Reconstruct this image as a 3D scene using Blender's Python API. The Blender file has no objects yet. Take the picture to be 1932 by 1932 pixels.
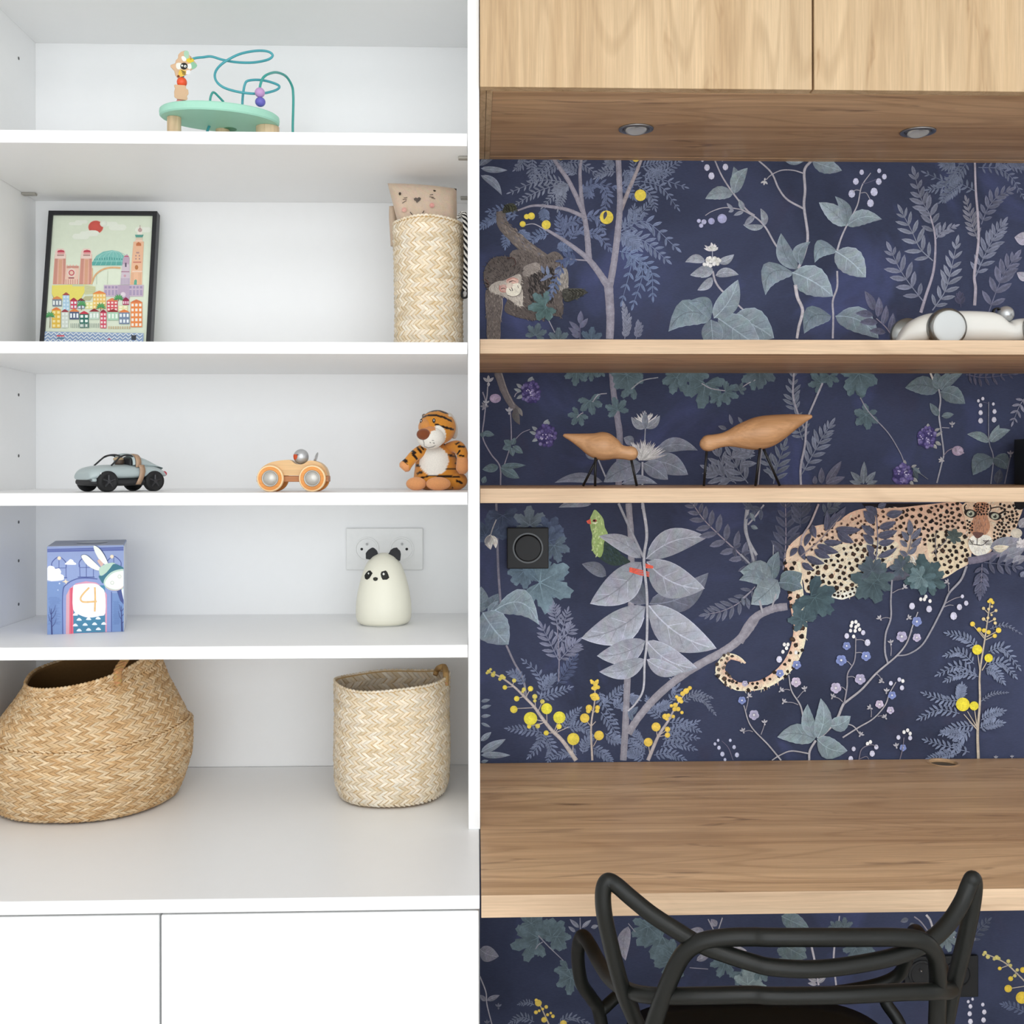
import bpy, bmesh, math, random
import numpy as np
from mathutils import Vector, Matrix
from mathutils.geometry import tessellate_polygon

random.seed(7)
RND = random.Random(11)
scene = bpy.context.scene
COL = scene.collection
PI = math.pi

# ------------------------------------------------------------------ camera, world, daylight, exposure
F = 2150.0                       # focal length in pixels of the 1932 px frame
HZ = 883.0                       # horizon row
EYE = 1.257
PSI = math.atan2(68.0, F)        # the camera is turned a little to the right of the wall's normal
ROLL = -0.0012
D_ = Vector((math.sin(PI and PSI), math.cos(PSI), 0))
R0 = Vector((math.cos(PSI), -math.sin(PSI), 0))
U0 = Vector((0, 0, 1))
R_ = R0 * math.cos(ROLL) + U0 * math.sin(ROLL)
U_ = U0 * math.cos(ROLL) - R0 * math.sin(ROLL)
CAM = Vector((0, 0, EYE))

cam_d = bpy.data.cameras.new('camera')
cam = bpy.data.objects.new('camera', cam_d)
COL.objects.link(cam)
m3 = Matrix((R_, U_, -D_)).transposed()
cam.matrix_world = Matrix.Translation(CAM) @ m3.to_4x4()
cam_d.sensor_width = 36
cam_d.lens = 36 * F / 1932
cam_d.shift_y = -(966 - HZ) / 1932
cam_d.clip_start = 0.02
scene.camera = cam

scene.view_settings.view_transform = 'Standard'
scene.view_settings.look = 'None'
scene.view_settings.exposure = -0.19
scene.view_settings.gamma = 1.0
scene.view_settings.use_curve_mapping = False
scene.cycles.max_bounces = 10
scene.cycles.diffuse_bounces = 8
scene.cycles.use_denoising = True

w = bpy.data.worlds.new('daylight')
scene.world = w
w.use_nodes = True
w.node_tree.nodes['Background'].inputs[0].default_value = (0.80, 0.90, 1.0, 1)
w.node_tree.nodes['Background'].inputs[1].default_value = 1.0

def area_light(name, loc, rot, sx, sy, power, color):
    d = bpy.data.lights.new(name, 'AREA')
    d.shape = 'RECTANGLE'; d.size = sx; d.size_y = sy; d.energy = power; d.color = color
    o = bpy.data.objects.new(name, d); COL.objects.link(o)
    o.location = loc; o.rotation_euler = rot
    return o
# daylight through the tall glazed opening behind the camera
area_light('window_daylight', (0.55, -2.95, 1.25), (PI/2, 0, 0), 4.3, 2.2, 92, (0.935, 0.975, 1.0))

area_light('overhead_fill', (0.3, -0.95, 2.50), (0, 0, 0), 1.9, 1.6, 34, (1.0, 1.0, 1.0))  # added fill light, out of view, to brighten worktop, desk and shelf tops

# ------------------------------------------------------------------ small helpers
def ray(px, py):
    return D_ + R_ * ((px - 966) / F) + U_ * ((HZ - py) / F)
def P(px, py, Y):
    d = ray(px, py); t = Y / d.y
    return CAM + d * t
def PZ(px, py, z):
    d = ray(px, py); t = (z - EYE) / d.z
    return CAM + d * t
def on_plane(px, py, o, n):
    d = ray(px, py); t = (o - CAM).dot(n) / d.dot(n)
    return CAM + d * t
def s2l(c):
    return c / 12.92 if c <= 0.04045 else ((c + 0.055) / 1.055) ** 2.4
def hx(h, g=1.0):
    h = h.lstrip('#')
    return tuple(min(0.95, s2l(int(h[i:i+2], 16) / 255) * g) for i in (0, 2, 4))

def catmull(pts, n=8, closed=False):
    pts = [np.array(p, float) for p in pts]
    if len(pts) == 2:
        return [pts[0] + (pts[1]-pts[0]) * k / n for k in range(n+1)]
    out = []
    N = len(pts)
    segs = N if closed else N - 1
    for i in range(segs):
        if closed:
            p0, p1, p2, p3 = pts[(i-1) % N], pts[i], pts[(i+1) % N], pts[(i+2) % N]
        else:
            p1, p2 = pts[i], pts[i+1]
            p0 = pts[i-1] if i > 0 else 2*p1 - p2
            p3 = pts[i+2] if i+2 < N else 2*p2 - p1
        for k in range(n):
            t = k / n
            out.append(0.5*((2*p1) + (-p0+p2)*t + (2*p0-5*p1+4*p2-p3)*t*t + (-p0+3*p1-3*p2+p3)*t**3))
    if not closed:
        out.append(pts[-1])
    return out

ORG = {}
class MB:
    def __init__(s):
        s.v = []; s.f = []; s.c = []; s.hascol = False
    def add(s, verts, faces, col=None):
        b = len(s.v)
        s.v.extend([tuple(p) for p in verts])
        s.f.extend([tuple(b + i for i in f) for f in faces])
        if col is None:
            s.c.extend([(1, 1, 1)] * len(verts))
        else:
            s.hascol = True
            if len(col) == len(verts) and hasattr(col[0], '__len__'):
                s.c.extend([tuple(c) for c in col])
            else:
                s.c.extend([tuple(col)] * len(verts))
        return s
    def box(s, x0, x1, y0, y1, z0, z1, M=None, col=None):
        vs = [Vector((x, y, z)) for z in (z0, z1) for y in (y0, y1) for x in (x0, x1)]
        if M is not None: vs = [M @ p for p in vs]
        return s.add(vs, [(0,2,3,1),(4,5,7,6),(0,1,5,4),(2,6,7,3),(0,4,6,2),(1,3,7,5)], col)
    def ellipsoid(s, c, r, nu=24, nv=14, M=None, col=None, colf=None):
        vs = []; fs = []
        for j in range(nv+1):
            ph = PI * j / nv
            for i in range(nu):
                th = 2*PI*i/nu
                p = Vector((r[0]*math.sin(ph)*math.cos(th), r[1]*math.sin(ph)*math.sin(th), r[2]*math.cos(ph)))
                if M is not None: p = M @ p
                vs.append(Vector(c) + p)
        for j in range(nv):
            for i in range(nu):
                fs.append((j*nu+i, (j+1)*nu+i, (j+1)*nu+(i+1)%nu, j*nu+(i+1)%nu))
        if colf is not None: col = [colf(p) for p in vs]
        return s.add(vs, fs, col)
    def lathe(s, prof, c, nu=48, M=None, closed=False, col=None, cap=True):
        """prof: list of (r, z); axis z through c"""
        vs = []; fs = []
        n = len(prof)
        for (r, z) in prof:
            for i in range(nu):
                a = 2*PI*i/nu
                p = Vector((r*math.cos(a), r*math.sin(a), z))
                if M is not None: p = M @ p
                vs.append(Vector(c) + p)
        for j in range(n-1 if not closed else n):
            k = (j+1) % n
            for i in range(nu):
                fs.append((j*nu+i, j*nu+(i+1)%nu, k*nu+(i+1)%nu, k*nu+i))
        if not closed and cap:
            if prof[0][0] > 1e-6: fs.append(tuple(reversed(range(nu))))
            if prof[-1][0] > 1e-6: fs.append(tuple((n-1)*nu+i for i in range(nu)))
        return s.add(vs, fs, col)
    def tube(s, pts, r, seg=12, closed=False, smooth=8, col=None, colf=None, flat=1.0):
        """pts: list of Vectors (Catmull-Rom resampled), r: radius or list of radii per control point"""
        N = len(pts)
        if not hasattr(r, '__len__'): r = [r] * N
        ctrl = [(*p, rr) for p, rr in zip(pts, r)]
        if smooth > 0 and N > 2:
            path = catmull(ctrl, smooth, closed)
        else:
            path = [np.array(c, float) for c in ctrl]
        n = len(path)
        vs = []; fs = []
        pos = [Vector(p[:3]) for p in path]
        nrm = None
        for i in range(n):
            if closed:
                t = pos[(i+1) % n] - pos[i-1]
            else:
                t = pos[min(i+1, n-1)] - pos[max(i-1, 0)]
            t.normalize()
            if nrm is None:
                a = Vector((0, 0, 1)) if abs(t.z) < 0.9 else Vector((1, 0, 0))
                nrm = (a - t * a.dot(t)).normalized()
            else:
                nrm = (nrm - t * nrm.dot(t))
                nrm.normalize()
            b = t.cross(nrm)
            for k in range(seg):
                an = 2*PI*k/seg
                vs.append(pos[i] + (nrm*math.cos(an) + b*math.sin(an)*flat) * float(path[i][3]))
        m = n if closed else n-1
        for i in range(m):
            j = (i+1) % n
            for k in range(seg):
                fs.append((i*seg+k, i*seg+(k+1)%seg, j*seg+(k+1)%seg, j*seg+k))
        if not closed:
            fs.append(tuple(reversed(range(seg))))
            fs.append(tuple((n-1)*seg+k for k in range(seg)))
        if colf is not None: col = [colf(p) for p in vs]
        return s.add(vs, fs, col)
    def prism(s, poly, y0, y1, M=None, col=None):
        """poly of (x,z) extruded along y"""
        n = len(poly)
        vs = [Vector((x, y0, z)) for x, z in poly] + [Vector((x, y1, z)) for x, z in poly]
        if M is not None: vs = [M @ p for p in vs]
        fs = [(i, (i+1) % n, n+(i+1) % n, n+i) for i in range(n)]
        tri = tessellate_polygon([[Vector((x, z, 0)) for x, z in poly]])
        for t in tri:
            fs.append(tuple(t)); fs.append(tuple(n+i for i in reversed(t)))
        return s.add(vs, fs, col)
    def build(s, name, mat, parent=None, smooth=False, bevel=0, bseg=2, fixn=True, subsurf=0, org=None):
        o0 = ORG.get(parent.name, Vector((0, 0, 0))) if parent is not None else (org if org is not None else Vector((0, 0, 0)))
        me = bpy.data.meshes.new(name)
        me.from_pydata([(p[0]-o0[0], p[1]-o0[1], p[2]-o0[2]) for p in s.v], [], s.f)
        if s.hascol:
            at = me.color_attributes.new('Col', 'FLOAT_COLOR', 'POINT')
            arr = np.ones((len(s.v), 4), np.float32); arr[:, :3] = np.array(s.c, np.float32)
            at.data.foreach_set('color', arr.ravel())
        if fixn:
            bm = bmesh.new(); bm.from_mesh(me)
            bmesh.ops.recalc_face_normals(bm, faces=bm.faces[:])
            bm.to_mesh(me); bm.free()
        if smooth:
            me.polygons.foreach_set('use_smooth', [True]*len(me.polygons))
        me.materials.append(mat)
        o = bpy.data.objects.new(name, me); COL.objects.link(o)
        if parent is not None:
            o.parent = parent
        else:
            o.location = o0
        ORG[o.name] = Vector(o0)
        if bevel:
            b = o.modifiers.new('bevel', 'BEVEL'); b.width = bevel; b.segments = bseg; b.limit_method = 'ANGLE'
            b.angle_limit = math.radians(40)
        if subsurf:
            b = o.modifiers.new('sub', 'SUBSURF'); b.levels = subsurf; b.render_levels = subsurf
        return o

def thing(name, loc, label, cat, group=None):
    o = bpy.data.objects.new(name, None); COL.objects.link(o)
    o.location = loc; o.empty_display_size = 0.05
    o['label'] = label; o['category'] = cat
    if group: o['group'] = group
    ORG[o.name] = Vector(loc)
    return o
def tag(o, label, cat, group=None):
    o['label'] = label; o['category'] = cat
    if group: o['group'] = group
    return o
def struct(o):
    o['kind'] = 'structure'; return o
def box_obj(name, mat, parent, x0, x1, y0, y1, z0, z1, bevel=0.0008, org=None):
    return MB().box(x0, x1, y0, y1, z0, z1).build(name, mat, parent, bevel=bevel, org=org)

# ------------------------------------------------------------------ materials
MATS = {}
def new_mat(name):
    m = bpy.data.materials.new(name); m.use_nodes = True
    nt = m.node_tree
    return m, nt, nt.nodes['Principled BSDF']
def N(nt, t, **kw):
    n = nt.nodes.new(t)
    for k, v in kw.items(): setattr(n, k, v)
    return n
def mixc(nt, fac, a, b, mode='MIX'):
    n = N(nt, 'ShaderNodeMix', data_type='RGBA', blend_type=mode)
    for sock, val in ((n.inputs[0], fac), (n.inputs[6], a), (n.inputs[7], b)):
        if hasattr(val, 'links') or hasattr(val, 'is_linked'):
            nt.links.new(val, sock)
        elif hasattr(val, '__len__'):
            sock.default_value = (*val[:3], 1)
        else:
            sock.default_value = val
    return n.outputs[2]
def ramp(nt, val, stops):
    r = N(nt, 'ShaderNodeValToRGB')
    el = r.color_ramp.elements
    while len(el) < len(stops): el.new(0.5)
    for e, (p, c) in zip(el, stops):
        e.position = p
        e.color = (*c, 1) if hasattr(c, '__len__') else (c, c, c, 1)
    nt.links.new(val, r.inputs[0])
    return r.outputs[0]
def coords(nt, scale=(1, 1, 1), loc=(0, 0, 0)):
    tc = N(nt, 'ShaderNodeTexCoord'); mp = N(nt, 'ShaderNodeMapping')
    mp.inputs['Scale'].default_value = scale; mp.inputs['Location'].default_value = loc
    nt.links.new(tc.outputs['Object'], mp.inputs[0])
    return mp.outputs[0]
def noise(nt, vec, scale, detail=4, rough=0.55, dist=0.0):
    n = N(nt, 'ShaderNodeTexNoise')
    n.inputs['Scale'].default_value = scale; n.inputs['Detail'].default_value = detail
    n.inputs['Roughness'].default_value = rough; n.inputs['Distortion'].default_value = dist
    nt.links.new(vec, n.inputs['Vector'])
    return n.outputs[0]
def bump(nt, b, h, strength, dist=0.001):
    n = N(nt, 'ShaderNodeBump'); n.inputs['Strength'].default_value = strength; n.inputs['Distance'].default_value = dist
    nt.links.new(h, n.inputs['Height']); nt.links.new(n.outputs[0], b.inputs['Normal'])

def plain(name, col, rough=0.5, spec=0.5, metal=0.0, var=0.04, nscale=120, bmp=0.0, bscale=400):
    m, nt, b = new_mat(name)
    v = coords(nt)
    n = noise(nt, v, nscale, 3)
    c = mixc(nt, n, tuple(x*(1-var) for x in col), tuple(min(1, x*(1+var)) for x in col))
    nt.links.new(c, b.inputs['Base Color'])
    b.inputs['Roughness'].default_value = rough
    b.inputs['Specular IOR Level'].default_value = spec
    b.inputs['Metallic'].default_value = metal
    if bmp:
        bump(nt, b, noise(nt, v, bscale, 2), bmp, 0.0005)
    MATS[name] = m
    return m
def vcol(name, rough=0.7, spec=0.3, grain=0.12, gscale=500, bmp=0.0, bscale=900, sheen=0.0, mottle=0.0):
    """colour printed per vertex, with a fine painterly grain on top"""
    m, nt, b = new_mat(name)
    a = N(nt, 'ShaderNodeAttribute'); a.attribute_name = 'Col'
    v = coords(nt)
    n1 = noise(nt, v, gscale, 3, 0.7)
    g = ramp(nt, n1, [(0.25, 1-grain), (0.75, 1+grain)])
    c = mixc(nt, 1.0, a.outputs[0], g, 'MULTIPLY')
    if mottle:
        n2 = noise(nt, v, gscale*.2, 4, 0.65, 0.6)
        c = mixc(nt, 1.0, c, ramp(nt, n2, [(0.3, 1-mottle), (0.7, 1+mottle)]), 'MULTIPLY')
    nt.links.new(c, b.inputs['Base Color'])
    b.inputs['Roughness'].default_value = rough
    b.inputs['Specular IOR Level'].default_value = spec
    b.inputs['Sheen Weight'].default_value = sheen
    if bmp: bump(nt, b, noise(nt, v, bscale, 2), bmp, 0.0006)
    return m

def oak(name, axis, light, dark, knot, rough=0.42, seed=0.0, contrast=1.0):
    m, nt, b = new_mat(name)
    lo, hi = 0.55, 11.0
    sc = [hi, hi, hi]; sc[axis] = lo
    v = coords(nt, tuple(sc), (seed, seed*1.7, seed*0.6))
    big = noise(nt, v, 1.0, 3, 0.5, 0.6)                      # broad tone bands along the grain
    sc2 = [42, 42, 42]; sc2[axis] = 1.7
    v2 = coords(nt, tuple(sc2), (seed*2, seed, seed))
    mid = noise(nt, v2, 1.0, 5, 0.62, 0.4)
    sc3 = [330, 330, 330]; sc3[axis] = 9
    v3 = coords(nt, tuple(sc3))
    fib = noise(nt, v3, 1.0, 3, 0.7)
    # contour lines of a stretched noise: cathedral figure
    sc4 = [7.5, 7.5, 7.5]; sc4[axis] = 0.9
    v4 = coords(nt, tuple(sc4), (seed*3.1, seed, 2+seed))
    cn = noise(nt, v4, 1.0, 2, 0.45, 0.3)
    mul = N(nt, 'ShaderNodeMath', operation='MULTIPLY'); nt.links.new(cn, mul.inputs[0]); mul.inputs[1].default_value = 95
    sn = N(nt, 'ShaderNodeMath', operation='SINE'); nt.links.new(mul.outputs[0], sn.inputs[0])
    fig = ramp(nt, sn.outputs[0], [(0.35, 0.0), (1.0, 1.0)])
    c1 = mixc(nt, ramp(nt, big, [(0.32, 0.0), (0.68, 1.0)]), dark, light)
    c2 = mixc(nt, 0.30*contrast, c1, mixc(nt, ramp(nt, mid, [(0.3, 0.0), (0.7, 1.0)]), tuple(x*0.72 for x in dark), tuple(min(1, x*1.12) for x in light)))
    f1 = N(nt, 'ShaderNodeMath', operation='MULTIPLY'); nt.links.new(fig, f1.inputs[0]); f1.inputs[1].default_value = 0.20*contrast
    c3 = mixc(nt, f1.outputs[0], c2, tuple(x*0.72 for x in dark))
    # knots and dark flecks
    sc5 = [26, 26, 26]; sc5[axis] = 5.0
    v5 = coords(nt, tuple(sc5), (3+seed, seed, 5))
    kn = noise(nt, v5, 1.0, 3, 0.55, 1.2)
    kf = ramp(nt, kn, [(0.62, 0.0), (0.78, 0.8)])
    c4 = mixc(nt, kf, c3, knot)
    fr = ramp(nt, fib, [(0.3, 0.86), (0.7, 1.08)])
    c5 = mixc(nt, 1.0, c4, fr, 'MULTIPLY')
    nt.links.new(c5, b.inputs['Base Color'])
    b.inputs['Roughness'].default_value = rough
    b.inputs['Specular IOR Level'].default_value = 0.35
    bump(nt, b, fib, 0.12, 0.0004)
    return m

WHITE = plain('white melamine', (0.875, 0.875, 0.875), 0.45, 0.35, var=0.01, nscale=60, bmp=0.03)
WHITE2 = plain('white lacquer', (0.84, 0.845, 0.85), 0.35, 0.4, var=0.01, nscale=40)
PLASTER = plain('white wall paint', (0.84, 0.84, 0.84), 0.8, 0.2, var=0.015, nscale=15, bmp=0.05)
FLOORM = oak('oak floor', 0, hx('#e6e0d8'), hx('#d6cfc5'), hx('#7d6245'), 0.4, 4)
OAK_V = oak('light oak, vertical grain', 2, hx('#d8be9a'), hx('#bf9d74'), hx('#9a744c'), 0.5, 1.3, 1.6)
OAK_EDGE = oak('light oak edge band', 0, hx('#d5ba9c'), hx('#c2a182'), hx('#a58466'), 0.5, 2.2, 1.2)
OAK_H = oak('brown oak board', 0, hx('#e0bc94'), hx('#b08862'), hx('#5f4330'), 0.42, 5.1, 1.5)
BLACKP = plain('black plastic', (0.012, 0.012, 0.013), 0.45, 0.4)
CHROME = plain('brushed steel', (0.62, 0.62, 0.62), 0.3, 0.5, metal=1.0)
PRINT = vcol('printed paint', 0.75, 0.2, 0.16, 460, mottle=0.17)
PAPER = vcol('printed paper', 0.55, 0.3, 0.02, 300)
# ------------------------------------------------------------------ the setting
YW = 1.965       # face of the wallpapered wall
YB = 1.950       # face of the white back panel
YF = 1.600       # front edges of the white bookcase
YWS = 1.634      # front of the oak shelves
YC = 1.352       # front of worktop and desk
YK = 1.590       # front of the oak wall cabinet's doors
def zat(py, Y, px=890): return P(px, py, Y).z
def xat(px, Y, py=883): return P(px, py, Y).x
XL, XR, YR, ZC = -1.95, 3.0, -3.0, 2.55
struct(box_obj('floor', FLOORM, None, XL-.1, XR+.1, YR-.1, YW+.12, -0.05, 0.0, 0))
struct(box_obj('ceiling', PLASTER, None, XL-.1, XR+.1, YR-.1, YW+.12, ZC, ZC+.05, 0))
wall_back = struct(box_obj('wall_back', PLASTER, None, XL, XR, YW, YW+.1, 0, ZC, 0))
struct(box_obj('wall_left', PLASTER, None, XL-.1, XL, YR, YW, 0, ZC, 0))
struct(box_obj('wall_right', PLASTER, None, XR, XR+.1, YR, YW, 0, ZC, 0))
mb = MB()
wx0, wx1, wz0, wz1 = -1.62, 2.72, 0.13, 2.38
mb.box(XL, wx0, YR-.1, YR, 0, ZC); mb.box(wx1, XR, YR-.1, YR, 0, ZC)
mb.box(wx0, wx1, YR-.1, YR, 0, wz0); mb.box(wx0, wx1, YR-.1, YR, wz1, ZC)
struct(mb.build('wall_front', PLASTER))
wn = struct(MB().box(wx0, wx0+.05, YR-.08, YR-.03, wz0, wz1).box(wx1-.05, wx1, YR-.08, YR-.03, wz0, wz1)
            .box(wx0, wx1, YR-.08, YR-.03, wz0, wz0+.05).box(wx0, wx1, YR-.08, YR-.03, wz1-.05, wz1)
            .box((wx0+wx1)/2-.03, (wx0+wx1)/2+.03, YR-.08, YR-.03, wz0, wz1).build('window_1', WHITE2))

# ------------------------------------------------------------------ white bookcase
XDL, XDR = xat(883, YF), xat(905, YF)
XLI = xat(68, YB)                         # inner face of the left side panel
ZTOP = zat(90, YB)
ZCT = 0.75                                # top of worktop and desk
zs = [ (zat(251, YF), zat(275, YF)), (zat(645.5, YF), zat(668, YF)), (zat(929, YF), zat(952.5, YF)), (zat(1217, YF), zat(1241, YF)) ]
bk = thing('bookcase', (XDL, YB, ZCT), 'white built-in bookcase with open shelves on the white worktop, left of the wallpaper', 'bookcase')
box_obj('side_panel', WHITE, bk, XLI-.018, XLI, YF, YB, ZCT, ZTOP+.3)
box_obj('side_panel', WHITE, bk, XDL, XDR, YF, YW-.001, ZCT, ZTOP+.3)
box_obj('back_panel', WHITE, bk, XLI-.018, XDL, YB, YW-.001, ZCT, ZTOP+.3, 0)
box_obj('top_panel', WHITE, bk, XLI, XDL, YF+.002, YB, ZTOP, ZTOP+.018)
PIN = plain('shelf bracket metal', (0.42, 0.40, 0.36), 0.45, 0.5, metal=0.6)
for zt, zb in zs:
    sh = box_obj('shelf', WHITE, bk, XLI+.0006, XDL-.0006, YF+.002, YB-.0005, zb, zt, 0.0006)
    if zt > EYE + .1 and zt == zs[0][0]:
        for (px, py, left) in ((48, 364, 1), (872, 296, 0), (876, 372, 0)):
            p = PZ(px, py, zb)
            x0, x1 = (XLI, XLI+.022) if left else (XDL-.014, XDL)
            MB().box(x0, x1, p.y-.006, p.y+.006, zb-.004, zb).build('shelf_pin', PIN, sh, bevel=.001)
HOLE = plain('peg hole shade', (0.10, 0.10, 0.10), 0.8)
for py in (110, 745, 860, 985, 1058, 1140):
    d = ray(35, py); t = (XLI - CAM.x)/d.x; p = CAM + d*t
    MB().lathe([(0.0025, 0.0), (0.0025, 0.0006), (0.0, 0.0006)], p, 12, Matrix.Rotation(PI/2, 3, 'Y')).build('peg_hole', HOLE, bk)

# ------------------------------------------------------------------ worktop and base cabinets, left
XWR = xat(904, YC)
wt = box_obj('worktop', WHITE2, None, XLI-.4, XWR, YC, YB-.001, ZCT-.016, ZCT, 0.0008, org=Vector((0, YC, ZCT)))
tag(wt, 'continuous white worktop under the open shelves and baskets', 'worktop')
ZDT = zat(1720.5, YC); xg = xat(299.5, YC)
for (x0, x1, lab) in ((xg+.0012, XWR-.001, 'white handleless base cabinet beside the oak desk'), (XLI-.4, xg-.0012, 'white handleless base cabinet at the far left, below the big basket')):
    c = thing('base_cabinet', (x0, YC+.02, 0), lab, 'cabinet')
    box_obj('door', WHITE2, c, x0, x1, YC+.003, YC+.021, .08, ZDT, 0.0015)
    MB().box(x0+.002, x1-.002, YC+.0235, YB-.01, .08, ZCT-.017).build('carcass', WHITE, c)
    MB().box(x0+.004, x1-.004, YC+.07, YB-.02, 0, .079).build('plinth', WHITE, c)

# ------------------------------------------------------------------ oak desk with grommet
XD0, XD1 = xat(907, YC), 1.32
ZDB = zat(1731.5, YC)
dk = thing('desk', (XD0, YC, ZCT), 'oak desk top against the dark wallpaper, with a cable hole near the wall', 'desk')
gx, gy = PZ(1788, 1444.5, ZCT).x, 1.932
mb = MB()                                   # top with a round hole: ring of quads around the hole
rh = 0.0245
def rect_hit(a):
    c, s_ = math.cos(a), math.sin(a)
    ts = []
    if c > 1e-9: ts.append((XD1-gx)/c)
    if c < -1e-9: ts.append((XD0-gx)/c)
    if s_ > 1e-9: ts.append((YW-.008-gy)/s_)
    if s_ < -1e-9: ts.append((YC+.001-gy)/s_)
    t = min(ts); return (gx+c*t, gy+s_*t)
angs = sorted([2*PI*i/48 for i in range(48)] + [math.atan2(yy-gy, xx-gx) % (2*PI) for xx in (XD0, XD1) for yy in (YC+.001, YW-.008)])
n = len(angs); vs = []
for z in (ZCT, ZDB):
    vs += [(gx+rh*math.cos(a), gy+rh*math.sin(a), z) for a in angs]
    vs += [(*rect_hit(a), z) for a in angs]
fs = []
for i in range(n):
    j = (i+1) % n
    fs += [(i, n+i, n+j, j), (2*n+i, 2*n+j, 3*n+j, 3*n+i), (i, j, 2*n+j, 2*n+i), (n+i, 3*n+i, 3*n+j, n+j)]
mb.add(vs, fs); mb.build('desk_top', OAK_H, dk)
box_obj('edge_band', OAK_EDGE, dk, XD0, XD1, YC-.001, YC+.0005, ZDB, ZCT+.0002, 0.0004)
gr = MB().lathe([(rh-.001, -.012), (rh-.001, .0012), (rh+.0025, .0012), (rh+.0025, .0003), (rh-.0002, .0003), (rh-.0002, -.012)], (gx, gy, ZCT), 40, closed=True).build('grommet', OAK_H, dk, smooth=False)
MB().lathe([(rh-.002, -.0065), (rh-.002, -.004), (rh-.006, -.0035), (0, -.0035)], (gx, gy, ZCT), 40).build('grommet_lid', plain('dark olive plastic', (0.10, 0.075, 0.04), 0.5), gr)
for x in (XD0+.0, XD1-.03):
    pass
box_obj('side_panel', OAK_V, dk, XD1-.022, XD1-.001, YC+.02, YW-.009, 0, ZDB, 0.0006)
box_obj('wall_batten', OAK_H, dk, XD0+.02, XD1-.03, YW-.03, YW-.009, ZDB-.05, ZDB, 0)

# ------------------------------------------------------------------ oak wall shelves
XS1 = 1.32
def oak_shelf(name, pyt, pyb, label):
    zt, zb = zat(pyt, YWS, 910), zat(pyb, YWS, 910)
    t = thing(name, (XDR, YWS, zt), label, 'shelf')
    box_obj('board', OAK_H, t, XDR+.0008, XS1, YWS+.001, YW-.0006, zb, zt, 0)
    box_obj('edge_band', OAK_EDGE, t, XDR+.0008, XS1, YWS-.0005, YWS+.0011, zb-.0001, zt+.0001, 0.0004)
    return zt
ZS_A = oak_shelf('wall_shelf', 640, 667, 'upper oak wall shelf, the one under the monkey print and white toy car')
ZS_B = oak_shelf('wall_shelf', 922, 949, 'lower oak wall shelf, the one carrying the two wooden birds')

# ------------------------------------------------------------------ oak wall cabinet with two doors and downlights
ZD = zat(163.5, YK, 905)
ZSO = zat(174, YK+.025, 915)
cab = thing('wall_cabinet', (XDR, YK, ZD), 'oak wall cabinet above the wallpaper, with two plain doors', 'cabinet')
xg2 = xat(1535, YK)
box_obj('door', OAK_V, cab, XDR+.001, xg2-.0015, YK, YK+.018, ZD, ZD+.55, 0.0008)
box_obj('door', OAK_V, cab, xg2+.0015, 1.32, YK, YK+.018, ZD, ZD+.55, 0.0008)
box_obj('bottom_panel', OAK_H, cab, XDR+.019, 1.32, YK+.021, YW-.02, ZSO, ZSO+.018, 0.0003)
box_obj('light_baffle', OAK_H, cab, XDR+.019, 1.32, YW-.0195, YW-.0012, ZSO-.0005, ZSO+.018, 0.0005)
box_obj('end_panel', OAK_V, cab, XDR+.001, XDR+.0098, YK+.0205, YW-.0012, ZSO-.0006, ZD+.55, 0.0003)
box_obj('end_panel', OAK_V, cab, XDR+.0104, XDR+.0188, YK+.0205, YW-.0012, ZSO-.0006, ZD+.55, 0.0003)
box_obj('top_panel', OAK_H, cab, XDR+.001, 1.32, YK+.02, YW-.002, ZD+.552, ZD+.57, 0)
RIM = plain('anodised trim ring', (0.35, 0.36, 0.38), 0.3, 0.5, metal=0.9)
LENS = plain('satin lamp lens', (0.62, 0.62, 0.60), 0.25, 0.6, metal=0.35)
DARKR = plain('lamp recess grey', (0.12, 0.12, 0.13), 0.4)
for (px, py, lab) in ((1200, 242.5, 'left round recessed spotlight, switched off, under the oak cabinet'), (1732, 248, 'right round recessed spotlight, switched off, under the oak cabinet')):
    p = PZ(px, py, ZSO)
    s = thing('recessed_spotlight', p, lab, 'spotlight')
    MB().lathe([(.0275, 0), (.0272, -.0022), (.0235, -.0030), (.0215, -.0010), (.0200, .0)], p, 40).build('trim_ring', RIM, s, smooth=True)
    M = Matrix.Rotation(math.radians(-12), 3, 'X')
    MB().lathe([(.0205, -.0008), (.0185, -.0018), (.0165, -.0012)], p, 40).build('gimbal_ring', DARKR, s, smooth=True)
    MB().lathe([(.0168, -.0010), (.0165, -.0036), (.013, -.0040), (.010, -.0032), (0, -.0026)], p, 40, M).build('lens', LENS, s, smooth=True)
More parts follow.
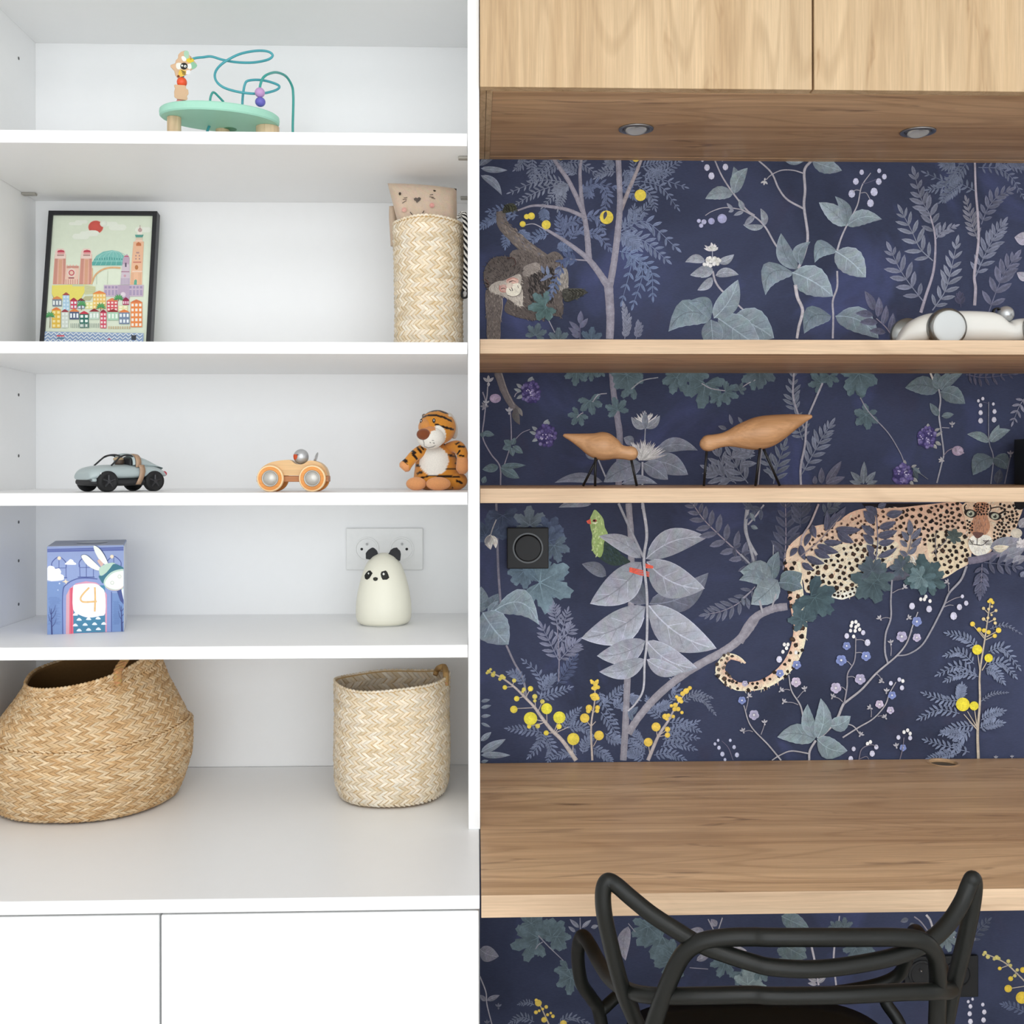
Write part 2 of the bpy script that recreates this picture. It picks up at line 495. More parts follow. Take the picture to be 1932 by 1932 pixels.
# ------------------------------------------------------------------ printed motifs: flat coloured shapes on a real plane
class Print:
    """2-D drawing in the pixel frame of a crop (ox, oy, scale); fn(px,py,off) puts a photo pixel on the printed plane"""
    def __init__(s, fn, step=5e-6, gain=1.0, desat=0.0, leafw=1.0):
        s.fn = fn; s.mb = MB(); s.k = 0; s.step = step; s.fr = (0, 0, 1); s.g = gain; s.ds = desat; s.lw = leafw
    def frame(s, ox, oy, sc): s.fr = (ox, oy, sc)
    def pt(s, x, y, sub=0.0):
        ox, oy, sc = s.fr
        return s.fn(ox + x/sc, oy + y/sc, 1e-4 + (s.k+sub)*s.step)
    def col(s, c, m=1.0, j=0.0):
        if isinstance(c, str):
            c = hx(c, s.g)
            if s.ds:
                l = .25*c[0]+.6*c[1]+.15*c[2]
                k = s.ds*(2.0 if c[2] > c[0] else .3 if (c[0] > .5 and c[2] < .22) else 1.5)
                c = tuple(x+(l-x)*k for x in c)
                if c[1] > c[0] and c[2] > c[0]: c = (c[0]*1.03, c[1]*.985, c[2]*1.0)
        m *= 1 + RND.uniform(-j, j)
        return tuple(min(.95, x*m) for x in c)
    def fill(s, pts, faces, cols, sub=0.0):
        s.mb.add([s.pt(x, y, sub) for x, y in pts], faces, cols)
    def poly(s, pts, c, smooth=0, c2=None, ang=None):
        s.k += 1
        if smooth: pts = [(p[0], p[1]) for p in catmull(pts, smooth, True)]
        tri = tessellate_polygon([[Vector((x, y, 0)) for x, y in pts]])
        a = s.col(c)
        if c2 is not None:
            b = s.col(c2); ys = [p[1] for p in pts]; lo, hi = min(ys), max(ys)
            cols = [tuple(a[i]+(b[i]-a[i])*(y-lo)/(hi-lo+1e-9) for i in range(3)) for x, y in pts]
        else: cols = [a]*len(pts)
        s.fill(pts, [tuple(t) for t in tri], cols)
    def rect(s, x0, y0, x1, y1, c): s.poly([(x0, y0), (x1, y0), (x1, y1), (x0, y1)], c)
    def disc(s, x, y, r, c, ry=None, n=16, edge=0.9):
        s.k += 1; ry = ry or r
        pts = [(x-.15*r, y-.15*ry)] + [(x+r*math.cos(2*PI*i/n), y+ry*math.sin(2*PI*i/n)) for i in range(n)]
        s.fill(pts, [(0, 1+i, 1+(i+1) % n) for i in range(n)], [s.col(c, 1.05)] + [s.col(c, edge)]*n)
    def stem(s, pts, w0, c, w1=None, rough=0.0):
        s.k += 1
        if w1 is None: w1 = w0
        path = catmull(pts, 8) if len(pts) > 2 else [np.array(p, float) for p in pts]
        n = len(path); P2 = []; C = []
        base = s.col(c)
        for i, p in enumerate(path):
            t = path[min(i+1, n-1)] - path[max(i-1, 0)]
            L = math.hypot(*t) or 1
            nx, ny = -t[1]/L, t[0]/L
            w_ = (w0 + (w1-w0)*i/(n-1))/2 * (1+RND.uniform(-rough, rough))
            P2 += [(p[0]+nx*w_, p[1]+ny*w_), (p[0], p[1]), (p[0]-nx*w_, p[1]-ny*w_)]
            k = 1 + RND.uniform(-.07, .07)
            C += [tuple(x*.80*k for x in base), tuple(x*1.08*k for x in base), tuple(x*.86*k for x in base)]
        fs = []
        for i in range(n-1):
            a = 3*i
            fs += [(a, a+1, a+4, a+3), (a+1, a+2, a+5, a+4)]
        s.fill(P2, fs, C)
    def leaf(s, x0, y0, x1, y1, w, c, bend=0.0, ser=0.0, vein=True, sh=0.8, dark=0.78):
        """leaf from its base to its tip; two halves of different tone, midrib and side veins"""
        s.k += 1
        dx, dy = x1-x0, y1-y0; L = math.hypot(dx, dy) or 1
        tx, ty = dx/L, dy/L; nx, ny = -ty, tx
        n = 12 if L > 90 else 6
        cc = s.col(c, 1, .06)
        Lf, Md, Rt = [], [], []
        for i in range(n+1):
            t = i/n
            b = bend*L*4*t*(1-t)
            mx, my = x0+dx*t+nx*b, y0+dy*t+ny*b
            h = w/2*max(0.0, math.sin(PI*min(1, t**sh)))**0.85
            hs = h*(1-ser*(i % 2)) if 0 < i < n else h
            Md.append((mx, my)); Lf.append((mx+nx*hs, my+ny*hs)); Rt.append((mx-nx*hs, my-ny*hs))
        pts = Lf + Md + Rt
        cols = []
        for g, m0 in ((Lf, dark), (Md, .86), (Rt, 1.06)):
            for i in range(n+1):
                cols.append(tuple(min(.95, x*m0*(0.90+0.16*i/n)*(1+RND.uniform(-.05, .05))) for x in cc))
        m = n+1; fs = []
        for i in range(n):
            fs += [(i, m+i, m+i+1, i+1), (m+i, 2*m+i, 2*m+i+1, m+i+1)]
        s.fill(pts, fs, cols)
        if vein and w > 26:
            lw = max(1.6, w*.018)
            vc = tuple(min(.95, x*1.28+.01) for x in cc); vd = tuple(x*.62 for x in cc)
            def strip(a, b, wa, wb, col, sub):
                ux, uy = b[0]-a[0], b[1]-a[1]; l = math.hypot(ux, uy) or 1
                px_, py_ = -uy/l, ux/l
                s.fill([(a[0]+px_*wa, a[1]+py_*wa), (a[0]-px_*wa, a[1]-py_*wa), (b[0]-px_*wb, b[1]-py_*wb), (b[0]+px_*wb, b[1]+py_*wb)], [(0, 1, 2, 3)], [col]*4, sub)
            for i in range(n-1):
                strip(Md[i], Md[i+1], lw*1.1, lw*1.0, vc if (x1 > x0) else vd, .35)
            if n > 6:
                for i in range(2, n-2, 2):
                    for side in (Lf, Rt):
                        j = min(n, i+2)
                        e = (Md[j][0]*.25+side[j][0]*.75, Md[j][1]*.25+side[j][1]*.75)
                        strip(Md[i], e, lw*.55, lw*.3, vd if i % 4 else vc, .2)
                for side in (Rt,):
                    for i in range(1, n):
                        strip(side[i], side[min(i+1, n)], lw*.6, lw*.5, vc, .5)
    def frond(s, pts, n, L, w, c, ang=58, stemc=None, sw=6, tip=True, j=.10):
        """pinnate leaf: leaflets in pairs along a curve, shorter towards the tip"""
        path = catmull(pts, 8)
        m = len(path)-1
        s.stem(pts, sw, stemc or c, sw*.5)
        s.k += 1
        for i in range(n):
            t = (i+0.6)/n
            q = t*m; a = int(q); f = q-a
            b = min(a+1, m)
            p = path[a]*(1-f)+path[b]*f
            d = path[b]-path[max(a-1, 0)]
            base = math.atan2(d[1], d[0])
            k = (0.72+0.55*math.sin(PI*min(1, t*0.95+.12)))*0.85
            for sg in (-1, 1):
                an = base + sg*math.radians(ang-18*t+RND.uniform(-6, 6))
                s._leaflet(p, an, L*k*RND.uniform(.88, 1.1), w*k*s.lw, s.col(c, 1 if sg < 0 else .88, j), ((2*i+(sg > 0)) % 8)*.35)
        if tip:
            d = path[-1]-path[-3]
            s._leaflet(path[-1], math.atan2(d[1], d[0]), L*.75, w*.8*s.lw, s.col(c, 1.05), 2.8)
        s.k += 2
    def _leaflet(s, p, an, L, w, c, sub=0.0):
        cx, cy = math.cos(an), math.sin(an); nx, ny = -cy, cx
        prof = ((0, .1), (.25, .8), (.5, 1.0), (.78, .72), (1, 0.05))
        A = [(p[0]+cx*L*t+nx*w/2*h, p[1]+cy*L*t+ny*w/2*h) for t, h in prof]
        B = [(p[0]+cx*L*t-nx*w/2*h, p[1]+cy*L*t-ny*w/2*h) for t, h in prof]
        Cm = [(p[0]+cx*L*t, p[1]+cy*L*t) for t, h in prof]
        cols = [tuple(min(.95, x*(.80+.1*i)) for x in c) for i in range(5)] + [tuple(x*.74 for x in c)]*5 + [tuple(min(.95, x*(1.0+.07*i)) for x in c) for i in range(5)]
        fs = []
        for i in range(4):
            fs += [(i, 5+i, 6+i, i+1), (5+i, 10+i, 11+i, 6+i)]
        s.fill(A+Cm+B, fs, cols, sub)
    def lobed(s, x, y, ang, size, c, spread=135, lobes=5):
        """rounded, cut leaf (like a vine or geranium leaf); ang: degrees, direction it points"""
        s.k += 1
        n = lobes*8; size *= .92
        pts = [(x, y)]; cols = [s.col(c, .66)]
        a0 = math.radians(ang)
        rot = RND.uniform(-.12, .12)
        for i in range(n+1):
            u = i/n
            a = a0 + rot + math.radians(spread)*(2*u-1)
            f = (lobes*u) % 1.0 if i < n else 0.0
            tri = 1-abs(2*f-1)
            edge = .50 + .50*tri**.62 + (.055 if i % 2 else -.035) + RND.uniform(-.03, .03)
            r = size*edge*(1-.30*abs(2*u-1)**1.6)
            pts.append((x+r*math.cos(a), y+r*math.sin(a)))
            cols.append(s.col(c, .80+.30*tri, .12))
        s.fill(pts, [(0, i, i+1) for i in range(1, n+1)], cols)
        for q in range(lobes):
            u = (q+.5)/lobes; a = a0 + math.radians(spread)*(2*u-1)
            r = size*.8*(1-.4*abs(2*u-1))
            nx, ny = -math.sin(a), math.cos(a); w_ = size*.014+.6
            e = (x+r*math.cos(a), y+r*math.sin(a))
            s.fill([(x+nx*w_, y+ny*w_), (x-nx*w_, y-ny*w_), e], [(0, 1, 2)], [s.col(c, 1.22)]*3, .3)
    def bell(s, x, y, r, c='#b9c0dc', ang=90):
        s.k += 1
        a = math.radians(ang); n = 10; pts = []; cols = []
        for i in range(n):
            th = 2*PI*i/n
            rr = r*(.75+.35*max(0, math.cos(th)))
            pts.append((x+rr*math.cos(th+a), y+rr*math.sin(th+a)*1.05)); cols.append(s.col(c, .85 if i % 2 else 1.1, .08))
        s.fill([(x, y)]+pts, [(0, 1+i, 1+(i+1) % n) for i in range(n)], [s.col(c, 1.12)]+cols)
    def flower5(s, x, y, r, c):
        s.k += 1
        for k in range(5):
            a = 2*PI*k/5+.3
            cx, cy = x+r*.52*math.cos(a), y+r*.52*math.sin(a)
            n = 9
            pts = [(x, y)]+[(cx+r*.55*math.cos(2*PI*i/n), cy+r*.55*math.sin(2*PI*i/n)) for i in range(n)]
            s.fill(pts, [(0, 1+i, 1+(i+1) % n) for i in range(n)], [s.col(c, .7)]+[s.col(c, 1.0, .14) for _ in range(n)], .1*k)
        s.disc(x, y, r*.2, '#e8e4ea')
    def star(s, x, y, r=16, c='#b4b4bf', ang=-90):
        s.k += 1
        for k in (-50, 0, 50, 180):
            a = math.radians(ang+k)
            s._leaflet((x, y), a, r*(1.2 if k != 180 else .8), r*.5, s.col(c, 1, .1), (k+50)/230)
    def berry(s, x, y, rx, ry, c='#6a5aa8'):
        s.k += 1
        pts = []
        for i in range(46):
            a = RND.uniform(0, 2*PI); q = math.sqrt(RND.random())
            pts.append((x+rx*q*math.cos(a), y+ry*q*math.sin(a), q))
        s.disc(x, y, rx, '#3b3272', ry)
        for (a, b, q) in pts:
            s.disc(a, b, rx*.20, RND.choice(['#5a4b9a', '#7566b4', '#6858ac', '#8d80c6', '#4c3e8c']), n=9, edge=.55)
        for _ in range(9):
            a = RND.uniform(0, 2*PI); q = RND.random()*.7
            s.disc(x+rx*q*math.cos(a), y+ry*q*math.sin(a), rx*.07, '#c9c2e6', n=6)
    def spikes(s, x, y, r, a0, a1, n, c='#dcdfe2', w=9):
        s.k += 1
        for i in range(n):
            a = math.radians(a0+(a1-a0)*(i+.5)/n + RND.uniform(-5, 5))
            s._leaflet((x+RND.uniform(-.2, .2)*r, y), a, r*RND.uniform(.65, 1.05), w, s.col(c, RND.choice((.72, .9, 1.05))), (i % 8)*.35)
            if i % 8 == 7: s.k += 3
    def dots(s, lst, c):
        for (x, y, r) in lst: s.disc(x, y, r, c, edge=.86)
    def strokes(s, poly, n, L, w, cs, ang, jit=25, sub=True):
        """short brush strokes (fur) scattered in a polygon"""
        s.k += 1
        xs = [p[0] for p in poly]; ys = [p[1] for p in poly]
        done = 0; tries = 0
        while done < n and tries < n*20:
            tries += 1
            x, y = RND.uniform(min(xs), max(xs)), RND.uniform(min(ys), max(ys))
            if not inpoly(x, y, poly): continue
            done += 1
            a = math.radians((ang(x, y) if callable(ang) else ang)+RND.uniform(-jit, jit))
            s._leaflet((x, y), a, L*RND.uniform(.6, 1.3), w, s.col(RND.choice(cs), 1, .1), (done % 6)*.3)
            if done % 6 == 0: s.k += 1.8
def inpoly(x, y, poly):
    c = False; n = len(poly); j = n-1
    for i in range(n):
        xi, yi = poly[i]; xj, yj = poly[j]
        if (yi > y) != (yj > y) and x < (xj-xi)*(y-yi)/(yj-yi)+xi: c = not c
        j = i
    return c
# ------------------------------------------------------------------ wallpaper
m, nt, b = new_mat('navy wallpaper')
v = coords(nt)
n1 = noise(nt, v, 3.2, 5, 0.62, 0.5); n2 = noise(nt, coords(nt, (1, 1, 1), (4, 2, 7)), 5.0, 4, 0.6, 0.8)
n3 = noise(nt, coords(nt, (160, 160, 1100)), 1.0, 2, 0.6)
c = mixc(nt, ramp(nt, n1, [(0.36, 0.0), (0.64, 1.0)]), hx('#343a50'), hx('#434a66'))
c = mixc(nt, ramp(nt, n2, [(0.56, 0.0), (0.74, 0.75)]), c, hx('#525a88'))
n4 = noise(nt, coords(nt, (1, 1, 1), (9, 1, 3)), 6.0, 4, 0.6, 0.8)
c = mixc(nt, ramp(nt, n4, [(0.58, 0.0), (0.76, 0.6)]), c, hx('#423f54'))
c = mixc(nt, 1.0, c, ramp(nt, n3, [(0.2, 0.86), (0.8, 1.14)]), 'MULTIPLY')
nt.links.new(c, b.inputs['Base Color']); b.inputs['Roughness'].default_value = 0.8; b.inputs['Specular IOR Level'].default_value = 0.2
NAVY = m
wp = MB().box(XDR+.0005, 1.6, YW-.0009, YW+.002, 0.0, ZC-.02).build('wallpaper', NAVY, wall_back)
def wallfn(px, py, off):
    return P(px, py, YW-.0009-off)
WG = 1.24
def newprint(): return Print(wallfn, 2.3e-6, WG, .16, .80)
A_ = (900, 280, 3.715); B_ = (1400, 280, 3.632); C_ = (900, 640, 3.715); Dd = (1400, 640, 3.632)
E_ = (900, 940, 3.715); F_ = (1400, 940, 3.632); G_ = (900, 1640, 3.715); H_ = (1400, 1640, 3.632)
BLUE, FERN, GREY, TEAL, DTEAL, STEM, TRUNK, PURP, YEL, LIL = '#56698f', '#62759b', '#8793a9', '#768f9d', '#536d7a', '#a29fad', '#8f8b9e', '#5c5f80', '#ecd043', '#b3aed2'
p = newprint()
# ---- A: tree with fruit
p.frame(*A_)
p.leaf(20, 120, 132, 58, 50, '#6d7d94', -.1); p.leaf(28, 140, 212, 154, 44, '#7f90a6', .02); p.leaf(28, 190, 172, 326, 56, '#7a8ba2', -.12)
for f in ([(390, 70), (385, 150), (400, 225)], [(300, 60), (318, 100), (275, 140)], [(520, 60), (470, 130), (380, 215)], [(600, 90), (520, 140), (440, 210)], [(640, 95), (740, 110), (850, 195)], [(970, 165), (900, 165), (840, 200)],
          [(700, 180), (650, 150), (600, 120)], [(950, 80), (930, 110), (925, 95)]):
    p.frond(f, 8, 48, 17, '#6f809e')
for f in ([(610, 235), (450, 225), (240, 305)], [(600, 245), (430, 300), (285, 385)], [(590, 250), (560, 300), (470, 400)], [(600, 250), (590, 330), (570, 415)], [(640, 250), (600, 280), (560, 300)]):
    p.frond(f, 10, 52, 17, '#7888a2')
for f in ([(735, 310), (820, 250), (960, 275)], [(880, 262), (910, 340), (885, 450)], [(960, 265), (1040, 280), (1095, 340)], [(760, 480), (830, 480), (885, 570)], [(650, 640), (690, 580), (770, 590)], [(770, 590), (850, 610), (930, 705)],
          [(600, 560), (640, 520), (740, 500)], [(620, 640), (590, 560), (580, 480)], [(800, 260), (780, 300), (790, 320)]):
    p.frond(f, 7, 58, 22, '#5f74a0', ang=52)
for f in ([(1090, 270), (1110, 190), (1090, 90)], [(1150, 130), (1240, 110), (1330, 90)], [(1160, 190), (1270, 210), (1450, 268)], [(1150, 230), (1290, 270), (1400, 410)], [(1130, 260), (1210, 320), (1245, 410)], [(1240, 190), (1320, 150), (1420, 90)], [(1190, 150), (1250, 180), (1350, 170)],
          [(1070, 500), (1140, 460), (1215, 385)], [(1010, 560), (1080, 490), (1100, 420)], [(1030, 150), (1060, 200), (1060, 250)]):
    p.frond(f, 8, 54, 18, '#6a7ea2')
for f in ([(1005, 580), (1180, 515), (1390, 690)], [(1010, 600), (1170, 650), (1322, 775)], [(1005, 590), (1060, 640), (1120, 690)]):
    p.frond(f, 9, 78, 30, '#6a80a8', sw=7)
for f in ([(1000, 720), (1085, 770), (1020, 1060)], [(1060, 740), (1160, 860), (1098, 1088)], [(1080, 750), (1215, 850), (1232, 1030)]):
    p.frond(f, 8, 70, 26, '#6480ae', sw=7)
for f in ([(500, 600), (430, 610), (370, 660)], [(290, 470), (170, 480), (35, 530)], [(280, 470), (200, 430), (90, 440)], [(170, 460), (100, 500), (40, 550)], [(470, 420), (470, 450), (480, 500)], [(300, 570), (320, 600), (350, 620)], [(560, 700), (600, 690), (660, 700)], [(240, 560), (210, 620), (200, 680)]):
    p.frond(f, 7, 50, 20, '#6079a4')
p.frond([(700, 790), (640, 780), (590, 830)], 6, 56, 22, '#587099')
p.stem([(735, 65), (722, 150), (728, 300), (742, 430), (760, 520), (775, 640), (785, 790)], 18, TRUNK, 44, .05)
p.stem([(535, 70), (585, 145), (640, 225), (700, 345), (742, 440)], 26, TRUNK, 36, .05)
p.stem([(1155, 70), (1112, 180), (1062, 295), (1010, 430)], 20, '#9a9097', 30, .05)
p.stem([(990, 62), (1000, 300), (1000, 430), (985, 600), (960, 800), (930, 970)], 38, TRUNK, 48, .05)
p.stem([(285, 435), (390, 402), (510, 408), (640, 432), (760, 485)], 12, TRUNK, 30, .05)
p.stem([(480, 565), (590, 632), (690, 702), (775, 772), (840, 850), (918, 965)], 18, TRUNK, 52, .05)
p.stem([(920, 940), (930, 1080), (935, 1200), (930, 1335)], 64, TRUNK, 52, .05)
p.stem([(775, 785), (700, 780), (640, 772)], 12, TRUNK, 6); p.stem([(485, 575), (400, 530), (325, 540)], 8, STEM, 5)
for d in ((1145, 328, 41), (908, 483, 48), (485, 535, 32), (320, 530, 21), (348, 478, 19), (381, 474, 25), (587, 58, 24), (1113, 68, 27)): p.dots([d], '#f0cc4a')
p.leaf(905, 440, 890, 500, 26, '#474f6a', vein=False)
# bell vine and white flower, right part of A
p.stem([(1665, 80), (1720, 200), (1800, 320), (1890, 432), (1945, 470)], 10, STEM, 14)
p.stem([(1870, 430), (1740, 415), (1650, 440), (1600, 470)], 8, STEM, 5)
p.leaf(1800, 315, 1800, 128, 84, TEAL, .12); p.leaf(1805, 315, 1897, 138, 96, '#7f97a4', -.12); p.leaf(1795, 318, 1600, 352, 96, '#8197a3', .12, .06)
for x, y, r in ((1612, 130, 24), (1643, 188, 26), (1741, 126, 24), (1580, 78, 14), (1720, 80, 10)): p.bell(x, y, r)
p.dots([(1718, 492, 33), (1643, 510, 23)], '#9aa3d4'); p.dots([(1590, 515, 18), (1555, 508, 14), (1571, 541, 15)], '#aab2da')
for l in ((1795, 432, 1750, 382, 26), (1800, 430, 1762, 445, 24), (1870, 440, 1798, 470, 28), (1860, 430, 1845, 372, 22), (1945, 470, 1872, 540, 40)): p.leaf(*l, GREY)
p.stem([(1652, 860), (1670, 930), (1710, 990), (1790, 1060), (1880, 1145)], 15, STEM, 12); p.stem([(1650, 700), (1650, 790)], 7, GREY)
for l in ((1600, 790, 1460, 796, 62, .15), (1630, 820, 1494, 887, 70, -.1), (1650, 840, 1568, 905, 60, 0), (1650, 905, 1545, 993, 62, -.1), (1690, 800, 1802, 744, 56, .1), (1672, 890, 1833, 886, 66, -.12)):
    p.leaf(*l[:5], '#8f9cab', l[5])
p.spikes(1650, 720, 62, 200, 340, 18, '#d6d9dc', 16); p.spikes(1650, 715, 40, 190, 350, 10, '#c6c7c4', 12)
for i in range(22):
    a = RND.uniform(0, 2*PI); q = math.sqrt(RND.random())
    p.disc(1650+62*q*math.cos(a), 800+34*q*math.sin(a), 14, RND.choice(('#dedfdb', '#cfcfc8', '#e8e7e2')), n=8, edge=.75)
p.leaf(1640, 1190, 1342, 1282, 190, '#7690a0', .28, .05); p.leaf(1640, 1185, 1480, 1075, 110, '#6c8998', .25, 0)
p.leaf(1790, 1180, 2080, 1330, 230, TEAL, -.05, .05)
p.leaf(1690, 1190, 1990, 1400, 230, '#7f99a8', .0, .04); p.leaf(1640, 1200, 1660, 1420, 150, '#7690a0', .0)
p.leaf(1660, 1190, 1830, 922, 150, '#8099a7', .08)
p.lobed(410, 1310, -80, 100, DTEAL); p.lobed(570, 1345, -90, 100, DTEAL); p.lobed(800, 1345, -85, 105, '#4a6780')
p.stem([(490, 1180), (520, 1240), (545, 1290)], 7, STEM, 5)
p.stem([(722, 1335), (722, 1150)], 7, PURP, 5)
for l in ((722, 1230, 728, 1138, 42), (722, 1260, 778, 1190, 36), (722, 1280, 645, 1210, 36), (722, 1310, 640, 1255, 36), (722, 1320, 660, 1300, 34)): p.leaf(*l, '#666d8e', vein=False)
p.frond([(1035, 1335), (1050, 1230), (1030, 1110)], 9, 55, 26, '#7f8ba6', ang=40); p.frond([(1115, 1335), (1130, 1280), (1130, 1235)], 5, 50, 26, '#7581a0', ang=40)
# ---- B
p.frame(*B_)
p.stem([(100, 72), (200, 165), (250, 272), (310, 350), (420, 412)], 11, STEM, 14)
p.stem([(420, 170), (350, 150), (270, 150), (200, 182), (165, 215)], 9, STEM, 6); p.star(155, 222, 26, '#c0c0c6', 100)
p.stem([(475, 85), (428, 150), (432, 285), (425, 400), (450, 600), (428, 720), (385, 825)], 18, STEM, 18)
p.stem([(-10, 415), (90, 470), (160, 540), (230, 660), (300, 742), (372, 825)], 10, STEM, 16)
p.leaf(155, 530, 128, 412, 48, '#8a99a8', .1); p.leaf(150, 532, 8, 522, 42, '#8797a6', -.1); p.leaf(10, 420, -20, 350, 40, '#8797a6')
p.leaf(375, 830, 268, 582, 116, '#6f8796', -.12); p.leaf(400, 800, 468, 640, 86, '#738b9a', -.25)
p.leaf(350, 850, 160, 1004, 160, '#7790a0', .38, .06); p.leaf(345, 850, 622, 1014, 210, '#86a0ae', -.06, .06)
p.stem([(365, 935), (380, 1020), (415, 1110), (390, 1220), (376, 1302)], 24, '#b3adb6', 18)
p.stem([(622, 1302), (625, 1150), (622, 1045), (652, 950), (652, 840)], 14, STEM, 13)
p.stem([(652, 700), (680, 612), (722, 520), (790, 390), (820, 260), (882, 168)], 14, STEM, 6)
for x, y, r in ((820, 160, 19), (780, 222, 24), (752, 306, 28), (940, 150, 17), (975, 190, 20), (937, 223, 24), (905, 293, 30), (880, 370, 28)): p.bell(x, y, r, '#b4bcdc')
p.stem([(820, 240), (860, 235), (925, 210)], 5, PURP); p.stem([(815, 305), (850, 305), (878, 350)], 5, STEM); p.stem([(815, 290), (780, 285), (760, 300)], 5, STEM)
p.leaf(715, 530, 528, 370, 120, '#86a0ad', .05, .06); p.leaf(715, 525, 638, 328, 80, '#738c9a', .16); p.leaf(720, 530, 957, 486, 110, '#829ba8', -.16, .07)
p.leaf(648, 700, 498, 782, 120, '#738d9c', .38, .04); p.leaf(640, 705, 846, 884, 190, '#8aa3b0', -.06, .06)
p.leaf(480, 85, 684, 152, 110, '#7d95a4', .02, .07); p.leaf(285, 72, 432, 82, 40, '#7d95a4', .12)
p.leaf(612, 1150, 425, 1268, 150, '#6d8898', .3, .05); p.leaf(640, 1150, 934, 1302, 180, '#7690a0', -.15, .05)
p.stem([(1032, 1292), (985, 1225), (920, 1165)], 9, '#8a8298', 6)
for l in ((905, 1110, 842, 978, 58), (930, 1155, 938, 1018, 52), (962, 1210, 990, 1076, 48), (1010, 1250, 1036, 1128, 46), (900, 1145, 778, 1130, 50), (930, 1195, 805, 1192, 50), (985, 1262, 872, 1250, 44)): p.leaf(*l, '#5d6382', .05)
p.frond([(1320, 600), (1290, 460), (1230, 350), (1185, 190)], 8, 98, 44, '#6d7790', ang=52, sw=8, j=.14)
p.frond([(1308, 770), (1220, 685), (1160, 560), (1105, 455)], 6, 112, 38, '#78849b', ang=55, sw=8)
p.frond([(1240, 1045), (1150, 930), (1080, 825), (1025, 712)], 6, 112, 46, '#737d99', ang=55, sw=8)
p.frond([(1305, 1110), (1390, 980), (1430, 840), (1468, 665)], 8, 102, 38, '#7c88a0', ang=50, sw=8)
p.frond([(1330, 620), (1372, 572), (1445, 540)], 5, 70, 24, '#7c86a0', ang=45)
p.stem([(1225, 1125), (1260, 1010), (1310, 850), (1325, 700), (1320, 580), (1290, 460)], 22, '#9a92a6', 10)
p.frond([(1640, 520), (1680, 420), (1740, 340), (1825, 292)], 7, 84, 36, '#626b88', ang=50, sw=8)
p.frond([(1612, 620), (1575, 510), (1540, 370)], 7, 72, 28, '#767c90', ang=48, sw=7)
p.frond([(1600, 880), (1660, 740), (1720, 622), (1780, 530)], 9, 100, 38, '#707c98', ang=50, sw=8)
p.frond([(1690, 1125), (1750, 960), (1800, 850), (1860, 765)], 6, 120, 54, '#666d8c', ang=48, sw=8)
p.frond([(1500, 1090), (1498, 1050), (1495, 1020)], 2, 60, 40, '#4a4d6c', ang=40)
for f in ([(1595, 290), (1500, 245), (1400, 230), (1265, 172)], [(1540, 95), (1480, 180), (1440, 240)], [(1490, 110), (1400, 250), (1290, 280)], [(1500, 250), (1430, 300), (1375, 350)], [(1460, 90), (1420, 110), (1370, 100)]):
    p.frond(f, 9, 60, 20, '#667795', sw=5)
for f in ([(1620, 130), (1760, 140), (1850, 205), (1922, 325)], [(1730, 130), (1800, 110), (1940, 150)], [(1820, 90), (1880, 100), (1945, 120)]):
    p.frond(f, 10, 52, 18, '#68789a', sw=5)
p.stem([(1595, 82), (1602, 290), (1615, 450), (1620, 640), (1592, 860), (1600, 960), (1594, 1076)], 14, '#a097a8', 22)
p.leaf(1960, 640, 1868, 608, 90, '#a5a2b8', .1); p.leaf(1960, 900, 1885, 850, 60, '#a5a2b8')
# ---- C
p.frame(*C_)
p.stem([(145, 232), (190, 360), (245, 460), (292, 505)], 54, '#756d70', 44, .06); p.stem([(172, 238), (215, 370), (262, 462)], 9, '#948b8a', 7)
p.leaf(270, 480, 300, 600, 52, '#6b6668', .1, vein=False); p.leaf(290, 480, 318, 540, 28, '#8b8784', vein=False)
p.stem([(40, 370), (60, 442), (50, 560), (40, 685), (95, 800), (160, 890), (165, 1022)], 9, '#8f8a9e', 10)
p.stem([(75, 330), (70, 400), (60, 445)], 8, STEM); p.stem([(232, 480), (240, 640), (235, 740), (190, 885)], 8, '#8f8a9e', 7)
p.star(80, 300, 40, '#b6b9c0'); p.star(65, 450, 24); p.star(58, 470, 30, '#8d8f9c', 180); p.star(225, 508, 28)
p.stem([(240, 735), (310, 660), (372, 632)], 6, '#8f8a9e', 5); p.stem([(262, 405), (275, 380), (300, 368)], 6, STEM)
p.disc(128, 415, 40, '#a78fb8', 32); p.spikes(128, 430, 40, 200, 340, 9, '#bfa6c8', 14)
for (x, y) in ((376, 372), (485, 672)):
    for l in ((-20, -70, 15, -110, 26), (20, -70, 5, -110, 22), (-60, -30, -100, -60, 26), (-50, 20, -100, 45, 26), (-65, -5, -118, -25, 24)):
        p.leaf(x+l[0], y+l[1], x+l[2], y+l[3], l[4], '#93a3ab', vein=False)
p.berry(376, 372, 64, 78); p.berry(485, 672, 70, 78)
for l in ((240, 745, 178, 770, 50), (240, 740, 188, 708, 44), (250, 750, 322, 800, 50), (240, 760, 252, 822, 40), (245, 740, 268, 690, 40), (150, 895, 38, 912, 60), (165, 900, 296, 975, 70), (170, 890, 340, 884, 40), (40, 655, 122, 672, 44), (40, 650, 40, 690, 40), (40, 1010, 60, 960, 40)):
    p.leaf(*l, '#5d7d87')
p.stem([(945, 236), (960, 400), (985, 560), (1000, 700), (992, 1022)], 42, '#868297', 44, .05)
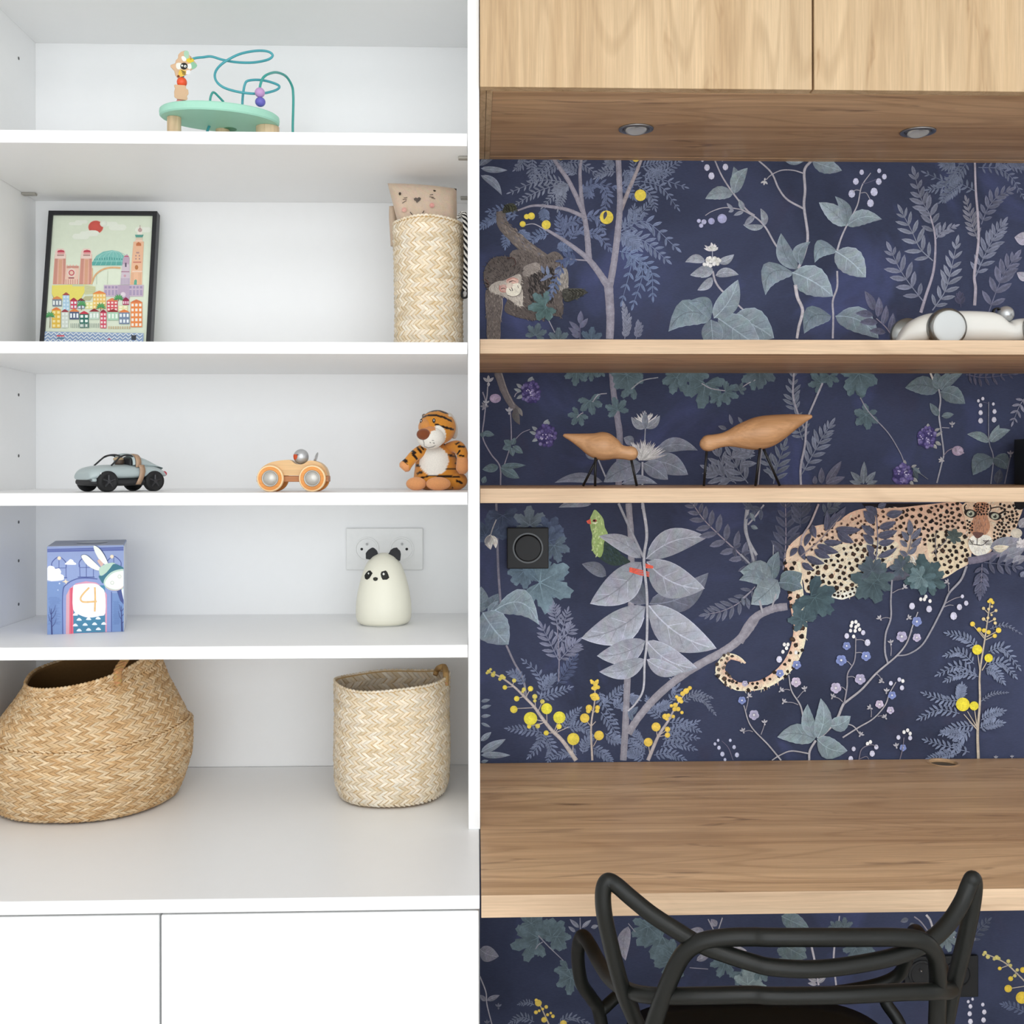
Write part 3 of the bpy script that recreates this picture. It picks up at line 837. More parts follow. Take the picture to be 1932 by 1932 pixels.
for q in ((700, 225, 95, 115), (800, 225, 90, 80), (870, 225, 60, 50), (1010, 220, 60, 120), (1130, 215, 120, 80), (985, 500, -100, 110), (1090, 330, 190, 130), (1050, 250, 80, 150), (790, 430, 80, 115), (715, 530, 130, 95), (1400, 275, 170, 120), (1400, 265, 60, 150), (1500, 215, 75, 160), (1600, 310, 100, 200), (1700, 400, 150, 90), (1740, 370, 20, 110), (1945, 240, 90, 130)):
    p.lobed(*q, '#557681')
p.stem([(810, 440), (850, 390), (910, 380)], 7, STEM); p.stem([(1080, 350), (1160, 290), (1270, 268)], 9, '#8f9aa4', 7); p.stem([(1575, 310), (1640, 345), (1740, 362)], 7, STEM); p.stem([(1845, 345), (1900, 310), (1950, 285)], 7, STEM); p.stem([(700, 550), (725, 525), (745, 515)], 6, STEM)
p.stem([(1180, 625), (1175, 720)], 8, '#8d97a8'); p.stem([(1160, 860), (1158, 1190)], 14, '#9aa2b0'); p.stem([(850, 845), (905, 975)], 11, '#9aa2b0')
p.spikes(1180, 600, 100, 215, 325, 34, '#dcdee2', 10)
p.leaf(1180, 625, 1082, 545, 56, '#8b97a6', -.1); p.leaf(1185, 625, 1282, 536, 56, '#8b97a6', .1); p.leaf(1180, 625, 1176, 505, 44, '#7c8a9c')
for l in ((1100, 725, 1028, 690, 70, 0), (1250, 790, 1546, 780, 100, -.16), (880, 1000, 545, 1005, 70, .1), (1015, 1012, 1262, 1014, 66, -.12), (1150, 870, 888, 1000, 150, .06), (1225, 850, 1478, 950, 150, -.08), (1168, 870, 1337, 985, 124, -.06), (760, 790, 850, 840, 60, 0)):
    p.leaf(*l[:5], '#7e8ba1', l[5])
p.spikes(1165, 850, 150, 225, 345, 60, '#d6d9de', 13); p.spikes(1165, 850, 110, 230, 340, 30, '#e6e7e6', 12)
for f in ([(1815, 1012), (1740, 920), (1690, 800)], [(1800, 1000), (1720, 960), (1640, 920)], [(1900, 1010), (1840, 930), (1780, 820)]):
    p.frond(f, 4, 116, 46, '#75829a', ang=48, sw=7)
for l in ((1750, 630, 1690, 608, 30), (1790, 600, 1768, 525, 26), (1860, 590, 1830, 545, 24), (1780, 760, 1950, 800, 50), (1790, 830, 1950, 815, 46), (1850, 880, 1960, 870, 46)): p.leaf(*l, '#75829a')
# ---- D
p.frame(*Dd)
p.lobed(120, 210, 90, 150, DTEAL); p.lobed(-20, 350, -60, 60, DTEAL)
p.lobed(545, 300, -140, 110, '#4f6f7a'); p.lobed(600, 250, 90, 90, '#4f6f7a'); p.lobed(770, 290, 10, 150, '#4f707a'); p.lobed(800, 235, 75, 170, '#557783'); p.lobed(865, 520, 150, 120, '#56757f'); p.lobed(850, 520, 90, 110, '#4f6f7a')
p.stem([(810, 400), (870, 500), (1000, 640), (1080, 770), (1112, 845)], 8, '#8c8fa0', 6)
p.frond([(372, 500), (345, 400), (352, 238)], 6, 78, 30, '#74839a', ang=52, sw=9)
p.frond([(415, 690), (390, 610), (372, 520)], 5, 82, 28, '#74839a', ang=70, sw=7)
p.frond([(410, 925), (480, 800), (540, 690), (598, 600)], 8, 100, 36, '#74829c', ang=50, sw=8)
p.stem([(355, 232), (350, 380), (380, 500), (425, 610)], 13, '#9a98aa', 12); p.stem([(552, 300), (500, 420), (445, 560), (432, 720), (402, 880), (405, 1024)], 13, '#9e9cac', 16)
p.frond([(215, 990), (240, 880), (285, 745)], 5, 104, 38, '#6b7a90', ang=48, sw=8); p.frond([(225, 960), (190, 870), (150, 800)], 3, 80, 34, '#6b7a90', ang=48, sw=6); p.frond([(60, 820), (30, 780), (-20, 760)], 3, 100, 36, '#75829a', ang=60)
p.stem([(110, 1000), (130, 800), (140, 740)], 9, '#8a8898', 7)
for l in ((575, 990, 682, 835, 56), (580, 992, 706, 944, 50), (545, 990, 545, 880, 44), (500, 995, 500, 935, 36)): p.leaf(*l, '#5c6079')
for l in ((832, 992, 838, 838, 46), (825, 985, 745, 908, 42), (850, 985, 916, 908, 42), (815, 995, 735, 970, 30), (855, 995, 930, 970, 30)): p.leaf(*l, '#6d7e8c')
p.stem([(1290, 230), (1315, 290)], 14, '#c9c2bc', 14)
p.stem([(1325, 235), (1350, 350), (1360, 420), (1350, 520), (1365, 640), (1382, 780), (1370, 845), (1335, 985)], 12, '#9aa0ac', 10)
for l in ((1345, 350, 1118, 332, 130, .12), (1355, 345, 1330, 225, 80, 0), (1360, 345, 1420, 225, 80, 0), (1365, 350, 1510, 235, 70, -.1), (1360, 360, 1528, 442, 120, -.1)): p.leaf(*l[:5], '#647d87', l[5], .05)
p.leaf(1348, 525, 1288, 438, 48, '#647d87'); p.leaf(1368, 528, 1452, 514, 44, '#647d87')
for (x, y) in ((1265, 672), (1105, 922)):
    for l in ((10, -60, 10, -95, 24), (55, -45, 92, -60, 20), (60, 30, 100, 55, 26), (45, 50, 70, 78, 24), (60, -5, 110, -40, 20)): p.leaf(x+l[0], y+l[1], x+l[2], y+l[3], l[4], '#9fa5a4', vein=False)
p.berry(1265, 672, 66, 70); p.berry(1102, 928, 68, 74)
p.leaf(1170, 880, 1225, 920, 30, '#647d87'); p.leaf(1175, 900, 1205, 960, 34, '#455a66'); p.stem([(1200, 905), (1275, 960)], 5, '#6a7480')
p.disc(1478, 765, 40, '#a98fb0', 34); p.spikes(1478, 775, 44, 200, 400, 10, '#bba5c2', 16); p.stem([(1380, 800), (1410, 765), (1445, 748)], 6, '#8c7f92'); p.stem([(1370, 605), (1420, 608)], 5, STEM); p.star(1440, 588, 22, '#aaacb4', -90); p.star(1370, 830, 22, '#c0c2c6', 200)
p.frond([(1535, 242), (1660, 262), (1850, 240)], 7, 66, 24, '#5a5c78', ang=70, sw=7)
p.stem([(1690, 430), (1692, 690), (1722, 810), (1705, 992)], 6, '#7e8496', 8); p.stem([(1690, 440), (1650, 430)], 4, PURP)
for x, y, r in ((1620, 420, 12), (1650, 405, 13), (1635, 450, 15), (1635, 500, 18), (1635, 555, 20), (1722, 442, 12), (1730, 492, 17), (1727, 548, 20)): p.bell(x, y, r, '#c3c7d8')
for l in ((1695, 705, 1543, 650, 62, .1), (1700, 700, 1762, 586, 56, .05), (1705, 705, 1838, 622, 70, -.12)): p.leaf(*l[:5], '#7a949c', l[5], .05)
p.leaf(1720, 815, 1582, 930, 130, '#5d7580', .2, .05); p.leaf(1722, 815, 1818, 892, 110, '#566b75', -.2, .05); p.leaf(1750, 990, 1770, 890, 60, '#474f62')
p.stem([(1800, 990), (1840, 800)], 8, '#6c6c80', 7); p.star(1840, 790, 24, '#a29cb0'); p.frond([(1940, 400), (1900, 460), (1860, 560)], 4, 60, 22, '#8b90a8', ang=60)
leafprint = p
# ---- E
p = newprint(); p.frame(*E_)
p.stem([(135, 36), (140, 200), (148, 480), (165, 735)], 16, '#75778a', 17)
for q in ((105, 250, -95, 170, '#41587a'), (60, 260, -60, 120, '#3f5675'), (180, 120, 90, 150, '#3d5070'), (370, 190, -90, 155, '#5d7384'), (500, 230, -60, 130, '#43597c'), (510, 250, 10, 120, '#43597c'), (500, 300, 40, 150, '#4c6486'), (540, 330, 70, 140, '#557086'),
          (320, 505, 120, 130, '#57788c'), (330, 510, 80, 140, '#54748a'), (440, 590, -30, 240, '#5b7f95'), (440, 590, 25, 270, '#648a9c')):
    p.lobed(*q)
p.leaf(90, 255, 95, 360, 60, '#b9b7b4', .1); p.leaf(100, 260, 130, 350, 40, '#cfccc4', -.1); p.leaf(95, 260, 55, 330, 30, '#8f949c'); p.stem([(135, 150), (110, 210), (95, 260)], 8, '#9a9a9e')
p.leaf(30, 800, 30, 620, 110, '#6f8a9c'); p.leaf(60, 770, 150, 670, 90, '#5d7688', .1); p.leaf(80, 810, 150, 720, 60, '#6f8a9c')
p.leaf(120, 790, 432, 886, 190, '#7f9bab', -.34, .05); p.leaf(40, 800, 218, 1026, 240, '#7d99aa', .04, .05)
p.stem([(205, 1030), (260, 1150), (322, 1265), (347, 1400)], 14, '#7e8090', 15)
for f in ([(568, 905), (550, 820), (540, 760)], [(572, 1000), (610, 880), (632, 800)], [(575, 1010), (640, 940), (650, 900)]): p.frond(f, 6, 62, 22, '#7783a3', sw=6)
for f in ([(572, 1135), (515, 1020), (462, 915)], [(575, 1140), (640, 1065), (688, 1020)]): p.frond(f, 6, 92, 30, '#7681a2', sw=6)
p.frond([(560, 1305), (620, 1220), (680, 1130)], 7, 72, 26, '#4b5e88', sw=6)
p.stem([(572, 1285), (575, 1100), (562, 900)], 9, '#7e7c94', 6)
ferns = ([(440, 1400), (460, 1310), (420, 1220), (335, 1145)], [(330, 1310), (285, 1245), (235, 1225)], [(430, 1410), (530, 1370), (645, 1330)], [(470, 1345), (500, 1290), (535, 1250)], [(610, 1620), (650, 1545), (710, 1485)], [(450, 1640), (340, 1625), (225, 1615)],
         [(450, 1640), (440, 1720), (370, 1805)], [(470, 1660), (520, 1740), (500, 1835)], [(640, 1610), (720, 1600), (785, 1640)], [(700, 1800), (640, 1780), (560, 1815)], [(740, 1790), (760, 1720), (800, 1680)],
         [(860, 1360), (880, 1430), (970, 1560)], [(880, 1455), (960, 1385), (1030, 1325)], [(870, 1500), (940, 1590), (1000, 1700)], [(815, 1750), (880, 1790), (935, 1835)], [(1350, 1420), (1395, 1350), (1360, 1235)], [(1290, 1540), (1225, 1480), (1195, 1410)], [(900, 1650), (960, 1690), (990, 1690)],
         [(1350, 1570), (1450, 1580), (1545, 1625)], [(1330, 1640), (1420, 1620), (1535, 1570)], [(1290, 1740), (1400, 1720), (1515, 1755)], [(1240, 1800), (1340, 1790), (1440, 1825)], [(1180, 1795), (1120, 1755), (1065, 1700)], [(1190, 1750), (1130, 1700), (1110, 1640)], [(1300, 1690), (1410, 1670), (1530, 1680)], [(1170, 1830), (1110, 1800), (1060, 1790)],
         [(960, 1470), (1000, 1440), (1040, 1480)], [(1060, 1380), (1090, 1400), (1120, 1410)], [(1250, 1480), (1300, 1460), (1340, 1440)])
for f in ferns: p.frond(f, 8, 50, 19, '#6b80a6', sw=5)
for f in ([(1440, 1430), (1530, 1370), (1632, 1395)], [(1500, 1395), (1590, 1420), (1662, 1505)]): p.frond(f, 10, 38, 14, '#6a7a98', ang=48, sw=5)
p.stem([(1062, 36), (1080, 300), (1080, 700), (1075, 950), (1055, 1250), (1040, 1600), (1025, 1838)], 44, '#8d8b9b', 46, .05)
p.stem([(1060, 1650), (1130, 1540), (1250, 1400), (1400, 1270), (1560, 1165), (1750, 1060), (1880, 950), (1960, 830)], 50, '#918e9d', 60, .05)
p.leaf(1070, 1520, 1130, 1460, 40, '#5d7492'); p.leaf(1090, 1560, 1060, 1480, 34, '#5d7492')
p.stem([(70, 1210), (170, 1257), (260, 1322), (330, 1390), (400, 1462), (450, 1532), (520, 1622), (600, 1702), (695, 1838)], 9, '#b5a9a4', 30, .05)
for a in ((260, 1320, 195, 1325), (330, 1390, 278, 1405), (400, 1468, 258, 1475), (345, 1390, 375, 1335), (410, 1470, 405, 1390), (430, 1490, 458, 1425), (475, 1565, 375, 1545), (490, 1575, 488, 1475), (470, 1570, 425, 1595), (480, 1570, 365, 1600), (540, 1640, 577, 1537), (545, 1650, 575, 1600), (540, 1645, 485, 1645), (670, 1800, 675, 1690), (250, 1310, 260, 1278), (330, 1385, 325, 1340), (560, 1640, 640, 1605)):
    p.stem([(a[0], a[1]), (a[2], a[3])], 6, '#b5a9a4', 5)
p.dots([(375, 1545, 47), (488, 1475, 39), (577, 1537, 43)], '#e0d73c'); p.dots([(675, 1688, 43), (258, 1480, 26), (375, 1335, 19), (278, 1405, 19), (195, 1326, 16), (485, 1645, 18), (575, 1600, 19), (365, 1600, 15)], '#e6cf48')
p.dots([(405, 1390, 18), (458, 1425, 16), (328, 1340, 14), (260, 1278, 15), (175, 1252, 18), (160, 1268, 12), (190, 1258, 12), (112, 1238, 16), (82, 1215, 14), (95, 1200, 10), (70, 1225, 10), (425, 1597, 17), (320, 1355, 10), (120, 1222, 10), (405, 1420, 12)], '#cfc25e')
p.stem([(808, 1838), (800, 1600), (825, 1420), (825, 1285)], 15, '#b3a59b', 8)
for a in ((800, 1600, 755, 1545), (800, 1600, 832, 1565), (815, 1740, 855, 1665), (820, 1500, 785, 1470), (822, 1500, 845, 1470)): p.stem([(a[0], a[1]), (a[2], a[3])], 6, '#b3a59b', 5)
p.dots([(755, 1541, 33), (855, 1663, 34), (825, 1392, 28), (785, 1470, 23), (845, 1468, 17), (842, 1490, 15), (780, 1492, 16), (805, 1385, 14), (846, 1402, 14), (825, 1330, 18), (808, 1290, 14), (838, 1290, 15), (848, 1325, 14), (812, 1332, 12), (830, 1305, 16), (800, 1278, 9), (845, 1278, 9)], '#e2c44c')
p.stem([(1198, 1838), (1270, 1670), (1340, 1560), (1400, 1450), (1492, 1328)], 26, '#aaa0a3', 6)
for a in ((1265, 1680, 1255, 1605), (1212, 1800, 1200, 1715), (1280, 1660, 1335, 1620), (1280, 1670, 1335, 1660), (1340, 1560, 1375, 1530)): p.stem([(a[0], a[1]), (a[2], a[3])], 6, '#b3a59b', 5)
p.dots([(1255, 1603, 32), (1200, 1710, 31), (1335, 1620, 19), (1335, 1660, 19), (1375, 1530, 13), (1318, 1530, 20), (1342, 1522, 14), (1436, 1502, 12), (1410, 1478, 16), (1390, 1450, 17), (1363, 1455, 12), (1420, 1410, 20), (1441, 1370, 17), (1465, 1352, 20), (1492, 1330, 14), (1400, 1392, 12), (1385, 1478, 16), (1330, 1545, 14), (1432, 1425, 14), (1478, 1342, 12)], '#e0c04e')
# bird
BIRD = newprint(); BIRD.frame(*E_); BIRD.k = p.k+2
q = BIRD
q.stem([(1190, 500), (1290, 640), (1370, 760)], 60, '#2c3138', 44)
q.poly([(880, 270), (912, 255), (935, 300), (985, 370), (1060, 430), (1070, 450), (985, 472), (920, 462), (840, 400), (850, 330)], '#2b4440', 4)
q.poly([(790, 172), (792, 142), (806, 112), (825, 80), (858, 108), (886, 148), (896, 205), (918, 255), (890, 310), (885, 370), (862, 415), (815, 380), (803, 312), (808, 262), (797, 215)], '#9fbd6a', 3, '#86a64c')
q.strokes([(800, 130), (860, 110), (890, 180), (900, 250), (870, 340), (840, 400), (812, 350), (815, 250)], 90, 22, 8, ('#b7d27e', '#8fb158', '#a9c66e', '#c4d98e'), 100)
q.strokes([(890, 280), (925, 290), (1010, 400), (1040, 450), (940, 460), (870, 410)], 70, 26, 8, ('#23403f', '#34544a', '#2f4d57'), 50)
q.poly([(766, 160), (795, 145), (800, 182), (776, 178)], '#d9604f'); q.disc(825, 157, 15, '#a33d33', 9); q.disc(822, 157, 7, '#23181a'); q.poly([(800, 172), (850, 168), (830, 182)], '#e3e6c0')
p.k = q.k+2
p.leaf(905, 545, 736, 460, 90, '#6a7588', .08); p.leaf(1190, 740, 1030, 545, 120, '#667286', -.1); p.leaf(1180, 735, 900, 570, 110, '#5f6a80', .25); p.leaf(1208, 740, 1622, 524, 190, '#67738a', .14)
p.stem([(992, 36), (1080, 230), (1165, 412)], 18, '#9098a6', 18)
for l in ((1150, 420, 855, 265, 112, .10), (1185, 425, 1612, 276, 180, -.12), (1150, 448, 793, 738, 230, -.10), (1190, 445, 1594, 634, 240, .12), (1180, 760, 732, 980, 230, -.10), (1205, 752, 1677, 1054, 250, .10), (1180, 1000, 842, 1104, 170, -.10), (1190, 1000, 1542, 1192, 180, .12), (1178, 1130, 858, 1216, 130, -.10), (1190, 1130, 1444, 1218, 110, .10)):
    p.leaf(*l[:5], '#9aa6b8', l[5], 0, True, .85)
p.leaf(800, 42, 573, 64, 66, '#7f8da2', .1)
for y in (0, 14, 28):
    p.stem([(1068, 490+y*.7), (1140, 505+y), (1208, 522+y*.9)], 14, '#e0604e', 8); p.stem([(1178, 462+y*.8), (1235, 480+y*.3)], 12, '#e0604e', 9)
p.stem([(1160, 36), (1190, 250), (1170, 430), (1192, 700), (1190, 1000), (1175, 1150), (1165, 1340), (1110, 1440), (1058, 1492)], 22, '#a9b1bd', 12)
p.frond([(1960, 510), (1830, 380), (1690, 250), (1590, 150), (1515, 45)], 9, 118, 56, '#626a86', ang=62, stemc='#93899c', sw=12)
p.frond([(1750, 330), (1860, 380), (1880, 420)], 3, 60, 40, '#4f5772', ang=60)
p.frond([(1950, 620), (1840, 730), (1720, 790), (1620, 812)], 8, 92, 36, '#636d88', ang=56, stemc='#8c8598', sw=8)
p.stem([(1898, 40), (1880, 200), (1905, 300), (1960, 400)], 22, '#9aa2ae', 20)
for l in ((28, 1425, 92, 1412, 26), (28, 1470, 100, 1452, 26), (28, 1530, 97, 1522, 26), (28, 1575, 95, 1605, 22), (28, 1700, 100, 1640, 40), (28, 1780, 200, 1690, 60), (28, 1800, 232, 1802, 46), (28, 1850, 80, 1838, 24)): p.leaf(*l, '#7a8ea2')
p.stem([(1795, 1836), (1762, 1750), (1715, 1700)], 6, '#6a6684', 4)
for x, y, r in ((1690, 1695, 11), (1668, 1720, 12), (1696, 1746, 15), (1720, 1790, 18), (1775, 1695, 12), (1802, 1742, 15), (1822, 1796, 18), (1738, 1830, 12)): p.bell(x, y, r, '#b0bcdc')
# ---- F
p.frame(*F_)
p.stem([(150, 45), (95, 120), (40, 182)], 12, '#9498a6', 12); p.stem([(45, 40), (25, 200), (60, 350), (95, 490)], 24, '#8f97a4', 18); p.stem([(-10, 385), (80, 475)], 14, '#8f97a4', 12)
p.frond([(282, 490), (300, 300), (298, 40)], 8, 112, 52, '#4b5470', ang=58, stemc='#837a90', sw=10); p.frond([(150, 60), (100, 90), (50, 60)], 3, 80, 40, '#4b5872', ang=50)
p.frond([(560, 120), (590, 80), (640, 50)], 3, 70, 36, '#4c5a6e', ang=50); p.frond([(400, 200), (400, 120), (400, 40)], 4, 100, 48, '#47506a', ang=50, sw=8)
p.stem([(215, 320), (213, 450)], 8, '#8f97a4'); p.leaf(60, 190, 110, 210, 30, '#6a7f8c'); p.leaf(55, 100, 90, 160, 30, '#6a7f8c')
p.stem([(-20, 985), (60, 850), (130, 792), (220, 755), (310, 742)], 58, '#8d8a9a', 52, .05); p.stem([(420, 700), (560, 690)], 44, '#5a5a74', 20)
# leopard
LEO = newprint(); LEO.frame(*F_); LEO.k = p.k+2
q = LEO
body = [(320, 330), (420, 240), (500, 190), (640, 165), (740, 100), (840, 70), (980, 68), (1100, 62), (1300, 40), (1490, 30), (1540, 120), (1570, 330), (1560, 440), (1480, 490), (1380, 550), (1300, 540), (1280, 480), (1200, 430), (1060, 440), (960, 500), (850, 560), (820, 640), (720, 685), (660, 692), (560, 655), (440, 645), (415, 560), (330, 500), (300, 420)]
q.poly([(820, 36), (1300, 36), (1260, 56), (1000, 66), (850, 72)], '#1d1820')
q.poly(body, '#d9a98c', 3, '#e3d3b4')
q.poly([(560, 300), (800, 320), (1000, 280), (1080, 330), (1040, 420), (880, 500), (830, 600), (700, 640), (600, 600), (500, 560), (450, 480), (520, 380)], '#e0d2b2', 3)
q.poly([(820, 625), (720, 685), (660, 692), (560, 655), (700, 640), (800, 600)], '#e6e3d4', 3)
q.poly([(1280, 250), (1500, 230), (1560, 330), (1540, 440), (1400, 535), (1310, 540), (1290, 440)], '#e0cda8', 3)
q.strokes(body, 520, 26, 5, ('#d9a78a', '#e2b99a', '#ecd9ba', '#d29e82', '#e8cfae'), lambda x, y: 170 - y*.1, 30)
q.strokes([(560, 330), (800, 340), (1000, 300), (1040, 420), (880, 500), (830, 610), (680, 660), (480, 560)], 330, 28, 6, ('#e6dcc2', '#eee6d0', '#dccbaa'), 150, 30)
q.strokes([(1000, 420), (1180, 380), (1290, 470), (1290, 530), (1180, 470), (1050, 480)], 90, 50, 9, ('#eee8da', '#dcd3bd', '#b5a894'), 60, 30)
def spots(poly, n, r0, r1, cols=('#2c221f', '#33261f', '#241c1c'), gap=1.75, stretch=1.0):
    pts = []; t = 0
    xs = [a[0] for a in poly]; ys = [a[1] for a in poly]
    while len(pts) < n and t < 6000:
        t += 1
        x, y = RND.uniform(min(xs), max(xs)), RND.uniform(min(ys), max(ys))
        r = RND.uniform(r0, r1)
        if inpoly(x, y, poly) and all((x-a)**2+(y-b_)**2 > (gap*(r+c_)*.75)**2 for a, b_, c_ in pts): pts.append((x, y, r))
    for (x, y, r) in pts:
        q.k += 1
        m_ = 9; a0 = RND.uniform(0, 6.28)
        P_ = [(x, y)]+[(x+r*(1+RND.uniform(-.32, .32))*math.cos(a0+2*PI*i/m_), y+stretch*r*(1+RND.uniform(-.32, .32))*math.sin(a0+2*PI*i/m_)) for i in range(m_)]
        c0 = q.col(RND.choice(cols)); c1 = q.col('#5a3d2c') if r > 14 and RND.random() < .55 else c0
        q.fill(P_, [(0, 1+i, 1+(i+1) % m_) for i in range(m_)], [c1]+[c0]*m_)
spots([(420, 400), (560, 440), (700, 330), (880, 300), (1000, 280), (1050, 380), (880, 470), (820, 590), (700, 620), (560, 620), (440, 620)], 100, 11, 18)
spots([(430, 260), (640, 190), (860, 90), (1060, 90), (1080, 260), (860, 300), (640, 320), (460, 380)], 80, 8, 12, ('#5c3f33', '#3c2a26', '#4a332b'))
spots([(1070, 90), (1280, 60), (1300, 240), (1280, 330), (1090, 300)], 54, 10, 15); spots([(1290, 50), (1480, 36), (1530, 220), (1500, 250), (1300, 230)], 60, 9, 14)
spots([(1300, 250), (1530, 260), (1550, 420), (1400, 520), (1320, 440)], 50, 11, 16); spots([(560, 640), (700, 630), (820, 600), (800, 640), (680, 685)], 26, 7, 11)
# tail
tailp = [(345, 440), (362, 600), (385, 760), (400, 880), (372, 1040), (290, 1175), (150, 1272), (0, 1292), (-60, 1275), (-115, 1235), (-150, 1180), (-130, 1120), (-85, 1085), (-25, 1100), (25, 1130)]
tw = [110, 105, 100, 92, 88, 80, 66, 58, 60, 66, 66, 56, 44, 34, 10]
path = catmull([(x, y, w_) for (x, y), w_ in zip(tailp, tw)], 6)
Lp, Rp = [], []
for i, t_ in enumerate(path):
    d = path[min(i+1, len(path)-1)][:2]-path[max(i-1, 0)][:2]; l = math.hypot(*d) or 1
    nx, ny = -d[1]/l, d[0]/l
    Lp.append((t_[0]+nx*t_[2]/2, t_[1]+ny*t_[2]/2)); Rp.append((t_[0]-nx*t_[2]/2, t_[1]-ny*t_[2]/2))
q.k += 1
m_ = len(path); cL, cR = q.col('#d6a58a'), q.col('#eadcba')
q.fill(Lp+Rp, [(i, i+1, m_+i+1, m_+i) for i in range(m_-1)], [cL]*m_+[cR]*m_)
q.strokes(Lp+Rp[::-1], 260, 20, 5, ('#dcae92', '#e4c4a4', '#ecdcbc'), 90, 40)
spots(Lp[:24]+[((a[0]+b_[0])/2*.6+a[0]*.4, (a[1]+b_[1])/2*.6+a[1]*.4) for a, b_ in zip(Rp[:24], Lp[:24])][::-1], 24, 13, 19)
spots(Lp[22:60]+Rp[22:60][::-1], 26, 9, 14); spots(Lp[48:76]+Rp[48:76][::-1], 16, 10, 17, ('#453a34', '#6a5c50'))
# head
q.poly([(1530, 30), (1900, 30), (1895, 150), (1850, 250), (1740, 320), (1690, 380), (1610, 395), (1560, 350), (1545, 240), (1525, 130)], '#d8b898', 3)
q.strokes([(1540, 36), (1890, 36), (1880, 160), (1800, 270), (1690, 340), (1570, 330), (1540, 200)], 260, 24, 6, ('#e4d6bc', '#d9b594', '#cda183', '#eee4cf'), lambda x, y: math.degrees(math.atan2(y-170, x-1630)), 20)
q.poly([(1590, 36), (1690, 36), (1680, 110), (1700, 200), (1660, 255), (1590, 255), (1560, 205), (1590, 120)], '#b58468', 3)
q.strokes([(1595, 40), (1680, 40), (1680, 150), (1690, 210), (1640, 250), (1575, 220)], 90, 22, 6, ('#a97a62', '#c4947a', '#9a6b56'), 90, 15)
q.poly([(1575, 260), (1640, 250), (1700, 262), (1715, 310), (1690, 370), (1620, 394), (1575, 370), (1550, 310)], '#e8e4d8', 3)
q.strokes([(1580, 270), (1690, 270), (1680, 350), (1620, 385), (1570, 330)], 80, 26, 6, ('#f0eee6', '#dcd8cc', '#e4dfd0'), 70, 35)
q.poly([(1585, 232), (1655, 238), (1640, 262), (1612, 276), (1590, 258)], '#6d4a44', 3); q.stem([(1612, 275), (1610, 320)], 5, '#2a2222'); q.stem([(1610, 320), (1580, 312), (1560, 280)], 6, '#332828', 4); q.stem([(1610, 320), (1650, 320), (1690, 285)], 6, '#332828', 4)
for (ex, ey, sx) in ((1566, 106, 1), (1733, 124, -1)):
    q.poly([(ex-40, ey-22), (ex, ey-30), (ex+44, ey-8), (ex+36, ey+18), (ex, ey+28), (ex-38, ey+6)], '#2a2425', 3); q.disc(ex, ey, 27, '#a9b09a', 22); q.disc(ex, ey+1, 12, '#3b3f3a'); q.disc(ex-6, ey-8, 4, '#f2f2ee')
q.stem([(1760, 110), (1800, 90), (1830, 95)], 14, '#231d1d', 4); q.stem([(1770, 130), (1790, 160), (1750, 165)], 9, '#231d1d', 4); q.stem([(1535, 100), (1525, 60), (1540, 40)], 12, '#231d1d', 5); q.stem([(1700, 70), (1760, 60), (1810, 75)], 9, '#2a2020', 4); q.stem([(1700, 45), (1705, 75), (1690, 105)], 9, '#2a2020', 4)
for i in range(4): q.stem([(1650+i*6, 290+i*9), (1690+i*3, 292+i*9), (1720-i*4, 284+i*12)], 5, '#3a3030', 3); q.stem([(1590-i*3, 295+i*8), (1565-i*2, 290+i*8), (1548+i*3, 280+i*10)], 5, '#3a3030', 3)
spots([(1590, 38), (1690, 38), (1680, 110), (1600, 110)], 28, 6, 9, gap=1.4); spots([(1760, 36), (1890, 36), (1880, 180), (1800, 260), (1720, 300), (1720, 200), (1800, 130)], 44, 8, 13, gap=1.4); spots([(1540, 150), (1580, 160), (1575, 250), (1550, 240)], 10, 7, 10, gap=1.4)
p.k = q.k+2
p.stem([(525, 40), (470, 170), (415, 260), (400, 340)], 14, '#a2959c', 12)
p.disc(1880, 240, 40, '#cfc7b6', 34); p.disc(1905, 30, 40, '#17161c', 50)
DK = '#4c5370'
for l in ((590, 215, 640, 95, 50), (640, 210, 818, 214, 56), (655, 230, 765, 305, 60), (515, 320, 662, 372, 58), (495, 352, 604, 408, 52), (440, 400, 565, 448, 50), (400, 320, 432, 425, 46), (480, 180, 505, 272, 46), (575, 225, 582, 85, 46), (620, 165, 712, 58, 52), (410, 445, 492, 490, 44), (560, 300, 690, 300, 44), (470, 240, 430, 330, 40), (380, 340, 330, 400, 40)): p.leaf(*l, DK, .06)
p.stem([(400, 400), (520, 300), (600, 215), (680, 120)], 8, '#8c7f86', 6)
p.stem([(905, 480), (930, 300), (918, 60)], 9, '#6f7590', 6)
for l in ((925, 115, 845, 55, 56), (905, 175, 832, 86, 64), (940, 205, 1055, 160, 50), (930, 262, 1064, 222, 54), (905, 255, 818, 186, 52), (898, 315, 828, 248, 50), (935, 310, 1045, 290, 46), (900, 380, 855, 318, 46), (930, 405, 1062, 340, 40), (900, 430, 868, 362, 40), (990, 115, 1104, 92, 54), (930, 60, 990, 36, 44), (900, 470, 880, 540, 40)): p.leaf(*l, '#525b78', .05)
p.stem([(1120, 430), (1160, 280), (1148, 150)], 8, '#7a7f8c', 5)
for l in ((1150, 255, 1146, 145, 42), (1160, 280, 1228, 202, 40), (1140, 292, 1092, 226, 40), (1158, 335, 1232, 268, 38), (1130, 335, 1082, 288, 36), (1140, 385, 1200, 330, 34), (1130, 400, 1080, 360, 34)): p.leaf(*l, '#65708a', .05)
p.stem([(1330, 400), (1325, 300), (1330, 240)], 6, '#6f6a72'); p.stem([(1300, 380), (1390, 300), (1400, 270)], 6, '#6f6a72')
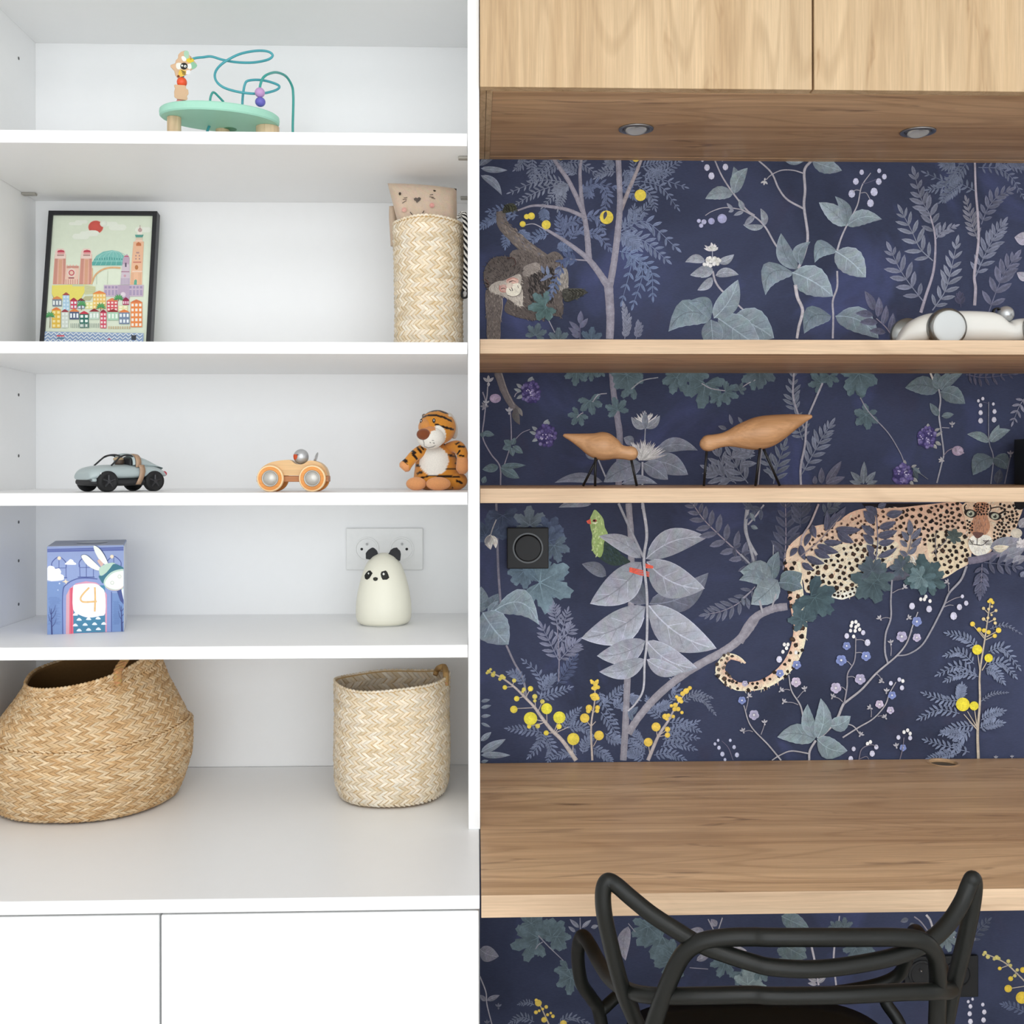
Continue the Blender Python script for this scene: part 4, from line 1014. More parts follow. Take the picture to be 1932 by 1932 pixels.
p.stem([(960, 540), (1100, 530), (1220, 500)], 70, '#51566a', 40, .1)
for q4 in ((1235, 540, -95, 180, '#375960'), (1245, 530, -20, 120, '#3b5d64'), (1250, 535, -150, 110, '#3b5d64'), (1290, 560, 30, 130, '#3f6168'), (1240, 550, 95, 130, '#49707a'), (1230, 540, 170, 110, '#5f868e'), (1100, 460, -60, 90, '#47626a'), (1090, 480, 190, 90, '#4a5f72'),
           (900, 560, 130, 190, '#43616a'), (900, 580, 70, 150, '#3f5c66'), (930, 560, -70, 140, '#47656e'), (890, 500, -110, 120, '#4a6070'), (470, 670, 35, 210, '#375763'), (500, 680, 70, 160, '#3d5f69'), (1450, 260, -140, 60, '#49605f'), (1450, 265, -20, 70, '#49605f')):
    p.lobed(*q4)
p.lobed(420, 840, -130, 130, '#40616c'); p.lobed(410, 830, 160, 90, '#40616c')
p.leaf(210, 560, 250, 366, 96, '#66828f', -.08); p.leaf(180, 560, 118, 436, 90, '#66828f', .1); p.leaf(260, 560, 412, 516, 150, '#5f7d88', .18, .03); p.leaf(250, 580, 415, 620, 110, '#5a7784', -.1, .03)
p.leaf(205, 560, -12, 500, 160, '#7d98a4', .14, .04); p.leaf(180, 590, -20, 560, 100, '#76919e', .2, .03); p.leaf(245, 560, 62, 726, 170, '#829ca8', -.05, .06)
p.stem([(120, 700), (140, 785)], 16, '#9a9aa6', 14); p.stem([(235, 655), (205, 745)], 12, '#9a9aa6', 11); p.stem([(60, 640), (0, 690)], 10, '#8b8ba0')
p.leaf(30, 690, 55, 740, 30, '#5c6a80'); p.leaf(0, 680, 15, 740, 30, '#5c6a80')
p.stem([(1550, 430), (1640, 415), (1790, 370), (1940, 330)], 52, '#75708a', 44, .07)
p.leaf(1700, 340, 1925, 285, 120, '#878fa0', .05); p.leaf(1720, 340, 1830, 330, 50, '#d8cdb4', .1); p.leaf(1760, 420, 1940, 345, 90, '#7d8699'); p.leaf(1850, 440, 1950, 400, 60, '#8e96a6'); p.leaf(1900, 200, 1960, 130, 60, '#9aa0ae'); p.spikes(1915, 310, 46, 0, 360, 12, '#d4d6dc', 20); p.leaf(1910, 540, 1940, 500, 40, '#6a7896')
p.frond([(1645, 450), (1640, 560), (1632, 650)], 6, 74, 36, '#5b6484', ang=50, stemc='#7a7590', sw=7); p.frond([(1660, 440), (1770, 452), (1870, 470)], 4, 84, 40, '#565f7c', ang=62, sw=7)
VST = '#a29fa8'
p.stem([(1540, 465), (1500, 560), (1420, 650), (1380, 742), (1300, 900), (1230, 1010), (1140, 1068), (1060, 1080)], 16, '#8f8f9e', 9)
p.stem([(1028, 560), (1020, 700), (1020, 820), (985, 930), (980, 1050), (1000, 1132)], 11, '#8f8f9e', 13)
p.stem([(525, 1650), (640, 1530), (690, 1420), (720, 1390), (820, 1310), (920, 1200), (1060, 1080), (1130, 990), (1168, 880), (1205, 780)], 20, VST, 7)
p.stem([(505, 1640), (430, 1530), (400, 1420), (340, 1320), (320, 1210)], 14, VST, 7); p.stem([(505, 1660), (465, 1730), (460, 1796)], 16, VST, 15)
p.stem([(460, 1750), (340, 1732), (262, 1760), (205, 1796)], 10, VST, 8); p.stem([(690, 1640), (800, 1570), (900, 1510), (980, 1420), (1010, 1340), (1055, 1260)], 11, VST, 6); p.stem([(680, 1540), (760, 1560), (812, 1622)], 8, VST, 7)
p.stem([(700, 1410), (720, 1290), (725, 1200), (772, 1110), (780, 955)], 11, '#8b8796', 7); p.stem([(268, 1796), (180, 1690), (60, 1560), (12, 1420)], 11, VST, 7)
for a in ((725, 1225, 780, 1235), (715, 1320, 660, 1290), (750, 1145, 690, 1110), (775, 1060, 840, 1070), (690, 1395, 625, 1362), (915, 1200, 958, 1252), (1020, 1080, 1018, 1000), (1020, 825, 950, 826), (1030, 650, 1105, 620), (1385, 745, 1450, 735), (1395, 720, 1500, 675), (1415, 640, 1410, 585), (1165, 905, 1130, 1000), (1130, 960, 1100, 950), (380, 1370, 430, 1315), (385, 1415, 290, 1400), (330, 1315, 265, 1320), (930, 1495, 980, 1502), (885, 1500, 880, 1440), (130, 1620, 155, 1545), (75, 1600, 10, 1600), (25, 1460, 45, 1360), (780, 970, 850, 985)):
    p.stem([(a[0], a[1]), ((a[0]+a[2])/2+4, (a[1]+a[3])/2-8), (a[2], a[3])], 6, '#908c9a', 4)
for l in ((500, 1650, 242, 1636, 140, .12), (502, 1645, 450, 1412, 96, -.1), (600, 1560, 744, 1495, 110, .12), (515, 1645, 540, 1372, 116, .12), (515, 1650, 722, 1732, 150, .14)): p.leaf(*l[:5], '#7b98a3', l[5], .05)
for (x, y, r) in ((717, 1012, 27), (680, 1110, 36), (850, 1082, 32), (375, 1142, 29), (260, 1200, 26), (1198, 845, 33), (1028, 1350, 27), (1103, 1710, 23), (0, 1385, 26)): p.flower5(x, y, r, '#6f8ad0')
for (x, y, r) in ((370, 1260, 33), (643, 1300, 36), (810, 1240, 36), (1095, 948, 36), (1198, 955, 28), (942, 1412, 28), (1017, 1453, 25), (82, 1485, 34), (20, 1270, 20)): p.flower5(x, y, r, RND.choice(('#b9afd4', '#a9a4cc', '#c2b2d2')))
for (x, y) in ((755, 850), (780, 845), (797, 866), (748, 872), (780, 880), (806, 897), (744, 905), (775, 906), (765, 945), (290, 1000), (315, 1000), (305, 1025), (280, 1050), (370, 1055), (1225, 690), (1260, 672), (1288, 702), (1250, 690), (1080, 1240), (1102, 1250), (1110, 1600), (1135, 1588), (1152, 1610), (880, 1668), (860, 1680)): p.bell(x, y, 14, '#e2e3e2')
for (x, y, r) in ((860, 985, 24), (718, 940, 20), (830, 918, 18), (1165, 735, 24), (1282, 755, 24), (1490, 742, 22), (1450, 802, 28), (1536, 716, 18), (1510, 670, 14), (1020, 1265, 17), (1078, 1240, 16), (1096, 1296, 18), (1072, 1636, 17), (1152, 1640, 17), (765, 1715, 17), (920, 1702, 18), (892, 1746, 22), (745, 1782, 20), (255, 1100, 24)): p.bell(x, y, r, '#bcc3dc')
for (x, y) in ((265, 1318), (430, 1310), (285, 1397), (620, 1362), (960, 1256), (945, 825), (1020, 992), (1110, 612), (1140, 822), (155, 1540), (8, 1597), (880, 1437), (982, 1502), (812, 1622), (45, 1357), (1410, 577), (990, 1325), (1058, 1700)): p.star(x, y, 22, '#b0b4be', RND.uniform(-150, -30))
p.stem([(800, 1796), (820, 1720), (880, 1690), (925, 1700)], 7, '#7c7486', 5); p.stem([(1080, 1796), (1100, 1720), (1110, 1640)], 6, '#7c7486', 5); p.stem([(800, 1790), (850, 1770), (870, 1790)], 5, '#7c7486')
yf = ([(1610, 1025), (1530, 960), (1415, 928)], [(1590, 1135), (1500, 1060), (1405, 1075)], [(1610, 1212), (1480, 1150), (1350, 1205)], [(1620, 1222), (1500, 1200), (1405, 1245)], [(1690, 1050), (1790, 1030), (1892, 1155)], [(1680, 1140), (1780, 1130), (1865, 1215)], [(1670, 1165), (1730, 1190), (1785, 1255)],
      [(1640, 1520), (1710, 1480), (1782, 1460)], [(1630, 1575), (1700, 1550), (1775, 1540)], [(1500, 1385), (1390, 1385), (1255, 1340)], [(1490, 1475), (1350, 1450), (1225, 1505)], [(1600, 1555), (1480, 1570), (1375, 1612)], [(1560, 1590), (1490, 1660), (1455, 1745)], [(1560, 1740), (1400, 1700), (1265, 1660)], [(1480, 1375), (1500, 1330), (1505, 1290)], [(1540, 1620), (1460, 1620), (1390, 1600)], [(1450, 1740), (1380, 1760), (1290, 1780)])
for f in yf: p.frond(f, 9, 50, 19, '#7186aa', sw=5)
for f in ([(1700, 895), (1800, 870), (1905, 925)], [(1640, 1390), (1720, 1340), (1812, 1332)]): p.frond(f, 9, 26, 10, '#6a7a98', ang=48, sw=5)
p.stem([(1620, 1790), (1615, 1600), (1630, 1400), (1630, 1200), (1665, 960), (1702, 700)], 20, '#b4a692', 8)
for a in ((1615, 1590, 1520, 1480), (1610, 1570, 1545, 1460), (1610, 1560, 1592, 1440), (1630, 1180, 1612, 1040), (1645, 1180, 1690, 1100), (1660, 960, 1580, 865), (1665, 950, 1625, 905), (1670, 970, 1732, 942), (1675, 950, 1755, 908), (1690, 790, 1655, 755), (1700, 790, 1738, 772), (1685, 850, 1655, 828), (1690, 850, 1730, 830)): p.stem([(a[0], a[1]), (a[2], a[3])], 8, '#b4a692', 5)
p.dots([(1513, 1413, 47), (1590, 1423, 31), (1612, 1038, 35), (1690, 1095, 29)], '#ecd22f'); p.dots([(1758, 905, 19), (1580, 862, 17), (1625, 900, 16), (1658, 906, 15), (1690, 918, 15), (1732, 943, 15), (1705, 700, 15), (1690, 708, 10), (1718, 715, 12)], '#e4c548')
p.dots([(1690, 760, 10), (1655, 755, 11), (1740, 770, 11), (1655, 828, 12), (1685, 820, 10), (1730, 828, 11), (1735, 855, 11), (1710, 800, 8), (1712, 742, 9)], '#d9c27a')
p.star(1740, 1780, 16, '#9aa0ae'); p.star(1850, 1775, 14, '#9aa0ae')
lowprint = p
# ---- G, H: below the desk
p = newprint(); p.frame(*G_)
for q4 in ((440, 470, -100, 190), (400, 500, 170, 190), (430, 480, -150, 170), (520, 480, -50, 160), (560, 470, 60, 120), (1300, 470, 170, 210), (1200, 400, 100, 160), (1380, 600, 160, 160), (1370, 640, 110, 160), (640, 700, 120, 120), (660, 760, 100, 140), (1740, 650, 110, 130), (1850, 720, 60, 120), (380, 380, -90, 110)): p.lobed(*q4, '#587682')
p.leaf(1060, 400, 1040, 640, 90, '#8d90a2', .1); p.leaf(20, 560, 152, 612, 110, '#7c8093', .1); p.leaf(1590, 430, 1500, 420, 40, '#8d90a2'); p.leaf(1780, 560, 1890, 572, 50, '#a0a2ae'); p.leaf(1540, 640, 1640, 590, 50, '#8d90a2')
p.stem([(430, 465), (500, 540), (605, 640)], 9, '#8c90a0', 6); p.stem([(410, 560), (430, 530), (460, 510)], 7, '#8c90a0'); p.stem([(20, 750), (62, 860), (70, 950), (105, 1090)], 9, '#9a9ca8', 8); p.stem([(1490, 690), (1620, 700)], 6, '#8c8fa2')
p.leaf(70, 920, 158, 884, 36, '#7c8093'); p.leaf(60, 925, 22, 880, 34, '#7c8093'); p.star(150, 965, 24, '#6a7288'); p.star(70, 1080, 22, '#6a7288')
p.stem([(725, 430), (722, 340)], 9, '#8c90a0', 6); p.leaf(715, 410, 650, 350, 30, '#8791a4'); p.leaf(735, 410, 800, 355, 30, '#8791a4'); p.leaf(800, 410, 850, 395, 30, '#8791a4'); p.leaf(690, 440, 640, 400, 26, '#8791a4')
p.stem([(1060, 380), (1110, 440)], 6, '#8c90a0'); p.stem([(1620, 350), (1660, 430)], 8, '#a2a0ac'); p.stem([(1690, 430), (1720, 340)], 8, '#a2a0ac'); p.leaf(1680, 400, 1640, 350, 50, '#8d90a2')
p.frond([(570, 1085), (650, 1040), (770, 1075)], 8, 44, 14, '#6c7c98', ang=48); p.frond([(400, 1070), (320, 1040), (245, 1070)], 8, 44, 14, '#6c7c98'); p.frond([(400, 950), (350, 935), (300, 945)], 6, 30, 11, '#6c7c98')
p.stem([(505, 1090), (465, 1000), (430, 930)], 11, '#b4a692', 7)
p.dots([(430, 938, 24), (415, 918, 12), (485, 965, 13), (460, 980, 10), (413, 1003, 14), (436, 992, 10), (495, 1020, 11), (532, 1030, 13), (470, 1055, 20), (517, 1008, 9), (606, 1082, 24)], '#e2c455')
p.frame(*H_)
p.leaf(270, 320, 458, 404, 120, '#67828c', .02, .06); p.stem([(668, 320), (655, 420)], 9, '#a8a4b0', 7); p.lobed(700, 400, -80, 80, '#566d78'); p.lobed(640, 400, -120, 60, '#566d78')
p.stem([(470, 500), (500, 640), (525, 795)], 15, '#b8b2be', 13); p.stem([(635, 500), (628, 640), (645, 795)], 13, '#b8b2be', 12)
p.lobed(330, 610, -90, 130, '#5a7379'); p.lobed(330, 540, 60, 130, '#5a7379'); p.leaf(280, 520, 445, 610, 120, '#5a7379'); p.lobed(800, 540, 20, 130, '#566f7a'); p.lobed(780, 540, 120, 110, '#566f7a')
p.leaf(515, 770, 448, 742, 34, '#a0a2ae'); p.leaf(520, 780, 578, 730, 34, '#a0a2ae'); p.leaf(515, 790, 450, 780, 26, '#a0a2ae')
p.lobed(60, 800, -100, 130, '#7b979c'); p.lobed(40, 790, -40, 150, '#7b979c'); p.lobed(120, 690, 10, 110, '#5a7880')
p.stem([(1180, 325), (1225, 360), (1275, 425)], 10, '#8d8796', 8); p.stem([(1262, 312), (1290, 350), (1312, 425)], 16, '#b5b0b6', 14); p.leaf(1140, 340, 1085, 360, 36, '#6a7486'); p.leaf(1180, 370, 1145, 400, 36, '#6a7486'); p.stem([(1440, 425), (1452, 470), (1450, 500)], 10, '#b5b0b6')
p.lobed(1400, 470, 80, 110, '#6b8289'); p.frond([(1560, 500), (1620, 420), (1680, 360)], 5, 60, 24, '#4d5a72'); p.leaf(1580, 490, 1600, 470, 24, '#7a8294')
p.stem([(1670, 580), (1740, 610), (1820, 655), (1945, 775)], 8, '#b4a692', 10)
for a in ((1820, 660, 1768, 680), (1830, 665, 1826, 630), (1880, 710, 1842, 748), (1945, 800, 1830, 818)): p.stem([(a[0], a[1]), (a[2], a[3])], 6, '#b4a692', 5)
p.dots([(1665, 572, 13), (1655, 585, 10), (1685, 600, 15), (1745, 605, 16), (1728, 615, 11), (1760, 612, 12), (1825, 630, 14), (1840, 660, 12), (1886, 690, 12), (1870, 730, 12)], '#c8bd72'); p.dots([(1766, 680, 13), (1841, 750, 17), (1824, 818, 26), (1925, 690, 20), (1918, 880, 42)], '#e0c13a')
for x, y, r in ((1580, 888, 11), (1550, 905, 12), (1565, 937, 16), (1560, 987, 18), (1565, 1040, 20), (1650, 925, 14), (1660, 975, 18), (1655, 1030, 19)): p.bell(x, y, r, '#c3c7d8')
p.frond([(1945, 985), (1860, 945), (1795, 928)], 6, 46, 18, '#56688c')
p.leaf(1560, 700, 1520, 720, 30, '#6a7486')
deskprint = p
# ---- monkey
p = newprint(); p.frame(*A_); p.k = leafprint.k//3
def blobp(pts, c, c2, n, cs, ang, L=22, w_=4.2):
    p.poly(pts, c, 4, c2)
    p.strokes(pts, int(n*1.7), L, w_, cs, ang, 30)
BR = ('#5a504c', '#70645e', '#4a4240', '#837770')
p.stem([(165, 440), (185, 540), (300, 655), (400, 740), (470, 800)], 62, '#6f6561', 116, .05)
p.strokes([(150, 450), (215, 500), (330, 620), (460, 750), (420, 820), (300, 720), (165, 560)], 160, 34, 7, ('#7a6e66', '#8d8076', '#5f5652', '#6c6d78'), 45, 20)
blobp([(230, 740), (340, 715), (450, 760), (540, 722), (600, 760), (630, 860), (634, 980), (600, 1050), (606, 1120), (590, 1178), (520, 1172), (470, 1200), (380, 1202), (270, 1180), (190, 1130), (230, 1000)], '#6a605c', '#5a514e', 420, BR+('#3b3536',), lambda x, y: 60+(x-400)*.1)
p.strokes([(370, 860), (520, 820), (560, 900), (520, 1060), (380, 1080), (340, 950)], 170, 40, 8, ('#2e2a2b', '#3a3434', '#443d3b'), 70)
blobp([(330, 830), (420, 800), (440, 850), (330, 900)], '#948a84', '#807670', 60, ('#a59b93', '#8d837c'), 20)
blobp([(560, 860), (632, 850), (636, 980), (580, 990)], '#8f8a84', '#7a736e', 70, ('#9c958e', '#857d76', '#b0a9a0'), 90)
blobp([(600, 990), (680, 980), (740, 985), (772, 1010), (740, 1030), (700, 1050), (640, 1075), (608, 1060)], '#454440', '#38382f', 60, ('#52524a', '#35352f', '#5d5c50'), 10)
for i in range(4): p.stem([(640+i*24, 990), (672+i*24, 1012), (664+i*20, 1062-i*8)], 8, '#26271f', 4)
blobp([(200, 395), (255, 385), (278, 420), (235, 445), (180, 450)], '#44463c', '#33362c', 30, ('#55583f', '#2f3126'), 30)
for i in range(4): p.stem([(190+i*22, 395+i*3), (205+i*20, 412), (208+i*20, 440)], 6, '#222419', 3)
blobp([(70, 985), (160, 1010), (178, 1100), (165, 1230), (158, 1340), (75, 1340), (68, 1200), (58, 1080)], '#6b605c', '#6f6560', 190, ('#7a6f68', '#8b8078', '#5c5350', '#675f5e'), 90)
p.stem([(176, 1050), (178, 1110), (165, 1200)], 8, '#9c918a', 4)
blobp([(60, 830), (120, 765), (220, 760), (285, 800), (318, 860), (300, 910), (240, 960), (150, 1000), (85, 1000), (48, 920)], '#544b48', '#6d635e', 240, ('#463f3e', '#5d5350', '#6a605a', '#3a3536'), lambda x, y: math.degrees(math.atan2(y-950, x-220)))
blobp([(190, 925), (290, 880), (312, 910), (305, 960), (322, 1010), (318, 1095), (290, 1105), (240, 1070), (190, 1040), (90, 1000), (95, 960), (150, 930)], '#a2988f', '#bfb6aa', 110, ('#b5aba0', '#cdc5b9', '#978c84'), 60, 26)
p.disc(185, 982, 32, '#c79b90', 28); p.disc(248, 930, 46, '#d8ac9c', 24); p.poly([(205, 985), (240, 955), (290, 945), (312, 975), (300, 1020), (255, 1042), (215, 1030)], '#e2dcc8', 4); p.disc(228, 960, 24, '#d9c6b4', 22)
p.stem([(225, 938), (250, 928), (272, 934)], 6, '#3a2c2a', 3); p.stem([(168, 985), (185, 980), (200, 985)], 6, '#3a2c2a', 3); p.stem([(225, 985), (240, 998)], 5, '#3a3232'); p.stem([(243, 975), (250, 1000)], 5, '#3a3232'); p.stem([(285, 960), (290, 980)], 4, '#6a5a52'); p.stem([(212, 1028), (255, 1040), (300, 1020), (314, 980)], 5, '#6d625a', 4); p.stem([(158, 960), (165, 1000), (200, 1008)], 5, '#b0655a', 3); p.stem([(210, 925), (250, 908), (290, 920)], 5, '#b0655a', 3)
p.stem([(210, 770), (255, 770), (270, 810), (245, 830)], 7, '#4a2f2c', 4); p.stem([(55, 915), (75, 935), (80, 975)], 8, '#5a3b36', 5); p.stem([(60, 940), (78, 955)], 8, '#2a2022')
p.lobed(480, 1100, 175, 140, '#4f7a7c'); p.lobed(480, 1120, 130, 110, '#46706f')
for l in ((470, 880, 450, 820, 24), (500, 890, 490, 820, 26), (530, 890, 470, 900, 26), (545, 880, 580, 820, 26), (560, 900, 600, 850, 26), (530, 940, 520, 1030, 26), (550, 950, 500, 970, 26), (560, 930, 590, 960, 24), (500, 900, 440, 930, 22)): p.leaf(*l, '#6d80a4', vein=False)
p.frond([(700, 785), (620, 770), (560, 900)], 6, 60, 24, '#4a6090'); p.frond([(560, 900), (540, 960), (520, 1030)], 4, 50, 22, '#55709c')
monkey = p
for pr, nm in ((leafprint, 'printed_foliage'), (lowprint, 'printed_foliage'), (deskprint, 'printed_foliage'), (BIRD, 'printed_bird'), (LEO, 'printed_leopard'), (monkey, 'printed_monkey')):
    pr.mb.build(nm, PRINT, wp, fixn=False)
# ------------------------------------------------------------------ objects
def crop(ox, oy, sc):
    return lambda x, y, Y: P(ox + x/sc, oy + y/sc, Y)
Z1, Z2, Z3, Z4 = zs[0][0], zs[1][0], zs[2][0], zs[3][0]     # tops of the four white shelves

# ---- switches and sockets
def plate(name, px0, py0, px1, py1, y, mat, label, cat):
    a, b_ = P(px0, py1, y), P(px1, py0, y)
    t = thing(name, Vector(((a.x+b_.x)/2, y, (a.z+b_.z)/2)), label, cat)
    box_obj('cover_plate', mat, t, a.x, b_.x, y-.007, y, a.z, b_.z, .0015)
    return t, a, b_
MATTE = plain('matte black plastic', (0.010, 0.011, 0.013), 0.5, 0.35)
t, a, b_ = plate('dimmer_switch', 956.5, 995, 1034.5, 1072.5, YW-.006, MATTE, 'square black dimmer switch with a round knob on the wallpaper', 'switch')
c0 = P(996, 1034, YW-.013)
Rx = Matrix.Rotation(PI/2, 3, 'X')
MB().lathe([(.0262, 0.0), (.0262, .0015), (.0235, .0015), (.0235, 0)], c0, 48, Rx).build('knob_ring', plain('gloss black', (0.004, 0.004, 0.004), 0.2), t, smooth=False)
MB().lathe([(.0228, 0), (.0226, .0065), (.0212, .0078), (0, .0080)], c0, 48, Rx).build('knob', MATTE, t, smooth=False, bevel=.0004)
t, a, b_ = plate('wall_socket', 1704, 1800, 1843, 1880, YW-.006, MATTE, 'double black wall socket below the desk, behind the chair back', 'socket')
for cx in (1740, 1808):
    c0 = P(cx, 1838, YW-.013)
    s_ = MB().lathe([(.0245, -.001), (.0243, .002), (.0205, .0022), (.019, .0006), (0, .0005)], c0, 32, Rx).build('socket_well', MATTE, t)
    MB().ellipsoid(c0+Vector((-.004, -.002, .008)), (.0022, .006, .0022), 10, 8).build('earth_pin', CHROME, s_, smooth=True)
SOCKW = plain('white socket plastic', (0.80, 0.80, 0.79), 0.35, 0.4)
t, a, b_ = plate('wall_socket', 653.7, 996, 798.3, 1075.2, YB-.0005, SOCKW, 'double white wall socket on the back panel, behind the panda night light', 'socket')
for cx in (692, 758):
    c0 = P(cx, 1036, YB-.0078)
    s_ = MB().lathe([(.0208, -.001), (.0206, .0016), (.0182, .0018), (.0172, .0004), (0, .0003)], c0, 40, Rx).build('socket_well', SOCKW, t, smooth=False)
    MB().ellipsoid(c0+Vector((.0005, -.001, .0085)), (.0022, .006, .0022), 12, 8).build('earth_pin', CHROME, s_, smooth=True)
    for dx in (-.0085, .0085):
        MB().lathe([(.0023, .0002), (.0023, .0006), (0, .0006)], c0+Vector((dx, 0, 0)), 14, Rx).build('pin_hole', plain('dark hole', (.01, .01, .01), .8), s_)

# ---- woven baskets
def straw(name, base, rough=0.62):
    return vcol(name, rough, 0.25, 0.10, 260, 0.25, 700)
STRAW = straw('palm straw', None)
SEAG = straw('seagrass', None)
def weave(mb, S, nu, nv, u0, u1, v0, v1, tones, thick, slant=1.0, wd=0.92, flip=False, dark=0.0):
    """herringbone strips: every strip is a little pillow following the surface S(u,v)->(point, normal)"""
    for j in range(nv):
        sg = 1 if j % 2 else -1
        vc = v0+(v1-v0)*(j+.5)/nv; hv = (v1-v0)/nv*.60
        rowtone = RND.uniform(.93, 1.04)
        for i in range(nu):
            uc = u0+(u1-u0)*(i+.5+(.25 if j % 2 else 0))/nu
            du = (u1-u0)/nu
            c = RND.choice(tones); k = RND.uniform(.88, 1.08)*rowtone
            th = thick*RND.uniform(.75, 1.2); jit = RND.uniform(-.1, .1)
            vs = []; cs = []
            for a in (-1, -.35, .35, 1):
                for b2 in (-1, 0, 1):
                    u = uc + du*(sg*slant*a*.62 + b2*wd/2 + jit)
                    v_ = vc + hv*a
                    p_, n_ = S(u, min(max(v_, 0), 1))
                    off = th*(1-.75*b2*b2)*(1-.85*a**4) - th*.15
                    vs.append(p_ + n_*off)
                    kk = k*(1-.10*abs(b2))
                    cs.append(tuple(min(.95, x*kk) for x in c))
            fs = []
            for r in range(3):
                for q in range(2):
                    o = r*3+q
                    fs.append((o, o+1, o+4, o+3) if not flip else (o+3, o+4, o+1, o))
            mb.add(vs, fs, cs)
def revolved(c, prof, rx=1.0, ry=1.0, wob=None):
    """prof(v)->(r,z); returns S(u,v) with u in turns; wob(u,v)->(dr,dz)"""
    def raw(u, v):
        r, z = prof(v); a = 2*PI*u
        dr, dz = wob(a, v) if wob else (0, 0)
        return Vector((c[0]+(r+dr)*rx*math.cos(a), c[1]+(r+dr)*ry*math.sin(a), c[2]+z+dz))
    def S(u, v):
        p_ = raw(u, v); e = 1e-3
        du = raw(u+e, v)-raw(u-e, v); dv = raw(u, min(v+e, 1))-raw(u, max(v-e, 0))
        n_ = du.cross(dv); n_.normalize()
        return p_, n_
    return S, raw
def shell(raw, nu, nv, tin=0.003, zb=None, colr=(.55, .40, .24), inn=None):
    """closed-bottom double wall"""
    mb = MB(); vs = []; fs = []
    for j in range(nv+1):
        for i in range(nu): vs.append(raw(i/nu, j/nv))
    cen = sum(vs[:nu], Vector())/nu
    base = len(vs)
    for j in range(nv+1):
        for i in range(nu):
            p_ = raw(i/nu, j/nv); d = Vector((p_.x-cen.x, p_.y-cen.y, 0))
            l = d.length; q_ = p_ - d*(min(tin/l, .5)) if l > 1e-6 else p_
            q_.z = max(q_.z, cen.z+tin)
            vs.append(q_)
    for j in range(nv):
        for i in range(nu):
            k = (i+1) % nu
            fs.append((j*nu+i, j*nu+k, (j+1)*nu+k, (j+1)*nu+i))
            fs.append((base+j*nu+i, base+(j+1)*nu+i, base+(j+1)*nu+k, base+j*nu+k))
    for i in range(nu):
        k = (i+1) % nu
        fs.append((nv*nu+i, nv*nu+k, base+nv*nu+k, base+nv*nu+i))
    fs.append(tuple(reversed(range(nu)))); fs.append(tuple(base+i for i in range(nu)))
    mb.add(vs, fs, colr)
    return mb
def lerp_prof(tab):
    tab = [(a_[0], a_[1], a_[2]) for a_ in tab]
    def f(v):
        for (v0, r0, z0), (v1, r1, z1) in zip(tab, tab[1:]):
            if v <= v1+1e-9:
                t_ = (v-v0)/(v1-v0) if v1 > v0 else 0
                t2 = t_*t_*(3-2*t_) if False else t_
                return r0+(r1-r0)*t2, z0+(z1-z0)*t2
        return tab[-1][1], tab[-1][2]
    return f
PALE = [hx('#ecdfca'), hx('#e6d8bf'), hx('#efe5d3'), hx('#e3d2b6'), hx('#ebddc8'), hx('#e9d8be'), hx('#dfcbab')]
def rim_braid(mb, raw, n, r, tones, v=1.0):
    for i in range(n):
        u0, u1 = i/n, (i+1.5)/n
        a_, b_ = raw(u0, v), raw(u1, v)
        up = Vector((0, 0, 1))
        c = RND.choice(tones); k = RND.uniform(.85, 1.05)
        mb.tube([a_-up*r*.7, (a_+b_)/2+up*r*.5, b_-up*r*.7], [r*.5, r*.95, r*.5], 6, smooth=3, col=tuple(x*k for x in c))

# small palm basket on the worktop
cb = P(739.5, 1440, 1.776); cb.z = ZCT
R0b = 0.0885
prof = lerp_prof([(0, .074, 0.002), (.04, .082, .006), (.12, .0875, .022), (.35, .0885, .062), (.7, .0865, .125), (1, .0870, .179)])
def wob(a, v):
    return (.0022*math.sin(2*a+1)*v + .0012*math.sin(5*a), v**2*(.0035*math.cos(a-.15)+.0025*math.cos(2*a)+.0012*math.sin(4*a+.5)))
S, raw = revolved(cb, prof, 1, 1, wob)
t = thing('woven_basket', cb, 'pale round palm-leaf basket standing open beside the white divider on the worktop', 'basket')
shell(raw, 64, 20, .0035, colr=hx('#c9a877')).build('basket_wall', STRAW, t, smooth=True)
mb = MB(); weave(mb, S, 66, 27, 0, 1, .015, .985, PALE, .0022, wd=.86)
o = mb.build('woven_strands', STRAW, t, smooth=True, fixn=False); o['kind'] = 'stuff'
S2, raw2 = revolved(cb, lambda v: (prof(v)[0]-.0040, prof(v)[1]), 1, 1, wob)
def S2n(u, v):
    p_, n_ = S2(u, v); return p_, -n_
mb = MB(); weave(mb, S2n, 30, 6, 0, .5, .68, .985, [tuple(x*.95 for x in c_) for c_ in PALE], .0018, flip=True)
o = mb.build('inner_strands', STRAW, t, smooth=True, fixn=False); o['kind'] = 'stuff'
mb = MB(); rim_braid(mb, raw, 84, .0021, PALE); mb.build('rim', STRAW, t, smooth=True, fixn=False)
pr = raw(0.97, 1.0); pr2 = raw(0.055, 1.0)
mb = MB()
loop = [pr+Vector((-.001, -.004, -.012)), pr+Vector((-.0015, -.002, .005)), (pr+pr2)/2+Vector((-.004, 0, .011)), (pr+pr2)/2+Vector((-.011, .004, .010)), pr2+Vector((-.016, .0, .002)), pr2+Vector((-.019, -.002, -.006))]
mb.tube(loop, [.0042, .0046, .0048, .0046, .0044, .004], 8, smooth=6, col=hx('#b08d5c'))
for k in range(18):
    q = catmull(loop, 4)[min(k+1, 19)]
    mb.ellipsoid(Vector(q), (.0042, .0046, .0034), 8, 6, Matrix.Rotation(.6*(-1)**k, 3, 'Y'), col=tuple(x*RND.uniform(.55, .9) for x in hx('#c8a878')))
